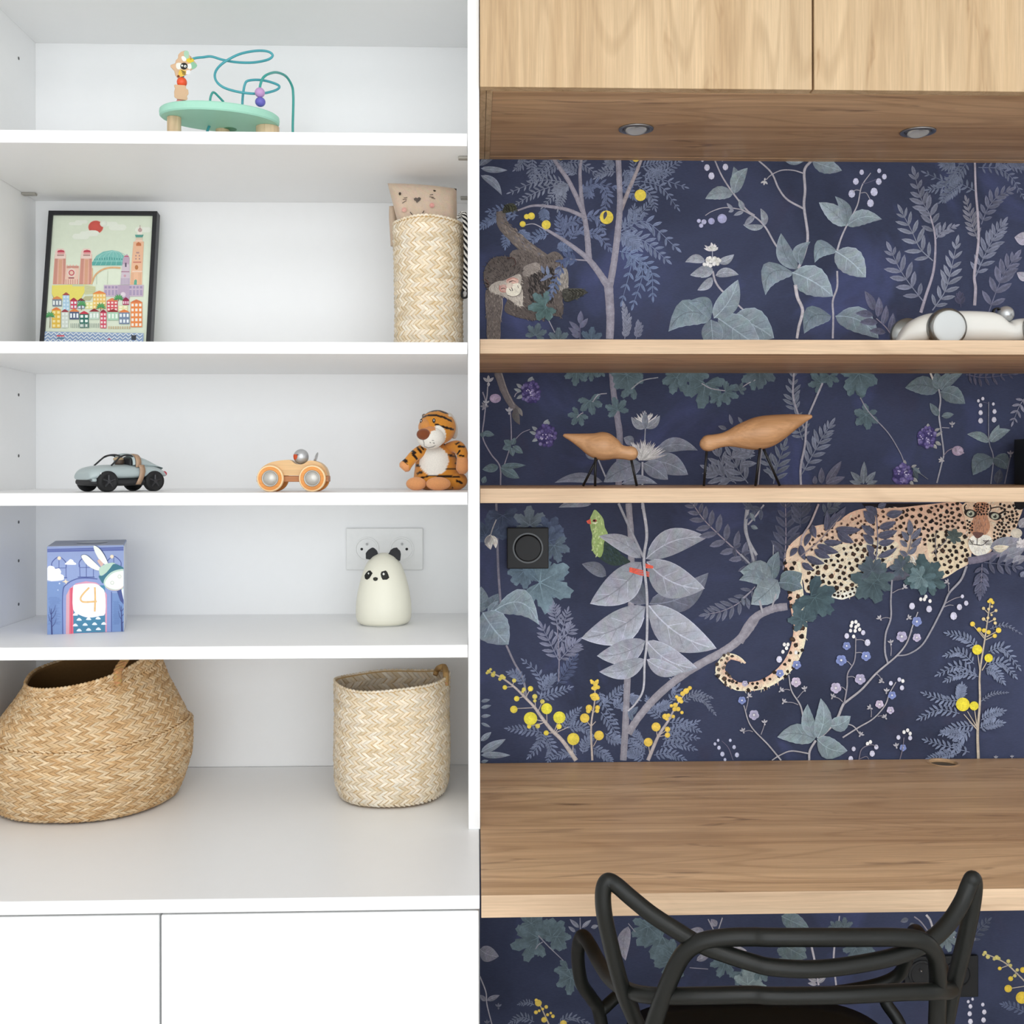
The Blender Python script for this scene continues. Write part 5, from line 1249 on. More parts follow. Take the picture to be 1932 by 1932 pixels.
mb.build('loop_handle', STRAW, t, smooth=True)

# tall narrow palm basket on the second shelf
cb = P(809, 640, 1.752); cb.z = Z2
prof = lerp_prof([(0, .049, .001), (.03, .0515, .004), (.3, .0505, .062), (.7, .0515, .138), (1, .0530, .1955)])
wob2 = lambda a, v: (.0012*math.sin(2*a+.4)*v+.0006*math.sin(6*a), v**3*(.003*math.sin(-a)+.0015*math.sin(3*a)))
S, raw = revolved(cb, prof, 1, 1, wob2)
t = thing('woven_basket', cb, 'tall narrow palm-leaf basket holding a beige cushion toy, upper right white shelf', 'basket')
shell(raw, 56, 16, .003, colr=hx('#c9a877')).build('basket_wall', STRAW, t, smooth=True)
mb = MB(); weave(mb, S, 44, 28, 0, 1, .01, .985, PALE, .0022, wd=.86)
o = mb.build('woven_strands', STRAW, t, smooth=True, fixn=False); o['kind'] = 'stuff'
mb = MB(); rim_braid(mb, raw, 56, .0020, PALE); mb.build('rim', STRAW, t, smooth=True, fixn=False)
# black and white braided cord hanging at its right side
CORD = vcol('two-tone cord', .7, .2, .05)
mb = MB()
ca = P(875.5, 404, 1.722); cz = P(877, 548, 1.735)
pathc = [ca+Vector((-.008, .004, -.004)), ca+Vector((.0, 0, .0005)), ca+(cz-ca)*.3+Vector((.0025, 0, 0)), ca+(cz-ca)*.7+Vector((.0022, 0, 0)), cz]
for st in range(4):
    n_ = 90; pts = []
    base = catmull([tuple(q) for q in pathc], 24)
    m_ = len(base)-1
    for i in range(n_+1):
        f = i/n_*m_; a_ = int(min(f, m_-1)); b2 = base[a_]*(1-(f-a_))+base[min(a_+1, m_)]*(f-a_)
        an = i*.62 + st*PI/2
        pts.append(Vector(b2)+Vector((math.cos(an)*.0023, math.sin(an)*.0023, 0)))
    mb.tube(pts, .0019, 6, smooth=0, col=(.012, .012, .014) if st % 2 else (.72, .70, .66))
lp = [cz+Vector((.000, 0, .004)), cz+Vector((-.0045, 0, -.004)), cz+Vector((-.003, -.001, -.011)), cz+Vector((.003, -.001, -.010)), cz+Vector((.0045, 0, -.003))]
mb.tube(lp, .0018, 6, closed=True, smooth=5, col=(.03, .03, .032))
mb.build('cord_handle', CORD, t, smooth=True)['label'] = 'black and white braided cord handle'

# big seagrass belly basket, left
cb = P(150, 1400, 1.765); cb.x = -.595; cb.z = ZCT
BIG = [hx('#d3b48a'), hx('#cba87c'), hx('#dbc09a'), hx('#c09a6c'), hx('#d2b48e'), hx('#dfc6a2'), hx('#cda97c')]
tabv = [(0, .118, 0.0015), (.05, .131, .006), (.14, .140, .026), (.30, .1515, .062), (.46, .1535, .098), (.52, .1530, .112), (.545, .1475, .112), (.62, .1405, .128), (.80, .119, .168), (.92, .107, .194), (1, .104, .2100)]
profb = lerp_prof(tabv)
def rawb(u, v):
    r, z = profb(v); a = 2*PI*u
    sq = v**1.5
    rx = 1 - .10*sq; ry = 1 + .10*sq
    lean = .006*v
    dz = v**3*(.016*math.cos(a) + .012*math.sin(a) + .003*math.sin(2*a+.8) - .004) + .0035*math.sin(a*2+1)*math.sin(PI*min(1, v*1.2))
    dr = .003*math.sin(3*a+.7)*v + .002*math.sin(5*a)
    # the fold dips towards the left front
    return Vector((cb.x+(r+dr)*rx*math.cos(a)+lean, cb.y+(r+dr)*ry*math.sin(a), cb.z+max(0.001, z+dz*(1 if v > .1 else v*10))))
def Sb(u, v):
    e = 1e-3
    p_ = rawb(u, v); du = rawb(u+e, v)-rawb(u-e, v); dv = rawb(u, min(v+e, 1))-rawb(u, max(v-e, 0))
    n_ = du.cross(dv)
    if n_.length < 1e-12: n_ = Vector((math.cos(2*PI*u), math.sin(2*PI*u), 0))
    n_.normalize(); return p_, n_
t = thing('belly_basket', cb, 'large round-bellied seagrass basket, folded at the middle, at the left end of the worktop', 'basket')
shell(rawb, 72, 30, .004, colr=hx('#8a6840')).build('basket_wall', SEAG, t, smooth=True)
mb = MB(); weave(mb, Sb, 104, 22, 0, 1, .012, .525, BIG, .0021, slant=1.1, wd=.90)
weave(mb, Sb, 104, 20, 0, 1, .548, .99, BIG, .0021, slant=1.1, wd=.90)
o = mb.build('woven_strands', SEAG, t, smooth=True, fixn=False); o['kind'] = 'stuff'
mb = MB(); rim_braid(mb, rawb, 110, .0027, BIG); mb.build('rim', SEAG, t, smooth=True, fixn=False)
mb = MB(); rim_braid(mb, rawb, 120, .0020, BIG, .535); mb.build('fold_edge', SEAG, t, smooth=True, fixn=False)
for (ua, ub) in ((.875, 1.01),):
    A, Bq = rawb(ua, 1.0), rawb(ub, 1.0)
    mb = MB()
    midp = (A+Bq)/2+Vector((-.012 if ua > .8 else .010, 0, .014 if ua > .8 else .03))
    hh = .010 if ua > .8 else .020
    base = [A+Vector((0, -.002, -.016)), A+Vector((.0, -.002, .003)), A*.75+Bq*.25+Vector((-.006, 0, hh)), midp, A*.25+Bq*.75+Vector((-.006, 0, hh)), Bq+Vector((0, 0, .004)), Bq+Vector((0, 0, -.012))]
    bs = catmull([tuple(q) for q in base], 16); m_ = len(bs)-1
    for st in range(3):
        pts = []
        for i in range(m_+1):
            an = i*.42+st*2*PI/3
            pts.append(Vector(bs[i])+Vector((math.cos(an)*.0034, math.sin(an)*.0034, 0)))
        mb.tube(pts, .0036, 6, smooth=0, colf=lambda p_: tuple(x*RND.uniform(.8, 1.1) for x in hx('#bd9260')))
    mb.build('rope_handle', SEAG, t, smooth=True)

# ---- beige cushion toy with a face, in the tall basket
LINEN = vcol('beige linen', .85, .15, .10, 900, .35, 1600, sheen=.2)
c7 = crop(710, 270, 4.714)
YP = 1.742
tl, tr, bl, br = c7(95, 340, YP), c7(712, 388, YP), c7(172, 640, YP), c7(716, 640, YP)
def pil(u, v):
    tp = tl.lerp(tr, u) + Vector((0, 0, .0022*math.sin(PI*u))); bt = bl.lerp(br, u)
    ext = tp.lerp(bt, v*2.2)
    return ext
t = thing('cushion_toy', c7(420, 700, YP), 'beige linen cushion toy with a stitched animal face, peeking out of the tall basket', 'toy')
mb = MB(); nu, nv = 28, 24; vs = []; fs = []
for side in (-1, 1):
    for j in range(nv+1):
        for i in range(nu+1):
            u, v = i/nu, j/nv
            p_ = pil(u, v*.80)
            e = (1-abs(2*u-1)**5)*(1-abs(2*v-1)**5)
            th = .0200*max(0, e)**.5
            p_ = p_+Vector((0, side*th+.012, 0))
            if side < 0: p_.y += .0006*math.sin(u*40)*e
            vs.append(p_)
W_ = nu+1
for s_ in range(2):
    o_ = s_*W_*(nv+1)
    for j in range(nv):
        for i in range(nu):
            fs.append((o_+j*W_+i, o_+j*W_+i+1, o_+(j+1)*W_+i+1, o_+(j+1)*W_+i))
lo = hx('#cdb7a2')
mb.add(vs, fs, [tuple(x*RND.uniform(.96, 1.04) for x in lo) for _ in vs])
bm_ = mb.build('cushion_body', LINEN, t, smooth=True)
def pilfront(px, py):
    # front surface point under photo pixel
    best = None
    q = P(px, py, YP)
    u = (q.x-tl.x)/(tr.x-tl.x); 
    lzt = tl.lerp(tr, u).z; v = (lzt - q.z)/((tl.z-bl.z)*2.2*.80)
    e = (1-abs(2*min(max(u,0),1)-1)**5)*(1-abs(2*min(max(v,0),1)-1)**5)
    return .0200*max(0, e)**.5
def face_fn(px, py, off):
    d = pilfront(px, py)
    return P(px, py, YP+.012-d-.0016-off)
fp = Print(face_fn, 1e-5); fp.frame(710, 270, 4.714)
DKB = '#4a4038'
fp.disc(210, 450, 11, DKB, 14); fp.disc(519, 421, 13, DKB, 11)
fp.poly([(332, 495), (350, 483), (364, 490), (380, 480), (398, 490), (392, 508), (368, 525), (362, 534), (352, 516), (338, 508)], '#5d544d')
for l in ((245, 488, 275, 482), (235, 502, 270, 498), (230, 535, 268, 510), (475, 462, 505, 456), (472, 478, 512, 482), (490, 486, 525, 496)): fp.stem([(l[0], l[1]), (l[2], l[3])], 5, DKB)
fp.disc(248, 592, 22, '#d9a79a'); fp.disc(495, 553, 22, '#dc9f96')
fp.stem([(300, 612), (315, 630), (322, 636)], 6, DKB); fp.stem([(395, 634), (412, 622), (425, 600)], 7, DKB)
fp.mb.build('stitched_face', PRINT, bm_, fixn=False)
mb = MB()
mb.tube([c7(140, 560, YP+.03), c7(148, 660, YP+.035), c7(155, 780, YP+.04), c7(160, 915, YP+.04)], [.0045, .0062, .0062, .0058], 12, smooth=6, col=tuple(x*.9 for x in lo))
mb.build('dangling_ear', LINEN, t, smooth=True)

# ---- framed poster leaning on the back panel
FRB = plain('black frame', (0.016, 0.016, 0.019), 0.4, 0.4)
yb0, yt0 = 1.872, 1.917
c2 = crop(60, 380, 6.9)
pb_l = P(70-4, 642+37, yb0); pb_l.z = Z2+.001
q_tl, q_tr = P(91.4, 397, yt0), P(296.5, 401, yt0)
fx0, fx1 = P(67, 679, yb0).x+.0015, P(284, 679, yb0).x+.001
xw = q_tr.x-q_tl.x
O = Vector(((q_tl.x+0), yb0, Z2+.0045)); 
fh = math.hypot(yt0-yb0, q_tl.z-O.z)
up = Vector((0, yt0-yb0, q_tl.z-O.z)).normalized(); rt = Vector((1, 0, 0)); nn = rt.cross(up)      # nn points to the room
if nn.y > 0: nn = -nn
Mf = Matrix((rt, -nn, up)).transposed()      # local x right, y into the wall, z up
def FPt(x, y, z): return O + Mf @ Vector((x, y, z))
t = thing('framed_poster', O, 'black framed city poster leaning against the back of the second white shelf', 'picture')
fw, fd, fb = xw, .0185, .0072
mb = MB()
for (x0, x1, z0, z1) in ((0, fb, 0, fh), (fw-fb, fw, 0, fh), (fb, fw-fb, fh-fb, fh), (fb, fw-fb, 0, fb)):
    vs = [FPt(x, y, z) for z in (z0, z1) for y in (0, fd) for x in (x0, x1)]
    mb.add(vs, [(0,2,3,1),(4,5,7,6),(0,1,5,4),(2,6,7,3),(0,4,6,2),(1,3,7,5)])
mb.build('frame', FRB, t, bevel=.0004)
mb = MB(); vs = [FPt(x, y, z) for z in (.002, fh-.002) for y in (.004, fd-.002) for x in (.002, fw-.002)]
mb.add(vs, [(0,2,3,1),(4,5,7,6),(0,1,5,4),(2,6,7,3),(0,4,6,2),(1,3,7,5)])
bd = mb.build('poster_sheet', plain('pale green paper', hx('#dbe3ce'), .5, .4), t)
opl = FPt(0, .0038, 0)
def posterfn(px, py, off): return on_plane(px, py, opl, nn)+nn*off
q = Print(posterfn, 6e-6); q.frame(60, 380, 6.9)
CL = '#e6eadc'
for (x0, y0, x1, y1) in ((480, 270, 660, 312), (560, 245, 730, 290), (525, 420, 750, 495), (620, 390, 870, 455), (900, 265, 1120, 325), (1000, 300, 1235, 378), (1340, 335, 1560, 405)):
    r = (y1-y0)/2
    q.poly([(x0, y0+r), (x0+r*.5, y0+r*.2), (x0+r, y0), (x1-r, y0), (x1-r*.4, y0+r*.3), (x1, y0+r), (x1-r*.5, y1-r*.2), (x1-r, y1), (x0+r, y1), (x0+r*.3, y1-r*.4)], CL)
q.disc(833, 335, 100, '#e9b9a6', 88, 24); q.disc(833, 335, 94, '#cf5a50', 82, 24)
q.disc(935, 290, 48, CL, 44); q.poly([(700, 385), (830, 378), (880, 410), (860, 430), (700, 430)], CL, 3)
# church with two towers
PK, PK2, PK3 = '#dcab98', '#e5c1ae', '#c98f80'
for x in (300, 640):
    q.poly([(x, 690), (x+145, 690), (x+140, 1080), (x-28, 1080)], PK); q.poly([(x+2, 745), (x+40, 745), (x+25, 1080), (x-20, 1080)], PK3); q.poly([(x+55, 760), (x+95, 760), (x+85, 1080), (x+45, 1080)], '#d4a083'); q.poly([(x+110, 745), (x+140, 745), (x+133, 1080), (x+105, 1080)], PK3)
    q.poly([(x+5, 650), (x+35, 615), (x+110, 615), (x+140, 650), (x+140, 745), (x, 745)], '#e9cfc4', 0); q.rect(x+30, 690, x+120, 712, '#b9968e'); q.rect(x+35, 668, x+125, 685, '#e39a9a')
    q.poly([(x+30, 665), (x+40, 640), (x+80, 630), (x+118, 640), (x+130, 665)], '#c14a5a')
q.poly([(445, 840), (620, 840), (605, 1080), (425, 1080)], PK2); q.rect(455, 840, 610, 870, PK3)
for x in (460, 500, 540, 580): q.rect(x-8, 825, x+10, 842, PK2)
q.disc(518, 928, 62, '#ead2c4'); q.disc(518, 930, 38, '#c9475a'); q.disc(518, 930, 26, PK2); q.rect(478, 990, 552, 1005, '#8d4650')
for x in (440, 470, 500, 530, 560, 590): q.rect(x, 1015, x+10, 1080, PK3)
# dome and arch
q.poly([(785, 835), (790, 790), (840, 710), (930, 655), (1050, 635), (1140, 655), (1200, 710), (1190, 835)], '#7dbdb4', 0); q.rect(785, 790, 1180, 835, '#5da79f')
for i in range(7):
    q.stem([(1060, 640), (1060+(i-3)*52, 700), (1030+(i-3)*68, 830)], 5, '#a5d3cb')
for i in range(12): q.rect(815+i*32, 725+abs(i-6)*4, 828+i*32, 765, '#4d958f')
q.stem([(790, 845), (1180, 850)], 8, '#d9e0cd'); q.stem([(775, 1080), (830, 960), (930, 885), (1050, 862), (1155, 868)], 22, '#dcae80'); q.stem([(775, 1080), (790, 960), (788, 870)], 12, '#e0b78d'); q.stem([(845, 960), (845, 1080)], 4, '#b7c0aa'); q.stem([(992, 900), (985, 1080)], 4, '#b7c0aa')
# bell tower and purple tower
q.poly([(1325, 525), (1460, 525), (1445, 800), (1435, 1085), (1280, 1085), (1300, 800)], '#e8b998'); q.poly([(1345, 435), (1458, 435), (1440, 470), (1355, 470)], '#5c9c8f'); q.rect(1355, 470, 1442, 500, '#d8c8b0'); q.rect(1350, 500, 1445, 525, '#efcdb8')
q.poly([(1375, 435), (1380, 360), (1410, 310), (1440, 360), (1440, 435)], '#efe6da'); q.disc(1410, 375, 26, '#c5a5a0'); q.stem([(1410, 310), (1410, 360)], 6, '#8a6f6c')
q.poly([(1360, 580), (1360, 550), (1390, 530), (1425, 550), (1425, 580)], '#c4764f'); q.disc(1365, 860, 22, '#b9784a', 30); q.rect(1320, 785, 1425, 800, '#cc7b6a'); q.rect(1310, 905, 1440, 920, '#efd4c0'); q.poly([(1330, 1085), (1335, 1030), (1355, 1015), (1370, 1030), (1368, 1085)], '#5da58e')
for y in (700, 740):
    for x in (1350, 1395): q.rect(x, y, x+14, y+18, '#9d7d86')
q.rect(1360, 660, 1400, 680, '#b58f8a')
for x in (1300, 1315, 1395, 1415): q.rect(x, 930, x+6, 1080, '#cf9f80')
q.poly([(1180, 820), (1275, 820), (1280, 1085), (1150, 1085)], '#cdbfc8'); q.poly([(1190, 740), (1240, 685), (1275, 740), (1270, 820), (1180, 820)], '#bda3b5'); q.rect(1205, 710, 1262, 722, '#c2566c'); q.rect(1215, 800, 1235, 855, '#5f5567'); q.rect(1165, 912, 1272, 922, '#a0667c'); q.disc(1213, 970, 16, '#c69aa4')
for x in (1165, 1185, 1205, 1225, 1245, 1262): q.rect(x, 1000, x+9, 1085, '#a99bb2')
# yellow building, long purple building
q.poly([(265, 1095), (685, 1080), (690, 1180), (630, 1290), (310, 1290), (262, 1200)], '#e3d66c'); q.poly([(685, 1080), (830, 1110), (825, 1200), (690, 1215)], '#cfd0a2'); q.poly([(262, 1200), (310, 1290), (285, 1270)], '#a8a05c')
for i in range(6): q.stem([(690, 1105+i*18), (825, 1128+i*13)], 4, '#a9ac84')
q.poly([(640, 1290), (700, 1235), (800, 1235), (760, 1290)], '#b6b48c'); q.rect(530, 1080, 680, 1108, '#c6cba8')
q.poly([(940, 1090), (1460, 1090), (1450, 1240), (940, 1240)], '#c5b2c2'); q.rect(1125, 1090, 1275, 1270, '#b5a0b6'); q.disc(1190, 1215, 34, '#e0d3dc')
for i in range(11):
    if 4 <= i <= 6: continue
    q.rect(950+i*46, 1105, 980+i*46, 1135, '#9f8fac'); q.rect(950+i*46, 1155, 980+i*46, 1225, '#a999b4')
# houses
def house(x0, y0, x1, y1, c, roof=None, win='#eef0ea', nx=2, ny=2, flat=False):
    q.rect(x0, y0, x1, y1, c)
    if roof: q.poly([(x0-8, y0), (x0+(x1-x0)*.25, y0-26), ((x0+x1)/2, y0-40), (x1-(x1-x0)*.25, y0-26), (x1+8, y0)], roof)
    w_, h_ = (x1-x0)/nx, (y1-y0)/ny
    for i in range(nx):
        for j in range(ny): q.rect(x0+w_*(i+.2), y0+h_*(j+.22), x0+w_*(i+.8), y0+h_*(j+.78), win)
for h_ in ((270, 1275, 392, 1370, '#7d8590', '#d98a52', '#e8ece8', 3, 1), (405, 1225, 492, 1420, '#a9c8dc', '#a2524c', '#cfe0ea', 2, 4), (505, 1295, 590, 1400, '#c94a62', '#a93a48', '#e6eaf0', 2, 2), (600, 1300, 690, 1400, '#7e8fa4', '#7a3c42', '#e6ecf0', 2, 2), (700, 1315, 800, 1400, '#e2dc96', None, '#f0efcf', 2, 2), (800, 1205, 965, 1400, '#e8c06a', '#e0854a', '#f2e0b4', 4, 4),
           (980, 1300, 1120, 1430, '#d0555c', '#e0855a', '#efd8d2', 3, 3), (1185, 1290, 1268, 1350, '#a8365a', '#8f2d4e', '#eccdd6', 3, 1), (1130, 1360, 1250, 1430, '#e4dca8', None, '#f1eed2', 2, 2), (1290, 1320, 1440, 1640, '#e58a4e', '#d2764a', '#efe6d8', 3, 5),
           (265, 1420, 380, 1650, '#e0b84a', '#df7d46', '#f0dfa2', 2, 4), (390, 1445, 480, 1650, '#cfd6cc', '#9a3f48', '#e2e8e0', 2, 4), (495, 1440, 618, 1540, '#55607a', '#de8248', '#e9edf0', 3, 1), (625, 1470, 745, 1650, '#2f6e62', '#c5394c', '#e8efe8', 2, 3), (755, 1440, 880, 1540, '#bcd0c0', '#8e3438', '#eaf0ea', 3, 1), (895, 1450, 975, 1655, '#cf4f66', '#9a3044', '#f0dcdc', 2, 4),
           (990, 1445, 1130, 1550, '#a9ceb4', '#8e3034', '#e6f0e4', 3, 1), (1140, 1450, 1275, 1600, '#7888a0', '#dd8048', '#e9eef0', 3, 2)):
    house(*h_)
for x in range(510, 880, 24): q.rect(x, 1590, x+8, 1650, '#9aa69e')
for x in range(1000, 1280, 30): q.rect(x, 1630, x+16, 1665, '#c8b490')
def palm(x, y, h_):
    q.stem([(x, y), (x+4, y-h_)], 9, '#7a6a4a', 6)
    for a in (-170, -140, -110, -70, -40, -10): q._leaflet((x+4, y-h_), math.radians(a), 62, 20, q.col('#5aa565')); q.k += 1
    for a in (-195, 15): q._leaflet((x+4, y-h_), math.radians(a), 70, 18, q.col('#4c9560')); q.k += 1
palm(240, 1650, 155); palm(650, 1420, 70); palm(900, 1430, 50); palm(1130, 1300, 30)
# sea with waves
q.poly([(140, 1698), (1460, 1720), (1450, 2100), (90, 2100)], '#93a7c6')
for r in range(9):
    y0 = 1722+r*44
    for off_, col_ in ((0, '#e0e6e6'), (15, '#6f86b0')):
        pts = []
        x = 150-r*6
        k = 0
        while x < 1455-r*1.5:
            pts.append((x, y0+off_+(14 if k % 2 else -14)+ (x-150)*.016)); x += 36; k += 1
        q.stem(pts, 11 if off_ == 0 else 7, col_)
q.rect(330, 1745, 430, 1765, '#cf5d66'); q.rect(335, 1775, 425, 1800, '#5f7f94'); q.poly([(985, 1805), (1012, 1785), (1040, 1805)], '#c25560'); q.poly([(1300, 1735), (1318, 1748), (1348, 1748), (1364, 1738), (1362, 1810), (1302, 1810)], '#3d4048')
q.mb.build('printed_picture', PAPER, bd, fixn=False)

# ---- gift box with printed front
th_ = math.radians(15.2)
ux = Vector((math.cos(th_), math.sin(th_), 0)); uy = Vector((-math.sin(th_), math.cos(th_), 0))
gb = PZ(89, 1197.5, Z4)
bw, bdp, bh = .1085, .135, .1315
t = thing('gift_box', gb, 'blue cardboard box printed with number 4 and a rabbit on the white shelf', 'box')
def GB(x, y, z): return gb + ux*x + uy*y + Vector((0, 0, z))
BOXC = plain('lavender blue card', hx('#8fa0cc'), .55, .3)
mb = MB(); mb.add([GB(x, y, z) for z in (0, bh) for y in (0, bdp) for x in (0, bw)], [(0,2,3,1),(0,1,5,4),(2,6,7,3),(0,4,6,2),(1,3,7,5),(4,5,7,6)])
bx = mb.build('carton', BOXC, t, bevel=.0004)
mb = MB(); mb.add([GB(x, y, z) for z in (bh, bh+.0007) for y in (.0005, bdp-.0005) for x in (.0005, bw-.0005)], [(0,2,3,1),(0,1,5,4),(2,6,7,3),(0,4,6,2),(1,3,7,5),(4,5,7,6)])
mb.build('lid', plain('grey blue card', hx('#a3a9bb'), .5, .35), t)
mb = MB(); mb.lathe([(.0, .0), (.022, .0), (.024, .0007), (.0, .0008)], GB(bw*.55, bdp*.5, bh+.0007), 30); mb.build('hand_hole_cover', plain('pale grey card', hx('#b4b9c4'), .5), t)
mb = MB(); mb.add([GB(x, y, z) for z in (.001, bh-.001) for y in (.0005, bdp-.0005) for x in (bw, bw+.0006)], [(0,2,3,1),(0,1,5,4),(2,6,7,3),(0,4,6,2),(1,3,7,5),(4,5,7,6)])
mb.build('side_print', plain('white card', hx('#c9ced8'), .5), t)
def boxfn(px, py, off):
    p_ = on_plane(px, py, gb, -uy); u = (p_-gb).dot(ux)
    return p_ + ux*(min(max(u, .0003), bw-.0003)-u) - uy*off
q = Print(boxfn, 6e-6); q.frame(60, 990, 8.4)
def _w2c(p_):
    d = p_-CAM; dd = d.dot(D_)
    return ((966+F*d.dot(R_)/dd-60)*8.4, (HZ-F*d.dot(U_)/dd-990)*8.4)
TL, TR, BR, BL = _w2c(GB(0, 0, bh)), _w2c(GB(bw, 0, bh)), _w2c(GB(bw, 0, 0)), _w2c(GB(0, 0, 0))
def bl_(u, v):   # box face coordinates (0..1) to crop pixels
    x = TL[0]*(1-u)*(1-v)+TR[0]*u*(1-v)+BR[0]*u*v+BL[0]*(1-u)*v
    y = TL[1]*(1-u)*(1-v)+TR[1]*u*(1-v)+BR[1]*u*v+BL[1]*(1-u)*v
    return (x, y)
q.poly([bl_(0.002, .002), bl_(.998, .002), bl_(.998, .998), bl_(.002, .998)], '#93a2cd', 0, '#8fa3cf')
q.poly([bl_(.0, .025), bl_(1, .02), bl_(1, .062), bl_(0, .062)], '#5d6aa8'); q.stem([bl_(0, .04), bl_(1, .04)], 6, '#8390c0'); q.poly([bl_(0, .40), bl_(.22, .40), bl_(.2, .998), bl_(0, .998)], '#7a94c4'); q.poly([bl_(.84, .55), bl_(1, .55), bl_(1, .998), bl_(.84, .998)], '#7591c2')
IND = '#4f5c9a'
for (x, yb) in ((430, 840), (865, 830), (1300, 830)):
    q.stem([(x-115, yb-160), (x-105, yb-250), (x, yb-330), (x+105, yb-250), (x+115, yb-160)], 14, IND); q.stem([(x, yb-330), (x, yb)], 10, IND); q.stem([(x-108, yb-150), (x+112, yb-155)], 9, IND); q.stem([(x-108, yb-200), (x-100, yb)], 10, IND); q.stem([(x+112, yb-200), (x+112, yb)], 10, IND); q.stem([(x-135, yb), (x+130, yb)], 14, IND)
q.disc(435, 530, 30, '#f1e0c6'); q.disc(1270, 505, 30, '#f1e0c6')
q.poly([(245, 880), (245, 690), (290, 650), (350, 665), (375, 700), (430, 690), (465, 740), (460, 780), (500, 800), (510, 840), (480, 880)], '#eef0f6', 3); q.poly([(530, 630), (545, 600), (580, 570), (610, 545), (650, 560), (670, 590), (700, 610), (690, 635)], '#eef0f6', 3)
for k in range(26):
    y = 1150+k*17; q.stem([(260+RND.uniform(0, 40), y), (380+RND.uniform(0, 90), y-2)], 4, '#5d75ae'); 
    if k > 3: q.stem([(1285+RND.uniform(0, 20), y), (1370+RND.uniform(0, 60), y-4)], 4, '#5570aa')
for (x, y, h_) in ((320, 1750, 420), (1430, 1690, 400)):
    q.stem([(x, y), (x-8, y-h_*.55), (x-12, y-h_)], 26, '#454f86', 8)
    for dx, dy, l in ((0, .3, 70), (0, .45, -60), (0, .6, 70), (0, .72, -45), (0, .8, 55)):
        q.stem([(x-6, y-h_*dy), (x+l*.6, y-h_*dy-60), (x+l, y-h_*dy-140)], 12, '#454f86', 4)
# doorway
q.poly([(490, 1745), (492, 1080), (540, 960), (640, 880), (780, 845), (960, 845), (1100, 880), (1210, 960), (1260, 1080), (1262, 1695), (1190, 1700), (1180, 1100), (640, 1000), (540, 1735)], '#8d9ccc')
q.stem([(492, 1745), (492, 1080), (560, 940), (700, 862), (860, 845), (1040, 860)], 14, IND)
q.stem([(1262, 1695), (1262, 1060)], 12, IND)
q.poly([(540, 1735), (545, 1120), (600, 1010), (700, 930), (860, 895), (1020, 915), (1130, 990), (1190, 1110), (1190, 1700)], '#d79bb4')
q.poly([(540, 1735), (545, 1120), (600, 1010), (600, 1730)], '#d8a6b0'); q.poly([(595, 1730), (600, 1010), (660, 990), (660, 1722)], '#e0687f'); q.stem([(628, 1000), (630, 1725)], 8, '#c44f68')
q.poly([(660, 1722), (660, 960), (1160, 960), (1165, 1700)], '#4b86a6')
for (x, y) in ((690, 1420), (750, 1500), (900, 1490), (1050, 1480), (690, 1590), (845, 1580), (995, 1570), (1140, 1565), (750, 1670), (900, 1660), (1055, 1650)):
    q.poly([(x-38, y+18), (x-30, y-5), (x-10, y-22), (x+12, y-22), (x+32, y-4), (x+40, y+18)], '#eaf0f6', 2)
q.poly([(655, 1000), (700, 950), (860, 930), (1010, 935), (1100, 990), (1160, 1080), (1165, 1400), (1080, 1445), (910, 1472), (760, 1430), (655, 1340)], '#f0f0f8', 3)
q.stem([(910, 995), (820, 1090), (775, 1160), (790, 1210), (850, 1225), (1030, 1215)], 27, '#e9bd7e'); q.stem([(1000, 990), (1005, 1180), (998, 1375)], 28, '#e9bd7e')
# rabbit
q.poly([(985, 345), (1005, 325), (1080, 370), (1150, 460), (1205, 580), (1210, 640), (1170, 640), (1080, 560), (1010, 440)], '#3c4a78', 4)
q.poly([(785, 520), (800, 475), (880, 480), (980, 570), (1090, 690), (1080, 725), (1000, 715), (880, 640)], '#3f4d7c', 4)
q.poly([(978, 350), (1000, 332), (1070, 378), (1140, 470), (1200, 590), (1205, 635), (1165, 632), (1075, 560), (1005, 440)], '#eef1ea', 4)
q.poly([(790, 520), (805, 480), (870, 485), (970, 570), (1095, 695), (1080, 725), (1000, 712), (880, 640)], '#eef1ea', 4)
q.poly([(1035, 570), (1070, 545), (1140, 620), (1100, 670)], '#d8b4a8'); q.poly([(1065, 720), (1090, 670), (1180, 620), (1290, 600), (1320, 640), (1180, 760), (1090, 810)], '#b9d3c2', 3)
q.poly([(1060, 810), (1140, 800), (1240, 690), (1300, 620), (1400, 650), (1460, 700), (1300, 740), (1180, 850), (1130, 930), (1090, 880)], '#3d7486', 3)
q.poly([(1140, 930), (1160, 850), (1260, 750), (1400, 705), (1468, 730), (1470, 980), (1380, 1040), (1260, 1040), (1180, 1000)], '#bfd4c8', 3); q.poly([(1160, 930), (1190, 860), (1280, 770), (1400, 735), (1466, 750), (1466, 960), (1370, 1020), (1270, 1015), (1190, 980)], '#f2f3ea', 3)
for (x, y) in ((1390, 820), (1275, 920)): q.disc(x, y, 30, '#c6cfc6'); q.disc(x, y, 22, '#f2f3ea')
q.stem([(1180, 985), (1270, 1035), (1380, 1030), (1466, 970)], 10, '#d8b8b8'); q.poly([(1350, 1050), (1420, 1020), (1475, 1200), (1475, 1260), (1400, 1200)], '#4a568e'); q.poly([(1420, 1035), (1470, 1010), (1475, 1190)], '#e8ecf4')
q.poly([(480, 905), (520, 890), (540, 860), (552, 892), (590, 900), (555, 912), (545, 945), (528, 912)], '#f0dcc0'); q.disc(440, 930, 14, '#c8d4ea'); q.disc(415, 1035, 12, '#b4c4e2')
q.mb.build('front_print', PAPER, bx, fixn=False)

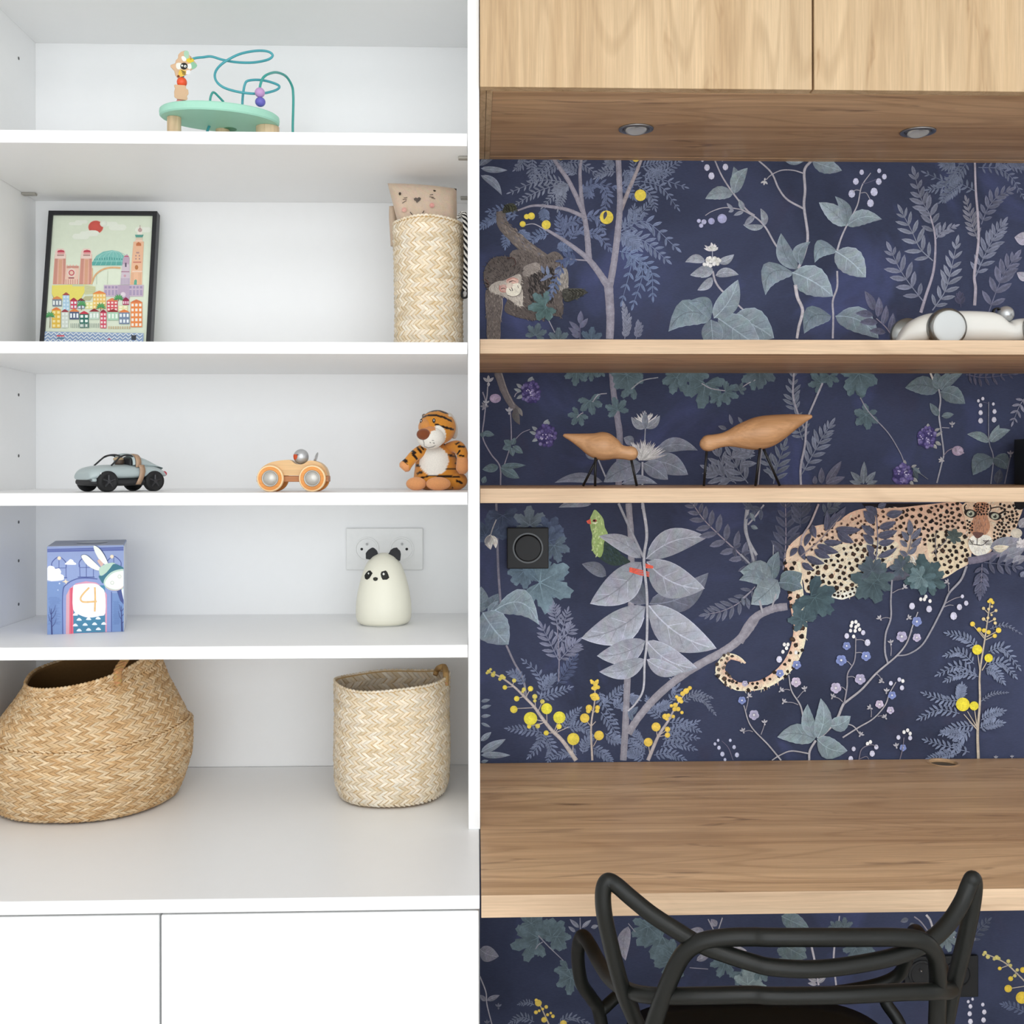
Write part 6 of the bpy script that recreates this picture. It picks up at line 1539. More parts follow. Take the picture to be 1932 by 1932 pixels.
# ---- panda night light
SIL = plain('cream silicone', (0.78, 0.76, 0.64), .45, .35, var=.01)
SILB = plain('black silicone', (0.016, 0.016, 0.019), .55, .3)
pc = PZ(724, 1177.5, Z4); pc.z = Z4
k_ = pc.y/F
ptab = [(40.5, 0), (42, .8), (43, 2), (46.5, 3.0), (50.5, 7), (52.5, 14), (53, 26), (52, 42), (49.5, 58), (46, 74), (42, 88), (38, 99), (33.5, 109), (28, 117), (21, 124), (13, 128.3), (6, 130), (0, 130.4)]
pt_ = [(r*k_*.985, z*k_*1.03) for r, z in ptab]
t = thing('night_light', pc, 'cream panda night light standing in front of the white socket', 'lamp')
bd = MB().lathe(pt_[2:], pc, 56).build('body', SIL, t, smooth=True)
MB().lathe([(0, 0)]+pt_[:3]+[(0, pt_[2][1])], pc, 56).build('base', plain('pale grey plastic', (.66, .66, .62), .4), t, smooth=False)
def rad(z):
    for (r0, z0), (r1, z1) in zip(pt_, pt_[1:]):
        if z0 <= z <= z1: return r0+(r1-r0)*(z-z0)/(z1-z0+1e-9)
    return 0
def pandafn(px, py, off):
    Y = pc.y
    for _ in range(8):
        p_ = P(px, py, Y); r = rad(p_.z-pc.z)+.0003+off; dx = p_.x-pc.x
        Y = pc.y - math.sqrt(max(1e-9, r*r-dx*dx))
    return P(px, py, Y)
q = Print(pandafn, 2e-5); q.frame(640, 980, 8.78)
def fan(pts, c): # finely divided so that it hugs the curve
    q.k += 1; cx = sum(a[0] for a in pts)/len(pts); cy = sum(a[1] for a in pts)/len(pts); n_ = len(pts)
    P_ = [(cx, cy)]; fs = []
    for r in (.5, 1): P_ += [(cx+(x-cx)*r, cy+(y-cy)*r) for x, y in pts]
    for i in range(n_): j = (i+1) % n_; fs += [(0, 1+i, 1+j), (1+i, 1+n_+i, 1+n_+j, 1+j)]
    q.fill(P_, fs, [q.col(c)]*len(P_))
fan([(418, 930), (440, 890), (480, 850), (515, 845), (553, 890), (535, 920), (500, 975), (460, 1000), (425, 980)], '#22221f'); fan([(685, 905), (700, 865), (770, 845), (795, 870), (812, 910), (830, 965), (790, 998), (720, 1000), (698, 960)], '#22221f')
fan([(470, 895), (485, 875), (500, 895), (486, 915)], '#e8e8e2'); fan([(715, 905), (735, 880), (757, 905), (736, 928)], '#e8e8e2')
fan([(560, 990), (565, 965), (600, 955), (635, 965), (642, 985), (630, 1010), (598, 1020), (570, 1010)], '#22221f'); fan([(580, 985), (600, 978), (615, 985), (600, 995)], '#4a4a30')
q.mb.build('face_print', PAPER, bd, fixn=False)
for (x0, x1, xa, s_) in ((440, 640, 548, -1), (812, 1015, 955, 1)):
    pl = [(x0, 655 if s_ < 0 else 570), (x0-2 if s_ < 0 else x0+20, 560 if s_ < 0 else 545), (x0+35, 510), (x0+80, 480), (xa, 470), (x1-60, 485), (x1-20 if s_ < 0 else x1-12, 525), (x1 if s_ < 0 else x1+2, 580), (x1-10, 600 if s_ < 0 else 690), (x1-60, 660), (x0+60, 665)]
    cc = crop(640, 980, 8.78)
    mb = MB(); f_ = [cc(x, y, pc.y-.006) for x, y in pl]; g_ = [p_+Vector((0, .010, 0)) for p_ in f_]
    n_ = len(pl); tri = tessellate_polygon([[Vector((x, y, 0)) for x, y in pl]])
    mb.add(f_+g_, [tuple(a_) for a_ in tri]+[tuple(n_+i for i in reversed(a_)) for a_ in tri]+[(i, (i+1) % n_, n_+(i+1) % n_, n_+i) for i in range(n_)])
    mb.build('ear', SILB, t, bevel=.002, bseg=3)

# ---- bead maze table on the top shelf
MINT = plain('mint painted wood', hx('#a8dcc6'), .5, .35, var=.02)
BEECH = oak('beech wood', 2, hx('#e6cdaa'), hx('#d3b38a'), hx('#b89468'), .5, 7, .6)
WIRE = plain('teal coated wire', hx('#4aa3ae'), .35, .5)
WIREG = plain('green coated wire', hx('#3fa39a'), .35, .5)
cB = crop(290, 80, 6.44)
dc = PZ(416, 232, Z1); dc = P(415.5, 221, 1.745); dtop = dc.z
t = thing('bead_maze', Vector((dc.x, dc.y, Z1)), 'mint green wooden bead maze toy with teal wires on the top white shelf', 'toy')
dr = .0890
OV = Matrix.Rotation(math.radians(17), 3, 'Z') @ Matrix.Diagonal((1, .64, 1))
MB().lathe([(0, -.0065), (dr-.003, -.0065), (dr-.0006, -.0045), (dr, 0), (dr-.0006, .0045), (dr-.003, .0065), (0, .0065)], dc, 72, OV).build('table_disc', MINT, t, smooth=False)
for (px, w_, yy) in ((328.5, .0103, 1.727), (505, .0178, 1.772)):
    p_ = P(px, 232, yy)
    MB().lathe([(w_-.001, 0), (w_, .001), (w_, dtop-Z1-.0068), (w_-.0003, dtop-Z1-.0066)], (p_.x, p_.y, Z1), 32).build('leg', BEECH, t, smooth=False)
p_ = P(420, 232, 1.788); MB().lathe([(.0105, 0), (.0105, dtop-Z1-.0066)], (p_.x, p_.y, Z1), 24).build('leg', BEECH, t)
MB().lathe([(.010, -.0069), (.0102, -.0066), (0, -.0066)], PZ(434, 236, dtop-.0002), 24).build('screw_cover', plain('dark green', hx('#3f8a60'), .5), t)
Yd = 1.75
def W(lst): return [cB(x, y, Yd+dz) for x, y, dz in lst]
w1 = W([(340, 690, 0), (345, 560, 0), (360, 380, 0), (400, 250, 0), (490, 195, 0), (600, 180, .005), (700, 172, .01), (840, 212, .012), (1000, 240, .01), (1200, 245, 0), (1380, 212, -.015), (1445, 160, -.02), (1390, 112, -.02), (1250, 102, -.01), (1050, 140, .0), (880, 225, .003), (780, 310, 0), (742, 400, -.01), (775, 490, -.02), (880, 560, -.02), (1080, 610, -.02), (1300, 622, -.01), (1480, 582, .01), (1525, 530, .02), (1420, 482, .02), (1280, 456, .01), (1150, 465, 0), (1108, 510, 0), (1084, 640, 0), (1076, 760, 0)])
wt_ = MB().tube(w1, .0019, 10, smooth=8).build('bent_wire', WIRE, t, smooth=True)
w2 = W([(1290, 770, -.02), (1290, 600, -.02), (1295, 520, -.018), (1330, 430, -.012), (1400, 382, 0), (1500, 366, .03), (1610, 415, .06), (1680, 530, .08), (1695, 640, .085), (1695, 800, .085), (1690, 1000, .085), (1690, 1115, .085), (1690, 1610, .085)])
MB().tube(w2, .0020, 10, smooth=8).build('bent_wire', WIREG, t, smooth=True)
w3 = W([(684, 740, .02), (690, 670, .02), (712, 615, .02), (740, 612, .025), (790, 660, .03), (850, 725, .035)])
MB().tube(w3, .0018, 10, smooth=8).build('bent_wire', WIREG, t, smooth=True)
w4 = W([(684, 760, .03), (690, 870, .03), (688, 980, .025), (660, 1055, .015), (640, 1120, .01)])
MB().tube(w4, .0021, 10, smooth=8).build('bent_wire', WIRE, t, smooth=True)
kk = Yd/F/6.44
def bead(nm, x, y, r, colh, dz=0.0, sq=1.0):
    MB().ellipsoid(cB(x, y, Yd+dz), (r*kk, r*kk, r*kk*sq), 24, 16).build(nm, plain('painted bead '+colh, hx(colh), .35, .45, var=.01), t, smooth=True)
bead('bead', 1289, 610, 60, '#c59acb', -.02); bead('bead', 1295, 724, 62, '#6a66bd', -.02, .92)
bead('bead', 343, 485, 61, '#ee5b32', 0, 1.0); bead('bead', 335, 735, 60, '#eb9a9a', 0)
MAPLE = plain('natural maple', hx('#d9b491'), .5, .3, var=.05, nscale=60)
def chunk(nm, outl, y0, y1, mat, bev=.0015):
    mb = MB(); f_ = [cB(x, y, Yd+y0) for x, y in outl]; g_ = [cB(x, y, Yd+y1) for x, y in outl]
    n_ = len(outl); tri = tessellate_polygon([[Vector((x, y, 0)) for x, y in outl]])
    mb.add(f_+g_, [tuple(a_) for a_ in tri]+[tuple(n_+i for i in reversed(a_)) for a_ in tri]+[(i, (i+1) % n_, n_+(i+1) % n_, n_+i) for i in range(n_)])
    return mb.build(nm, mat, t, bevel=bev)
chunk('scalloped_bead', [(245, 520), (262, 512), (380, 520), (395, 535), (392, 560), (420, 575), (424, 630), (405, 650), (412, 690), (395, 705), (285, 690), (250, 665), (248, 600), (258, 560)], -.011, .011, MAPLE)
fl = [(296, 150), (330, 115), (385, 98), (425, 115), (430, 150), (480, 210), (520, 260), (528, 290), (505, 315), (450, 340), (440, 375), (400, 395), (340, 420), (290, 440), (262, 400), (250, 350), (205, 300), (200, 275), (262, 255), (268, 215), (295, 195)]
flower = chunk('flower_block', fl, -.006, .008, MAPLE)
def beefn(px, py, off): return P(px, py, Yd-.0062-off)
q = Print(beefn, 1e-5); q.frame(290, 80, 6.44)
q.poly([(375, 105), (405, 100), (425, 118), (428, 160), (420, 200), (385, 190), (365, 140)], '#aacdb2', 2); q.poly([(460, 225), (520, 265), (525, 290), (500, 315), (465, 325), (450, 280)], '#8fbf9f', 2)
q.poly([(335, 180), (360, 165), (395, 195), (390, 225), (355, 225)], '#f0efe6', 2); q.poly([(275, 255), (330, 250), (340, 300), (310, 330), (275, 310)], '#eceae0', 2); q.poly([(405, 270), (450, 260), (460, 310), (430, 325), (405, 300)], '#efeee6', 2); q.poly([(385, 350), (440, 335), (448, 370), (400, 390)], '#e6e2e4', 2)
q.poly([(395, 215), (425, 190), (470, 195), (490, 215), (470, 240), (420, 245)], '#e2c63c', 2); q.disc(450, 200, 12, '#c79a30'); q.stem([(455, 195), (450, 165)], 5, '#7a5a2a')
q.poly([(310, 345), (340, 330), (395, 350), (385, 385), (345, 415), (300, 400)], '#e8c050', 2)
for k in range(3): q.stem([(335+k*6, 340+k*20), (360+k*6, 352+k*17), (388-k*2, 362+k*15)], 9, '#2a241f')
q.disc(368, 288, 45, '#24211f', 42); q.disc(345, 282, 13, '#e8e8e2'); q.disc(382, 290, 16, '#e8e8e2'); q.disc(384, 294, 6, '#24211f'); q.disc(300, 412, 16, '#7a3a22')
q.mb.build('bee_print', PAPER, flower, fixn=False)
# ------------------------------------------------------------------ toys on the third white shelf
# grey toy car with tan stripe, turned towards the viewer
al = math.radians(46)
KS, KN = .878, 1.2
tx = Vector((math.cos(al), math.sin(al), 0)); tn = Vector((math.sin(al), -math.cos(al), 0))
fw_ = PZ(204, 926.5, Z3); fw_ = P(203.5, 926, 1.672); fw_.z = Z3
def C(s, n, z): return fw_ + tx*s*KS + tn*(n-.0262)*KN + Vector((0, 0, z))
CARG = plain('grey blue lacquer', hx('#a9b5b6'), .35, .45, var=.01)
CARD = plain('dark plastic chassis', (.022, .022, .024), .5, .35)
RUB = plain('black rubber', (.014, .014, .015), .6, .3)
TAN = plain('tan stripe paint', hx('#a98a70'), .4, .45)
t = thing('toy_car', Vector((C(.04, 0, 0).x, C(.04, 0, 0).y, Z3)), 'grey toy car with tan stripe and black wheels on the third white shelf', 'toy car')
def loft(st, nm, mat, par, sub=2):
    """st: list of (s, [(n,z)...]) closed rings"""
    mb = MB(); m_ = len(st[0][1]); vs = []; fs = []
    for s, ring in st:
        vs += [C(s, n, z) for n, z in ring]
    for i in range(len(st)-1):
        for k in range(m_):
            j = (k+1) % m_
            fs.append((i*m_+k, i*m_+j, (i+1)*m_+j, (i+1)*m_+k))
    fs.append(tuple(range(m_))); fs.append(tuple((len(st)-1)*m_+k for k in reversed(range(m_))))
    mb.add(vs, fs)
    return mb.build(nm, mat, par, smooth=True, subsurf=sub)
def ring(hw, zb, zt, rw=.8):
    return [(-hw, zb), (-hw*1.01, (zb+zt)/2), (-hw*rw, zt), (0, zt+.0012), (hw*rw, zt), (hw*1.01, (zb+zt)/2), (hw, zb), (0, zb)]
bst = [(-.0275, .0185, .0185, .0250), (-.0265, .0205, .0172, .0290), (-.021, .0235, .0172, .0342), (-.010, .0262, .0175, .0368), (.004, .0270, .0178, .0384), (.020, .0272, .018, .0390), (.045, .0272, .0185, .0393), (.060, .0274, .019, .0398), (.0846, .0280, .020, .0400), (.100, .0265, .021, .0360), (.1110, .0225, .0215, .0300), (.1145, .0180, .0220, .0265)]
body_ = loft([(s, ring(hw, zb, zt, .82)) for s, hw, zb, zt in bst], 'body', CARG, t)
loft([(s, ring(hw, zb, zt, .95)) for s, hw, zb, zt in [(-.0265, .017, .013, .0185), (-.024, .022, .0095, .0190), (-.010, .0262, .0080, .0195), (.02, .0268, .0082, .0195), (.06, .0268, .0085, .0200), (.0846, .0272, .009, .021), (.104, .0245, .011, .0225), (.1135, .017, .015, .0230)]], 'chassis', CARD, t)
# fastback roof from the hoop to the tail
loft([(s, [(-hw, .036), (-hw*.94, (zt+.036)/2), (-hw*.66, zt-.001), (0, zt), (hw*.66, zt-.001), (hw*.94, (zt+.036)/2), (hw, .036), (0, .036)]) for s, hw, zt in [(.0555, .0232, .0525), (.060, .0236, .0538), (.068, .0238, .0530), (.080, .0236, .0490), (.094, .0220, .0425), (.108, .0190, .0350), (.1125, .0160, .0305)]], 'fastback_roof', CARG, t)
# roof hoop and windscreen frame
mb = MB(); mb.tube([C(.010, -.021, .0385), C(.026, -.0195, .0508), C(.0285, -.012, .0535), C(.029, 0, .0545), C(.0285, .012, .0535), C(.026, .0195, .0508), C(.010, .021, .0385)], .0013, 8, smooth=6)
mb.build('windscreen_frame', CARD, t, smooth=True)
for sg in (-1, 1):
    mb = MB(); mb.tube([C(.026, .0195*sg, .0508), C(.036, .0198*sg, .0538), (C(.046, .0205*sg, .0532)), C(.050, .0215*sg, .0500)], .0013, 8, smooth=6); mb.build('roof_rail', CARD, t, smooth=True)
mb = MB()
hoop = lambda s, k: [C(s, .0236*k, .0392), C(s, .0226*k, .047), C(s, .0165*k, .0530), C(s, 0, .0548), C(s, -.0165*k, .0530), C(s, -.0226*k, .047), C(s, -.0236*k, .0392)]
h0 = [np.array(p_) for p_ in hoop(.0, 1)]
mb.tube(hoop(.0495, 1.0), .0022, 8, smooth=6); mb.build('roof_hoop', CARG, t, smooth=True)
mb = MB(); mb.box(0, 1, 0, 1, 0, 1); 
mb = MB(); A_b = []; n_ = 0
for s in (.052, .0615):
    pr_ = [(.0245, .0360), (.0241, .047), (.0168, .0542), (0, .0556), (-.0168, .0542), (-.0241, .047), (-.0245, .036)]
    pp = catmull([(a_, b_, 0) for a_, b_ in pr_], 6); n_ = len(pp)
    A_b += [C(s+ (.003 if False else 0), p_[0], p_[1]) for p_ in pp]
mb.add(A_b, [(i, i+1, n_+i+1, n_+i) for i in range(n_-1)]); st_ = mb.build('stripe', TAN, t, smooth=True)
mo = st_.modifiers.new('solid', 'SOLIDIFY'); mo.thickness = .0012; mo.offset = 0
mb = MB(); A_b = []
for ds in (0, .0100):
    pp = [(.0535, .0289, .0395), (.0555, .0292, .034), (.0560, .0291, .029), (.0545, .0290, .022), (.0520, .0285, .0165), (.0490, .0278, .0105)]
    A_b += [C(a_+ds*(1 if k < 3 else .9), b_, z_) for k, (a_, b_, z_) in enumerate(pp)]
n_ = 6; mb.add(A_b, [(i, i+1, n_+i+1, n_+i) for i in range(n_-1)]); st_ = mb.build('stripe', TAN, t, smooth=True)
mo = st_.modifiers.new('solid', 'SOLIDIFY'); mo.thickness = .0010; mo.offset = 0
Mw = Matrix((tx, Vector((0, 0, 1)), tn)).transposed()       # lathe axis along the axle
for (s, n) in ((0, .0262), (0, -.0262), (.0846, .0266), (.0846, -.0266)):
    sg = 1 if n > 0 else -1
    r = .0153
    c0 = C(s, n, r)
    Mq = Mw if sg > 0 else Mw @ Matrix.Diagonal((1, 1, -1))
    wh = MB().lathe([(.009, .0030), (.0098, .0038), (.0118, .0042), (.0144, .0036), (r, .0015), (r, -.0060), (.0140, -.0078), (0, -.0078)], c0, 36, Mq).build('wheel', RUB, t, smooth=True)
    if sg > 0:
        mb = MB()
        for k in range(5):
            a = 2*PI*k/5+.3
            p0, p1 = c0 + Mq @ Vector((0, 0, .0030)), c0 + Mq @ Vector((.0095*math.cos(a), .0095*math.sin(a), .0030))
            mb.tube([p0, p1], .0014, 6, smooth=0)
        mb.lathe([(.003, .0024), (.0028, .0044), (0, .0046)], c0, 14, Mq)
        mb.lathe([(.0095, .0014), (0, .0014)], c0, 24, Mq)
        mb.build('rim_spokes', plain('gunmetal rim', (.030, .030, .034), .3, .5), wh, smooth=False)
mb = MB()
def carM(s, n, z, d): return C(s, n, z)+d
hm = Matrix((tx, tn, Vector((0, 0, 1)))).transposed()
hd = MB().ellipsoid(C(.037, .004, .0440), (.0072, .0068, .0068), 20, 14, hm).build('driver', plain('walnut brown', hx('#4a3b30'), .5), t, smooth=True)
MB().ellipsoid(C(.0355, .004, .0482), (.0078, .0072, .0032), 20, 12, hm).build('driver_cap', plain('tan cap', hx('#b39c7c'), .55), hd, smooth=True)
mb = MB().box(.046, .0555, -.018, .018, .036, .0500, Matrix.Translation(fw_ - tn*.0262*KN) @ hm.to_4x4() @ Matrix.Diagonal((KS, KN, 1, 1))); mb.build('seat', CARD, t, bevel=.002)
MB().ellipsoid(C(.1110, .0170, .0262), (.0045, .0040, .0040), 16, 10, hm).build('tail_light', plain('red lamp', hx('#b0243e'), .3), t, smooth=True)
mb = MB().box(-.0248, -.0180, .0090, .0252, .0150, .0198, Matrix.Translation(fw_ - tn*.0262*KN) @ hm.to_4x4() @ Matrix.Diagonal((KS, KN, 1, 1)))
mb.build('front_lamp_frame', CARG, t, bevel=.0015)
mb = MB().box(-.0253, -.0200, .0115, .0222, .0162, .0186, Matrix.Translation(fw_ - tn*.0262*KN) @ hm.to_4x4() @ Matrix.Diagonal((KS, KN, 1, 1))); mb.build('front_lamp', plain('smoked lens', (.10, .11, .12), .2), t, bevel=.0006)
MB().box(-.0128, -.0118, .0262, .0268, .0215, .0290, Matrix.Translation(fw_ - tn*.0262*KN) @ hm.to_4x4() @ Matrix.Diagonal((KS, KN, 1, 1))).build('side_marker', WHITE, t)

# natural wooden racing car
c5 = crop(460, 820, 9.66)
Yc = 1.688
t = thing('toy_car', Vector((c5(920, 900, Yc).x, Yc, Z3)), 'natural wooden toy racing car with orange wheels and a silver ball driver', 'toy car')
WOODT = oak('turned maple', 0, hx('#e3c08f'), hx('#d3a873'), hx('#b88a58'), .4, 9, .5)
kz = Yc/F/9.66
dz0 = Z3 - c5(0, 1018, 1.668).z            # put the wheels on the shelf
def w5(x, y, Y): return c5(x, y, Y)+Vector((0, 0, dz0))
def slab5(nm, outl, y0, y1, mat, bev, par=None):
    mb = MB(); f_ = [w5(x, y, Yc)+Vector((0, y0, 0)) for x, y in outl]; g_ = [w5(x, y, Yc)+Vector((0, y1, 0)) for x, y in outl]
    n_ = len(outl); tri = tessellate_polygon([[Vector((x, y, 0)) for x, y in outl]])
    mb.add(f_+g_, [tuple(a_) for a_ in tri]+[tuple(n_+i for i in reversed(a_)) for a_ in tri]+[(i, (i+1) % n_, n_+(i+1) % n_, n_+i) for i in range(n_)])
    return mb.build(nm, mat, par or t, bevel=bev, bseg=3)
ol = [(p_[0], p_[1]) for p_ in catmull([(290, 720), (310, 640), (380, 560), (500, 490), (640, 455), (780, 440), (850, 438), (900, 460), (960, 505), (1040, 520), (1120, 505), (1180, 465), (1230, 450), (1320, 460), (1420, 500), (1500, 580), (1540, 680), (1548, 725)], 4)]
slab5('body', ol, -.0135, .0135, WOODT, .0022)
slab5('base_board', [(262, 728), (1560, 728), (1560, 835), (262, 835)], -.0125, .0125, oak('reddish beech', 0, hx('#c58a5c'), hx('#b37648'), hx('#8a5734'), .45, 3, .5), .001)
HUB = plain('satin hub metal', (.52, .50, .46), .42, .5, metal=.6)
ORW = oak('orange stained wood', 0, hx('#e8a054'), hx('#da8c40'), hx('#bd7530'), .4, 6, .4)
for (x, y, dy) in ((525, 782, -.0185), (1282, 778, -.0185), (545, 782, .0185), (1300, 778, .0185)):
    c0 = w5(x, y, Yc) + Vector((0, dy, 0)); sg = -1 if dy < 0 else 1
    r = 238*kz
    c0.z = Z3 + r
    Mq = Matrix.Rotation(PI/2, 3, 'X') if sg < 0 else Matrix.Rotation(-PI/2, 3, 'X')
    wh = MB().lathe([(.60*r, .0010), (.64*r, .0030), (.88*r, .0034), (.97*r, .0026), (r, .0008), (r, -.0042), (.95*r, -.0052), (0, -.0052)], c0, 48, Mq).build('wheel', ORW, t, smooth=False)
    MB().lathe([(.885*r, .0033), (.90*r, .0038), (.97*r, .0031), (1.005*r, .0010), (1.005*r, -.002)], c0, 48, Mq, cap=False).build('wheel_edge', plain('pale wheel edge', hx('#f0d2a4'), .45), wh, smooth=True)
    MB().lathe([(.63*r, .0022), (.60*r, .0036), (.555*r, .0030), (.52*r, .0018), (.50*r, .0024), (.30*r, .0042), (.12*r, .0052), (0, .0054)], c0, 40, Mq).build('hub_cap', HUB, wh, smooth=True)
hb = w5(1045, 378, Yc)
SILV = plain('satin silver paint', (.50, .51, .52), .28, .6, metal=.55)
bl5 = MB().ellipsoid(hb, (138*kz,)*3, 32, 20).build('driver_ball', SILV, t, smooth=True)
def ballfn(px, py, off):
    r = 138*kz+.0002+off; p_ = P(px, py, Yc)+Vector((0, 0, dz0)); dx, dz_ = p_.x-hb.x, p_.z-hb.z
    k2 = math.hypot(dx, dz_)
    if k2 > r*.995: dx *= r*.995/k2; dz_ *= r*.995/k2
    return Vector((hb.x+dx, hb.y-math.sqrt(max(1e-12, r*r-dx*dx-dz_*dz_)), hb.z+dz_))
q = Print(ballfn, 2e-5); q.frame(460, 820, 9.66)
q.k += 1
def fan2(q, pts, c):
    q.k += 1; cx = sum(a[0] for a in pts)/len(pts); cy = sum(a[1] for a in pts)/len(pts)
    dense = []
    for i in range(len(pts)):
        a_, b_ = pts[i], pts[(i+1) % len(pts)]
        for k in range(4): dense.append((a_[0]+(b_[0]-a_[0])*k/4, a_[1]+(b_[1]-a_[1])*k/4))
    n_ = len(dense); P_ = [(cx, cy)]; fs = []
    for r in (.33, .66, 1): P_ += [(cx+(x-cx)*r, cy+(y-cy)*r) for x, y in dense]
    for i in range(n_):
        j = (i+1) % n_; fs += [(0, 1+i, 1+j), (1+i, 1+n_+i, 1+n_+j, 1+j), (1+n_+i, 1+2*n_+i, 1+2*n_+j, 1+n_+j)]
    q.fill(P_, fs, [q.col(c)]*len(P_))
fan2(q, [(912, 335), (985, 335), (1000, 365), (985, 410), (950, 440), (920, 425), (908, 380)], '#c8502a'); fan2(q, [(980, 340), (1018, 338), (1012, 350), (985, 356)], '#3a2c3c')
q.mb.build('painted_face', PAPER, bl5, fixn=False)
mb = MB(); a0 = w5(1280, 500, Yc); a1 = w5(1348, 300, Yc); mid = (a0+a1)/2; dv = (a1-a0)
Mx = Matrix((Vector((1, 0, 0)).cross(Vector((0, 1, 0))).cross(dv.normalized()).normalized() if False else Vector((0, 1, 0)).cross(dv.normalized()).normalized(), Vector((0, 1, 0)), dv.normalized())).transposed()
mb.ellipsoid(mid, (.0016, .0125, dv.length/2*1.02), 20, 16, Mx); mb.build('windscreen', SILV, t, smooth=True)

# ---- tiger plush
c6 = crop(730, 750, 9.2)
Yt = 1.790
kt = Yt/F/9.2
dzt = Z3 - c6(0, 1596, Yt-.03).z
def T(x, y, dy=0.0): return c6(x, y, Yt) + Vector((0, dy, dzt))
TO = Vector((T(850, 1500).x, Yt, Z3))
t = thing('tiger_plush', TO, 'orange striped tiger plush sitting at the right end of the third white shelf', 'plush toy')
PLUSH = vcol('plush fabric', .95, .1, .10, 700, .5, 1500, sheen=.35)
ORG_, PEA, WHT, BLK, NOSE = hx('#d08a34'), hx('#dc9a66'), hx('#e6e1d8'), hx('#241510'), hx('#7c4428')
def tinv(p_):      # world point -> drawing coordinates of the plush seen from the front
    o_ = T(0, 0); ex = T(1000, 0)-o_; ez = T(0, 1000)-o_
    return ((p_.x-o_.x)/ex.x*1000, (p_.z-o_.z)/ez.z*1000)
def seg_d(x, y, pl):
    best = 1e9
    for (a_, b_), (c_, d_) in zip(pl, pl[1:]):
        vx, vy = c_-a_, d_-b_; l = vx*vx+vy*vy+1e-9
        k = max(0, min(1, ((x-a_)*vx+(y-b_)*vy)/l)); best = min(best, math.hypot(x-a_-k*vx, y-b_-k*vy))
    return best
def striped(base, stripes, extra=None):
    def f(p_):
        x, y = tinv(p_)
        if extra:
            e = extra(x, y, p_)
            if e is not None: return e
        for pl, w_ in stripes:
            if seg_d(x, y, pl) < w_: return BLK
        return base
    return f
mb = MB()
bodyst = [([(1070, 985), (1240, 1025)], 17), ([(1000, 1216), (1230, 1218)], 15), ([(590, 1380), (740, 1345), (1000, 1350), (1260, 1365)], 16), ([(1210, 1430), (1310, 1470)], 20), ([(540, 1300), (620, 1280)], 22), ([(520, 1165), (570, 1165)], 17), ([(1000, 800), (1180, 870)], 14), ([(1100, 820), (1160, 770)], 14), ([(1200, 1130), (1420, 1120)], 14), ([(540, 1000), (600, 960)], 16)]
def belly(x, y, p_):
    if p_.y < Yt-.004 and ((x-820)/255)**2+((y-1085)/255)**2 < 1: return WHT
bf = striped(ORG_, bodyst, belly)
mb.lathe([(0, 0), (.0001, 0)], TO, 4)
mb = MB()
prof_t = [(1590, 1), (1585, 250), (1560, 340), (1500, 405), (1420, 428), (1320, 415), (1200, 385), (1080, 362), (960, 335), (880, 290), (820, 225), (780, 150), (760, 1)]
cxs = lambda y: 860 + (y-1080)*.10
n_ = 72; vs = []; fs = []
pp = catmull([(y, r, 0) for y, r in prof_t], 5)
for pnt in pp:
    y, r = pnt[0], max(1, pnt[1])
    for i in range(n_):
        a = 2*PI*i/n_
        c0 = T(cxs(y), y)
        vs.append(c0+Vector((r*kt*math.cos(a), r*kt*.86*math.sin(a)+.004, 0)))
for j in range(len(pp)-1):
    for i in range(n_): fs.append((j*n_+i, j*n_+(i+1) % n_, (j+1)*n_+(i+1) % n_, (j+1)*n_+i))
mb.add(vs, fs, [bf(p_) for p_ in vs]); mb.build('body', PLUSH, t, smooth=True)
headst = [([(600, 350), (700, 315), (860, 308), (1000, 345), (1120, 405)], 17), ([(640, 285), (760, 235), (900, 218), (1010, 262), (1080, 265)], 14), ([(870, 470), (960, 505), (1150, 548)], 20), ([(880, 470), (950, 490)], 10)]
def faceex(x, y, p_):
    if p_.y < Yt-.02 and ((x-905)/130)**2+((y-655)/165)**2 < 1 and x > 720+max(0, 650-y)*.55: return WHT
    if x > 1055+max(0, y-300)*.25 and y < 700 and x > 1075 and y < 330: return WHT
hf = striped(ORG_, headst, faceex)
mb = MB(); mb.ellipsoid(T(880, 510, -.014), (318*kt, 285*kt, 300*kt), 84, 60, colf=hf); hd = mb.build('head', PLUSH, t, smooth=True)
def muzf(p_):
    x, y = tinv(p_)
    if x < 800-(y-560)*.35 and y < 640: return hx('#cf8a52')
    if y < 575-(x-840)*.2 and x < 860: return hx('#cf8a52')
    if seg_d(x, y, [(655, 735), (672, 845)]) < 6 or seg_d(x, y, [(680, 850), (740, 868), (820, 850), (860, 825)]) < 7: return hx('#8a8580')
    for a_, b_ in ((818, 742), (770, 780), (832, 786)):
        if math.hypot(x-a_, y-b_) < 11: return hx('#6a645e')
    return WHT
mb = MB(); mb.ellipsoid(T(775, 690, -.034), (235*kt, 190*kt, 195*kt), 80, 56, colf=muzf); mb.build('muzzle', PLUSH, hd, smooth=True)
mb = MB(); mb.ellipsoid(T(690, 510, -.0235), (132*kt, 190*kt, 150*kt), 40, 28, colf=lambda p_: hx('#cf8c4c')); mb.build('nose_bridge', PLUSH, hd, smooth=True)
mb = MB(); mb.ellipsoid(T(660, 640, -.0475), (118*kt, 80*kt, 96*kt), 32, 24, colf=lambda p_: NOSE); mb.build('nose', PLUSH, hd, smooth=True)
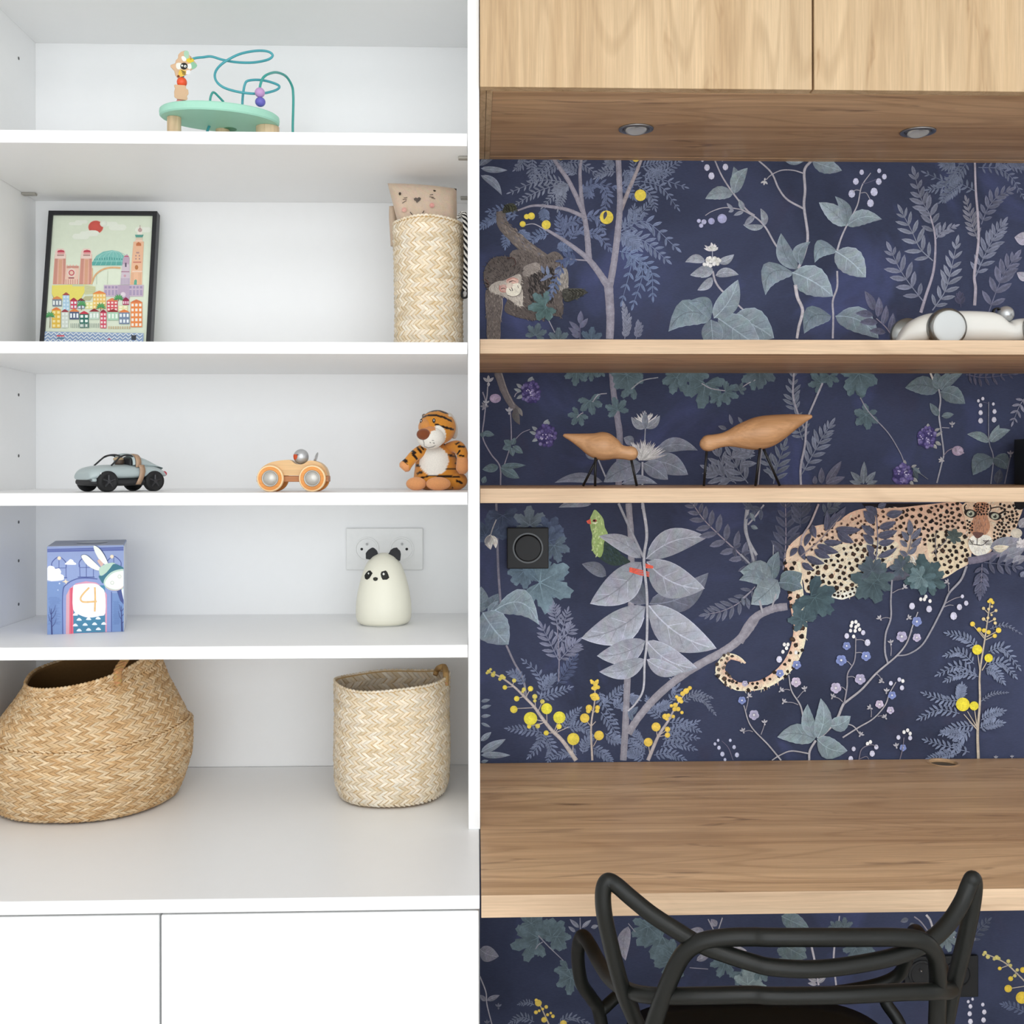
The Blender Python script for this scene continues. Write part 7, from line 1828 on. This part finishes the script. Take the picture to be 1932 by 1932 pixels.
for (x, y, dy, s) in ((832, 405, -.0395, 1), (612, 412, -.0335, .8)):
    e_ = MB().ellipsoid(T(x, y, dy), (26*kt*s, 10*kt, 40*kt), 16, 12).build('eye', plain('eye brown', hx('#2a1510'), .25), hd, smooth=True)
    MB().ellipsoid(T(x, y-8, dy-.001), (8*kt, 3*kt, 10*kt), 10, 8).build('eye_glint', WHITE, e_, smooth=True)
mb = MB(); mb.ellipsoid(T(1120, 470, .010), (95*kt, 60*kt, 235*kt), 32, 24, Matrix.Rotation(math.radians(-14), 3, 'Y'), colf=lambda p_: WHT); mb.build('ear', PLUSH, hd, smooth=True)
mb = MB(); mb.ellipsoid(T(640, 300, .012), (40*kt, 30*kt, 40*kt), 20, 14, colf=lambda p_: hx('#8a8078')); mb.build('ear', PLUSH, hd, smooth=True)
armL = [([(540, 860), (600, 940)], 20), ([(450, 920), (500, 950)], 22), ([(460, 960), (530, 1050)], 22), ([(305, 1070), (350, 1090)], 28), ([(330, 1130), (380, 1175)], 16), ([(600, 850), (640, 890)], 14)]
pawf = lambda lim: (lambda x, y, p_: PEA if lim(x, y) else None)
mb = MB(); mb.tube([T(690, 880, -.004), T(590, 925, -.012), T(480, 1010, -.018), T(390, 1110, -.020), T(320, 1190, -.020), T(285, 1230, -.020)], [95*kt, 105*kt, 98*kt, 92*kt, 108*kt, 70*kt], 40, smooth=12, colf=striped(ORG_, armL, lambda x, y, p_: PEA if (y > 1110+(x-300)*.55 and x < 400) else None)); mb.build('arm', PLUSH, t, smooth=True)
armR = [([(1250, 840), (1340, 845)], 20), ([(1200, 800), (1250, 770)], 16), ([(1270, 910), (1230, 970)], 15), ([(1265, 995), (1335, 1005)], 15)]
mb = MB(); mb.tube([T(1060, 860, .0), T(1215, 845, -.012), T(1295, 930, -.020), T(1310, 1030, -.024), T(1312, 1140, -.026), T(1312, 1240, -.026), T(1310, 1310, -.026)], [90*kt, 112*kt, 104*kt, 92*kt, 104*kt, 104*kt, 50*kt], 40, smooth=12, colf=striped(ORG_, armR, lambda x, y, p_: PEA if y > 1030 else None)); mb.build('arm', PLUSH, t, smooth=True)
for (x, y, rx, rz, dy) in ((525, 1478, 172, 114, -.030), (905, 1477, 208, 116, -.036)):
    mb = MB(); mb.ellipsoid(T(x, y, dy), (rx*kt, 100*kt, rz*kt), 48, 32, colf=lambda p_: PEA if p_.y < Yt-.030 else ORG_); mb.build('foot', PLUSH, t, smooth=True)
mb = MB(); mb.ellipsoid(T(1190, 1430, -.006), (205*kt, 200*kt, 165*kt), 48, 32, colf=striped(ORG_, [([(1210, 1430), (1310, 1470)], 20), ([(1090, 1480), (1140, 1550)], 12), ([(1000, 1352), (1260, 1365)], 16)])); mb.build('haunch', PLUSH, t, smooth=True)

# ------------------------------------------------------------------ oak shelf ornaments
c8 = crop(1040, 760, 3.715)
OAKB = oak('oiled oak', 0, hx('#d0a47c'), hx('#b9885c'), hx('#8f6440'), .40, 8, 1.6)
def bird(ctrl, legs, Yb, label, seed):
    kb = Yb/F/3.715
    dzb = ZS_B - c8(0, legs[0][3], Yb).z
    def B(x, y, dy=0.0): return c8(x, y, Yb)+Vector((0, dy, dzb))
    t = thing('wooden_bird', Vector((B(ctrl[len(ctrl)//2][0], 0).x, Yb, ZS_B)), label, 'ornament')
    mb = MB(); mb.tube([B(x, y) for x, y, r in ctrl], [r*kb for x, y, r in ctrl], 40, smooth=10)
    bo = mb.build('body', OAKB, t, smooth=True)
    for (x0, y0, x1, y1, d0, d1) in legs:
        p1 = B(x1, y1, d1); p1.z = ZS_B+.0008
        MB().tube([B(x0, y0, d0), p1], [9.0*kb, 9.0*kb], 12, smooth=0).build('leg', BLACKP, t, smooth=True)
bird([(88, 218, 4), (92, 220, 12), (150, 237, 30), (220, 260, 56), (300, 287, 88), (370, 298, 100), (430, 316, 80), (478, 334, 54), (520, 342, 48), (555, 346, 50), (585, 350, 42), (602, 352, 24), (608, 353, 3)],
     [(308, 350, 303, 580, -.006, -.010), (330, 372, 228, 578, .008, .014), (560, 385, 600, 580, 0, 0)], 1.800, 'smaller oak bird ornament with black wire legs, tail to the left', 1)
bird([(1828, 92, 4), (1820, 94, 13), (1770, 108, 30), (1690, 134, 60), (1600, 167, 92), (1510, 198, 114), (1420, 218, 112), (1330, 232, 88), (1260, 246, 62), (1205, 258, 50), (1150, 270, 52), (1105, 280, 58), (1072, 285, 50), (1048, 286, 26), (1040, 286, 3)],
     [(1460, 280, 1418, 586, -.008, -.012), (1480, 280, 1618, 582, .008, .014), (1090, 330, 1070, 582, 0, 0)], 1.800, 'larger oak bird ornament with black wire legs, tail raised to the right', 2)
# black box at the right end of the lower oak shelf
a_ = P(1913, 826, 1.93); a_.z = P(1913, 826, 1.82).z
bb = MB().box(a_.x, a_.x+.11, 1.82, 1.93, ZS_B+.0003, a_.z).build('storage_box', MATTE, None, bevel=.001, org=Vector((a_.x+.055, 1.875, ZS_B)))
tag(bb, 'matt black square box on the lower oak shelf, cut by the right picture edge', 'box')

# white streamlined toy car on the upper oak shelf
c9 = crop(1660, 550, 7.103)
Y9 = 1.765
WCAR = plain('glossy off-white paint', (.78, .78, .74), .22, .55, var=.01)
k9 = Y9/F/7.103
rw = 263*k9
zc = ZS_A + rw*1.0
dz9 = zc - c9(0, 440, Y9-.035).z
def V9(x, y, dy=0.0): return c9(x, y, Y9)+Vector((0, dy, dz9))
t = thing('toy_car', Vector((V9(1300, 600).x, Y9, ZS_A)), 'white streamlined toy racer with big grey wheels on the upper oak shelf', 'toy car')
top9 = catmull([(215, 640, 0), (260, 540, 0), (340, 420, 0), (450, 330, 0), (600, 268, 0), (780, 238, 0), (1000, 226, 0), (1250, 228, 0), (1450, 242, 0), (1540, 270, 0), (1600, 320, 0), (1650, 365, 0), (1710, 382, 0), (1760, 350, 0), (1830, 330, 0), (1950, 330, 0), (2150, 370, 0), (2350, 440, 0), (2480, 540, 0), (2530, 640, 0)], 5)
mb = MB(); vs = []; fs = []; m_ = 20
for p_ in top9:
    x, yt_ = p_[0], p_[1]
    hwid = .030*min(1, max(.05, ((x-205)/330)))**.5*min(1, max(.05, (2545-x)/400))**.5
    yb_ = 660
    pt = V9(x, yt_); pb = V9(x, yb_)
    for k in range(m_):
        a = 2*PI*k/m_
        ca, sa = math.cos(a), math.sin(a)
        ex = 2.6
        fx = math.copysign(abs(ca)**(2/ex), ca); fz = math.copysign(abs(sa)**(2/ex), sa)
        vs.append(Vector((pt.x, Y9+hwid*fx, (pt.z+pb.z)/2+(pt.z-pb.z)/2*fz)))
n_ = len(top9)
for j in range(n_-1):
    for k in range(m_): fs.append((j*m_+k, j*m_+(k+1) % m_, (j+1)*m_+(k+1) % m_, (j+1)*m_+k))
fs += [tuple(range(m_)), tuple((n_-1)*m_+k for k in range(m_))]
mb.add(vs, fs); mb.build('body', WCAR, t, smooth=True)
GRW = plain('grey white wheel face', hx('#ccd1d2'), .35, .5, var=.01)
for (x, dy) in ((780, -.036), (2045, -.036), (470, .036), (1735, .036)):
    rw = 263*k9*(1 if dy < 0 else .88)
    c0 = V9(x, 440, dy); c0.z = ZS_A + rw
    Mq = Matrix.Rotation(PI/2, 3, 'X') if dy < 0 else Matrix.Rotation(-PI/2, 3, 'X')
    wh = MB().lathe([(rw*.80, .0068), (rw*.88, .0058), (rw*.95, .0038), (rw*.985, .0012), (rw, -.002), (rw, -.007), (rw*.96, -.009), (0, -.009)], c0, 56, Mq).build('wheel', plain('smoked metal rim', (.22, .225, .22), .28, .6, metal=.8), t, smooth=True)
    MB().lathe([(rw*.86, .0060), (rw*.80, .0076), (rw*.70, .0086), (rw*.55, .0090), (0, .0091)], c0, 56, Mq).build('wheel_disc', GRW, wh, smooth=True)
hd9 = V9(1685, 265)
MB().ellipsoid(hd9, (112*k9, 112*k9, 112*k9), 32, 20).build('driver_ball', SILV, t, smooth=True)
MB().lathe([(48*k9, -.003), (62*k9, -.003), (62*k9, .003), (48*k9, .003)], V9(1555, 240, -.003), 28, Matrix.Rotation(PI/2, 3, 'X') @ Matrix.Rotation(.3, 3, 'Y'), closed=True).build('steering_ring', plain('black gloss ring', (.01, .01, .01), .2), t, smooth=True)

# ------------------------------------------------------------------ black armchair at the desk
CH = plain('black moulded plastic', (.0055, .0062, .0052), .42, .32, var=.05, nscale=30, bmp=.03)
def g(x, y, Y): return P(900+x/3.715, 1640+y/3.715, Y)
def h(x, y, Y): return P(1400+x/3.632, 1640+y/3.632, Y)
t = thing('armchair', Vector((.31, 1.35, 0)), 'black moulded plastic armchair with looping back tubes, pushed under the oak desk', 'chair')
R1 = .0087
fr1 = [g(1290, 1500, 1.23), g(1190, 1240, 1.225), g(1120, 1080, 1.22), g(1040, 900, 1.215), g(985, 720, 1.21), g(930, 500, 1.205), g(890, 300, 1.20), g(885, 150, 1.20), g(915, 85, 1.20), g(975, 110, 1.20), g(1080, 200, 1.195), g(1230, 320, 1.185), g(1400, 430, 1.175), g(1550, 520, 1.165), g(1700, 580, 1.155), g(1932, 655, 1.145)]
fr1 += [h(200, 670, 1.14), h(450, 685, 1.14), h(700, 665, 1.145), h(1000, 610, 1.155), h(1200, 540, 1.165), h(1330, 455, 1.175), h(1430, 350, 1.185), h(1510, 220, 1.195), h(1555, 110, 1.20), h(1580, 65, 1.20), h(1592, 110, 1.205), h(1575, 260, 1.21), h(1530, 480, 1.215), h(1480, 680, 1.22), h(1440, 840, 1.225), h(1395, 1060, 1.23), h(1340, 1300, 1.235), h(1290, 1500, 1.24)]
MB().tube(fr1, R1, 16, smooth=8).build('back_tube', CH, t, smooth=True)
fr2 = [g(1150, 1500, 1.19), g(1190, 1250, 1.185), g(1240, 1080, 1.18), g(1310, 880, 1.175), g(1385, 700, 1.170), g(1460, 580, 1.165), g(1570, 510, 1.16), g(1740, 480, 1.155), g(1932, 474, 1.15), h(200, 467, 1.145), h(500, 467, 1.145), h(800, 467, 1.15), h(1080, 468, 1.155), h(1230, 490, 1.16), h(1315, 570, 1.17), h(1340, 680, 1.18), h(1342, 860, 1.19), h(1335, 1080, 1.195), h(1330, 1300, 1.20), h(1330, 1500, 1.205)]
MB().tube(fr2, R1*1.05, 16, smooth=8).build('back_tube', CH, t, smooth=True)
fr3 = [h(1600, 1700, 1.52), h(1450, 1200, 1.50), h(1340, 900, 1.50), h(1230, 620, 1.50), h(1195, 470, 1.50), h(1190, 430, 1.485)]
arm = [g(930, 1700, 1.50), g(900, 1300, 1.50), g(855, 1000, 1.50), g(800, 900, 1.49), g(735, 800, 1.475), g(708, 640, 1.46), g(715, 520, 1.445), g(742, 470, 1.43), g(790, 530, 1.40), g(860, 660, 1.35), g(940, 770, 1.28), g(1060, 850, 1.22), g(1220, 885, 1.19), g(1450, 888, 1.17), g(1700, 884, 1.16), g(1932, 879, 1.155),
       h(200, 868, 1.15), h(450, 867, 1.15), h(700, 862, 1.152), h(950, 850, 1.158), h(1150, 840, 1.168), h(1320, 838, 1.18), h(1420, 830, 1.21), h(1440, 790, 1.26), h(1380, 700, 1.32), h(1290, 560, 1.38), h(1225, 460, 1.42), h(1195, 425, 1.45), h(1170, 440, 1.47), h(1150, 520, 1.49), h(1120, 640, 1.50), h(1060, 735, 1.51), h(900, 800, 1.52), h(600, 850, 1.53), h(200, 885, 1.54)]
MB().tube(arm, R1, 16, smooth=8).build('arm_tube', CH, t, smooth=True)
# seat shell and legs
zse = .487
mb = MB(); vs = []; fs = []
x0, x1 = P(1150, 900, 1.64).x, P(1634, 900, 1.64).x
cx_, cy_ = (x0+x1)/2, 1.425
for z, k in ((zse-.018, .96), (zse-.006, 1.0), (zse, .985), (zse-.006, .90), (zse-.010, .5), (zse-.011, .01)):
    for i in range(64):
        a = 2*PI*i/64; ca, sa = math.cos(a), math.sin(a)
        fx = math.copysign(abs(ca)**.5, ca); fy = math.copysign(abs(sa)**.5, sa)
        vs.append(Vector((cx_+(x1-x0)/2*fx*k, cy_+.215*fy*k, z)))
for j in range(5):
    for i in range(64): fs.append((j*64+i, j*64+(i+1) % 64, (j+1)*64+(i+1) % 64, (j+1)*64+i))
fs.append(tuple(reversed(range(64))))
mb.add(vs, fs); mb.build('seat', CH, t, smooth=True)
for (sx, y0, y1) in ((x0+.03, 1.58, 1.62), (x1-.03, 1.58, 1.62), (x0+.02, 1.26, 1.20), (x1-.02, 1.26, 1.20)):
    out = -.03 if sx < cx_ else .03
    MB().tube([Vector((sx, y0, zse-.012)), Vector((sx+out, y1, .002))], [.017, .012], 14, smooth=0).build('leg', CH, t, smooth=True)
# supports from the arms and back down to the seat
for pts in ([arm[2], Vector((x0+.01, 1.53, zse+.06)), Vector((x0+.03, 1.52, zse-.008))], [h(1000, 790, 1.515), h(980, 900, 1.51), h(1080, 1060, 1.50), Vector((x1-.0, 1.47, zse-.008))],
            [fr1[1], Vector((fr1[0].x+.01, 1.26, zse+.03)), Vector((fr1[0].x+.015, 1.27, zse-.008))], [fr2[1], Vector((fr2[0].x-.005, 1.25, zse+.03)), Vector((fr2[0].x-.01, 1.265, zse-.008))], [fr1[-2], Vector((fr1[-1].x-.005, 1.26, zse+.03)), Vector((fr1[-1].x-.03, 1.27, zse-.008))]):
    MB().tube(pts, R1*.95, 12, smooth=6).build('support', CH, t, smooth=True)
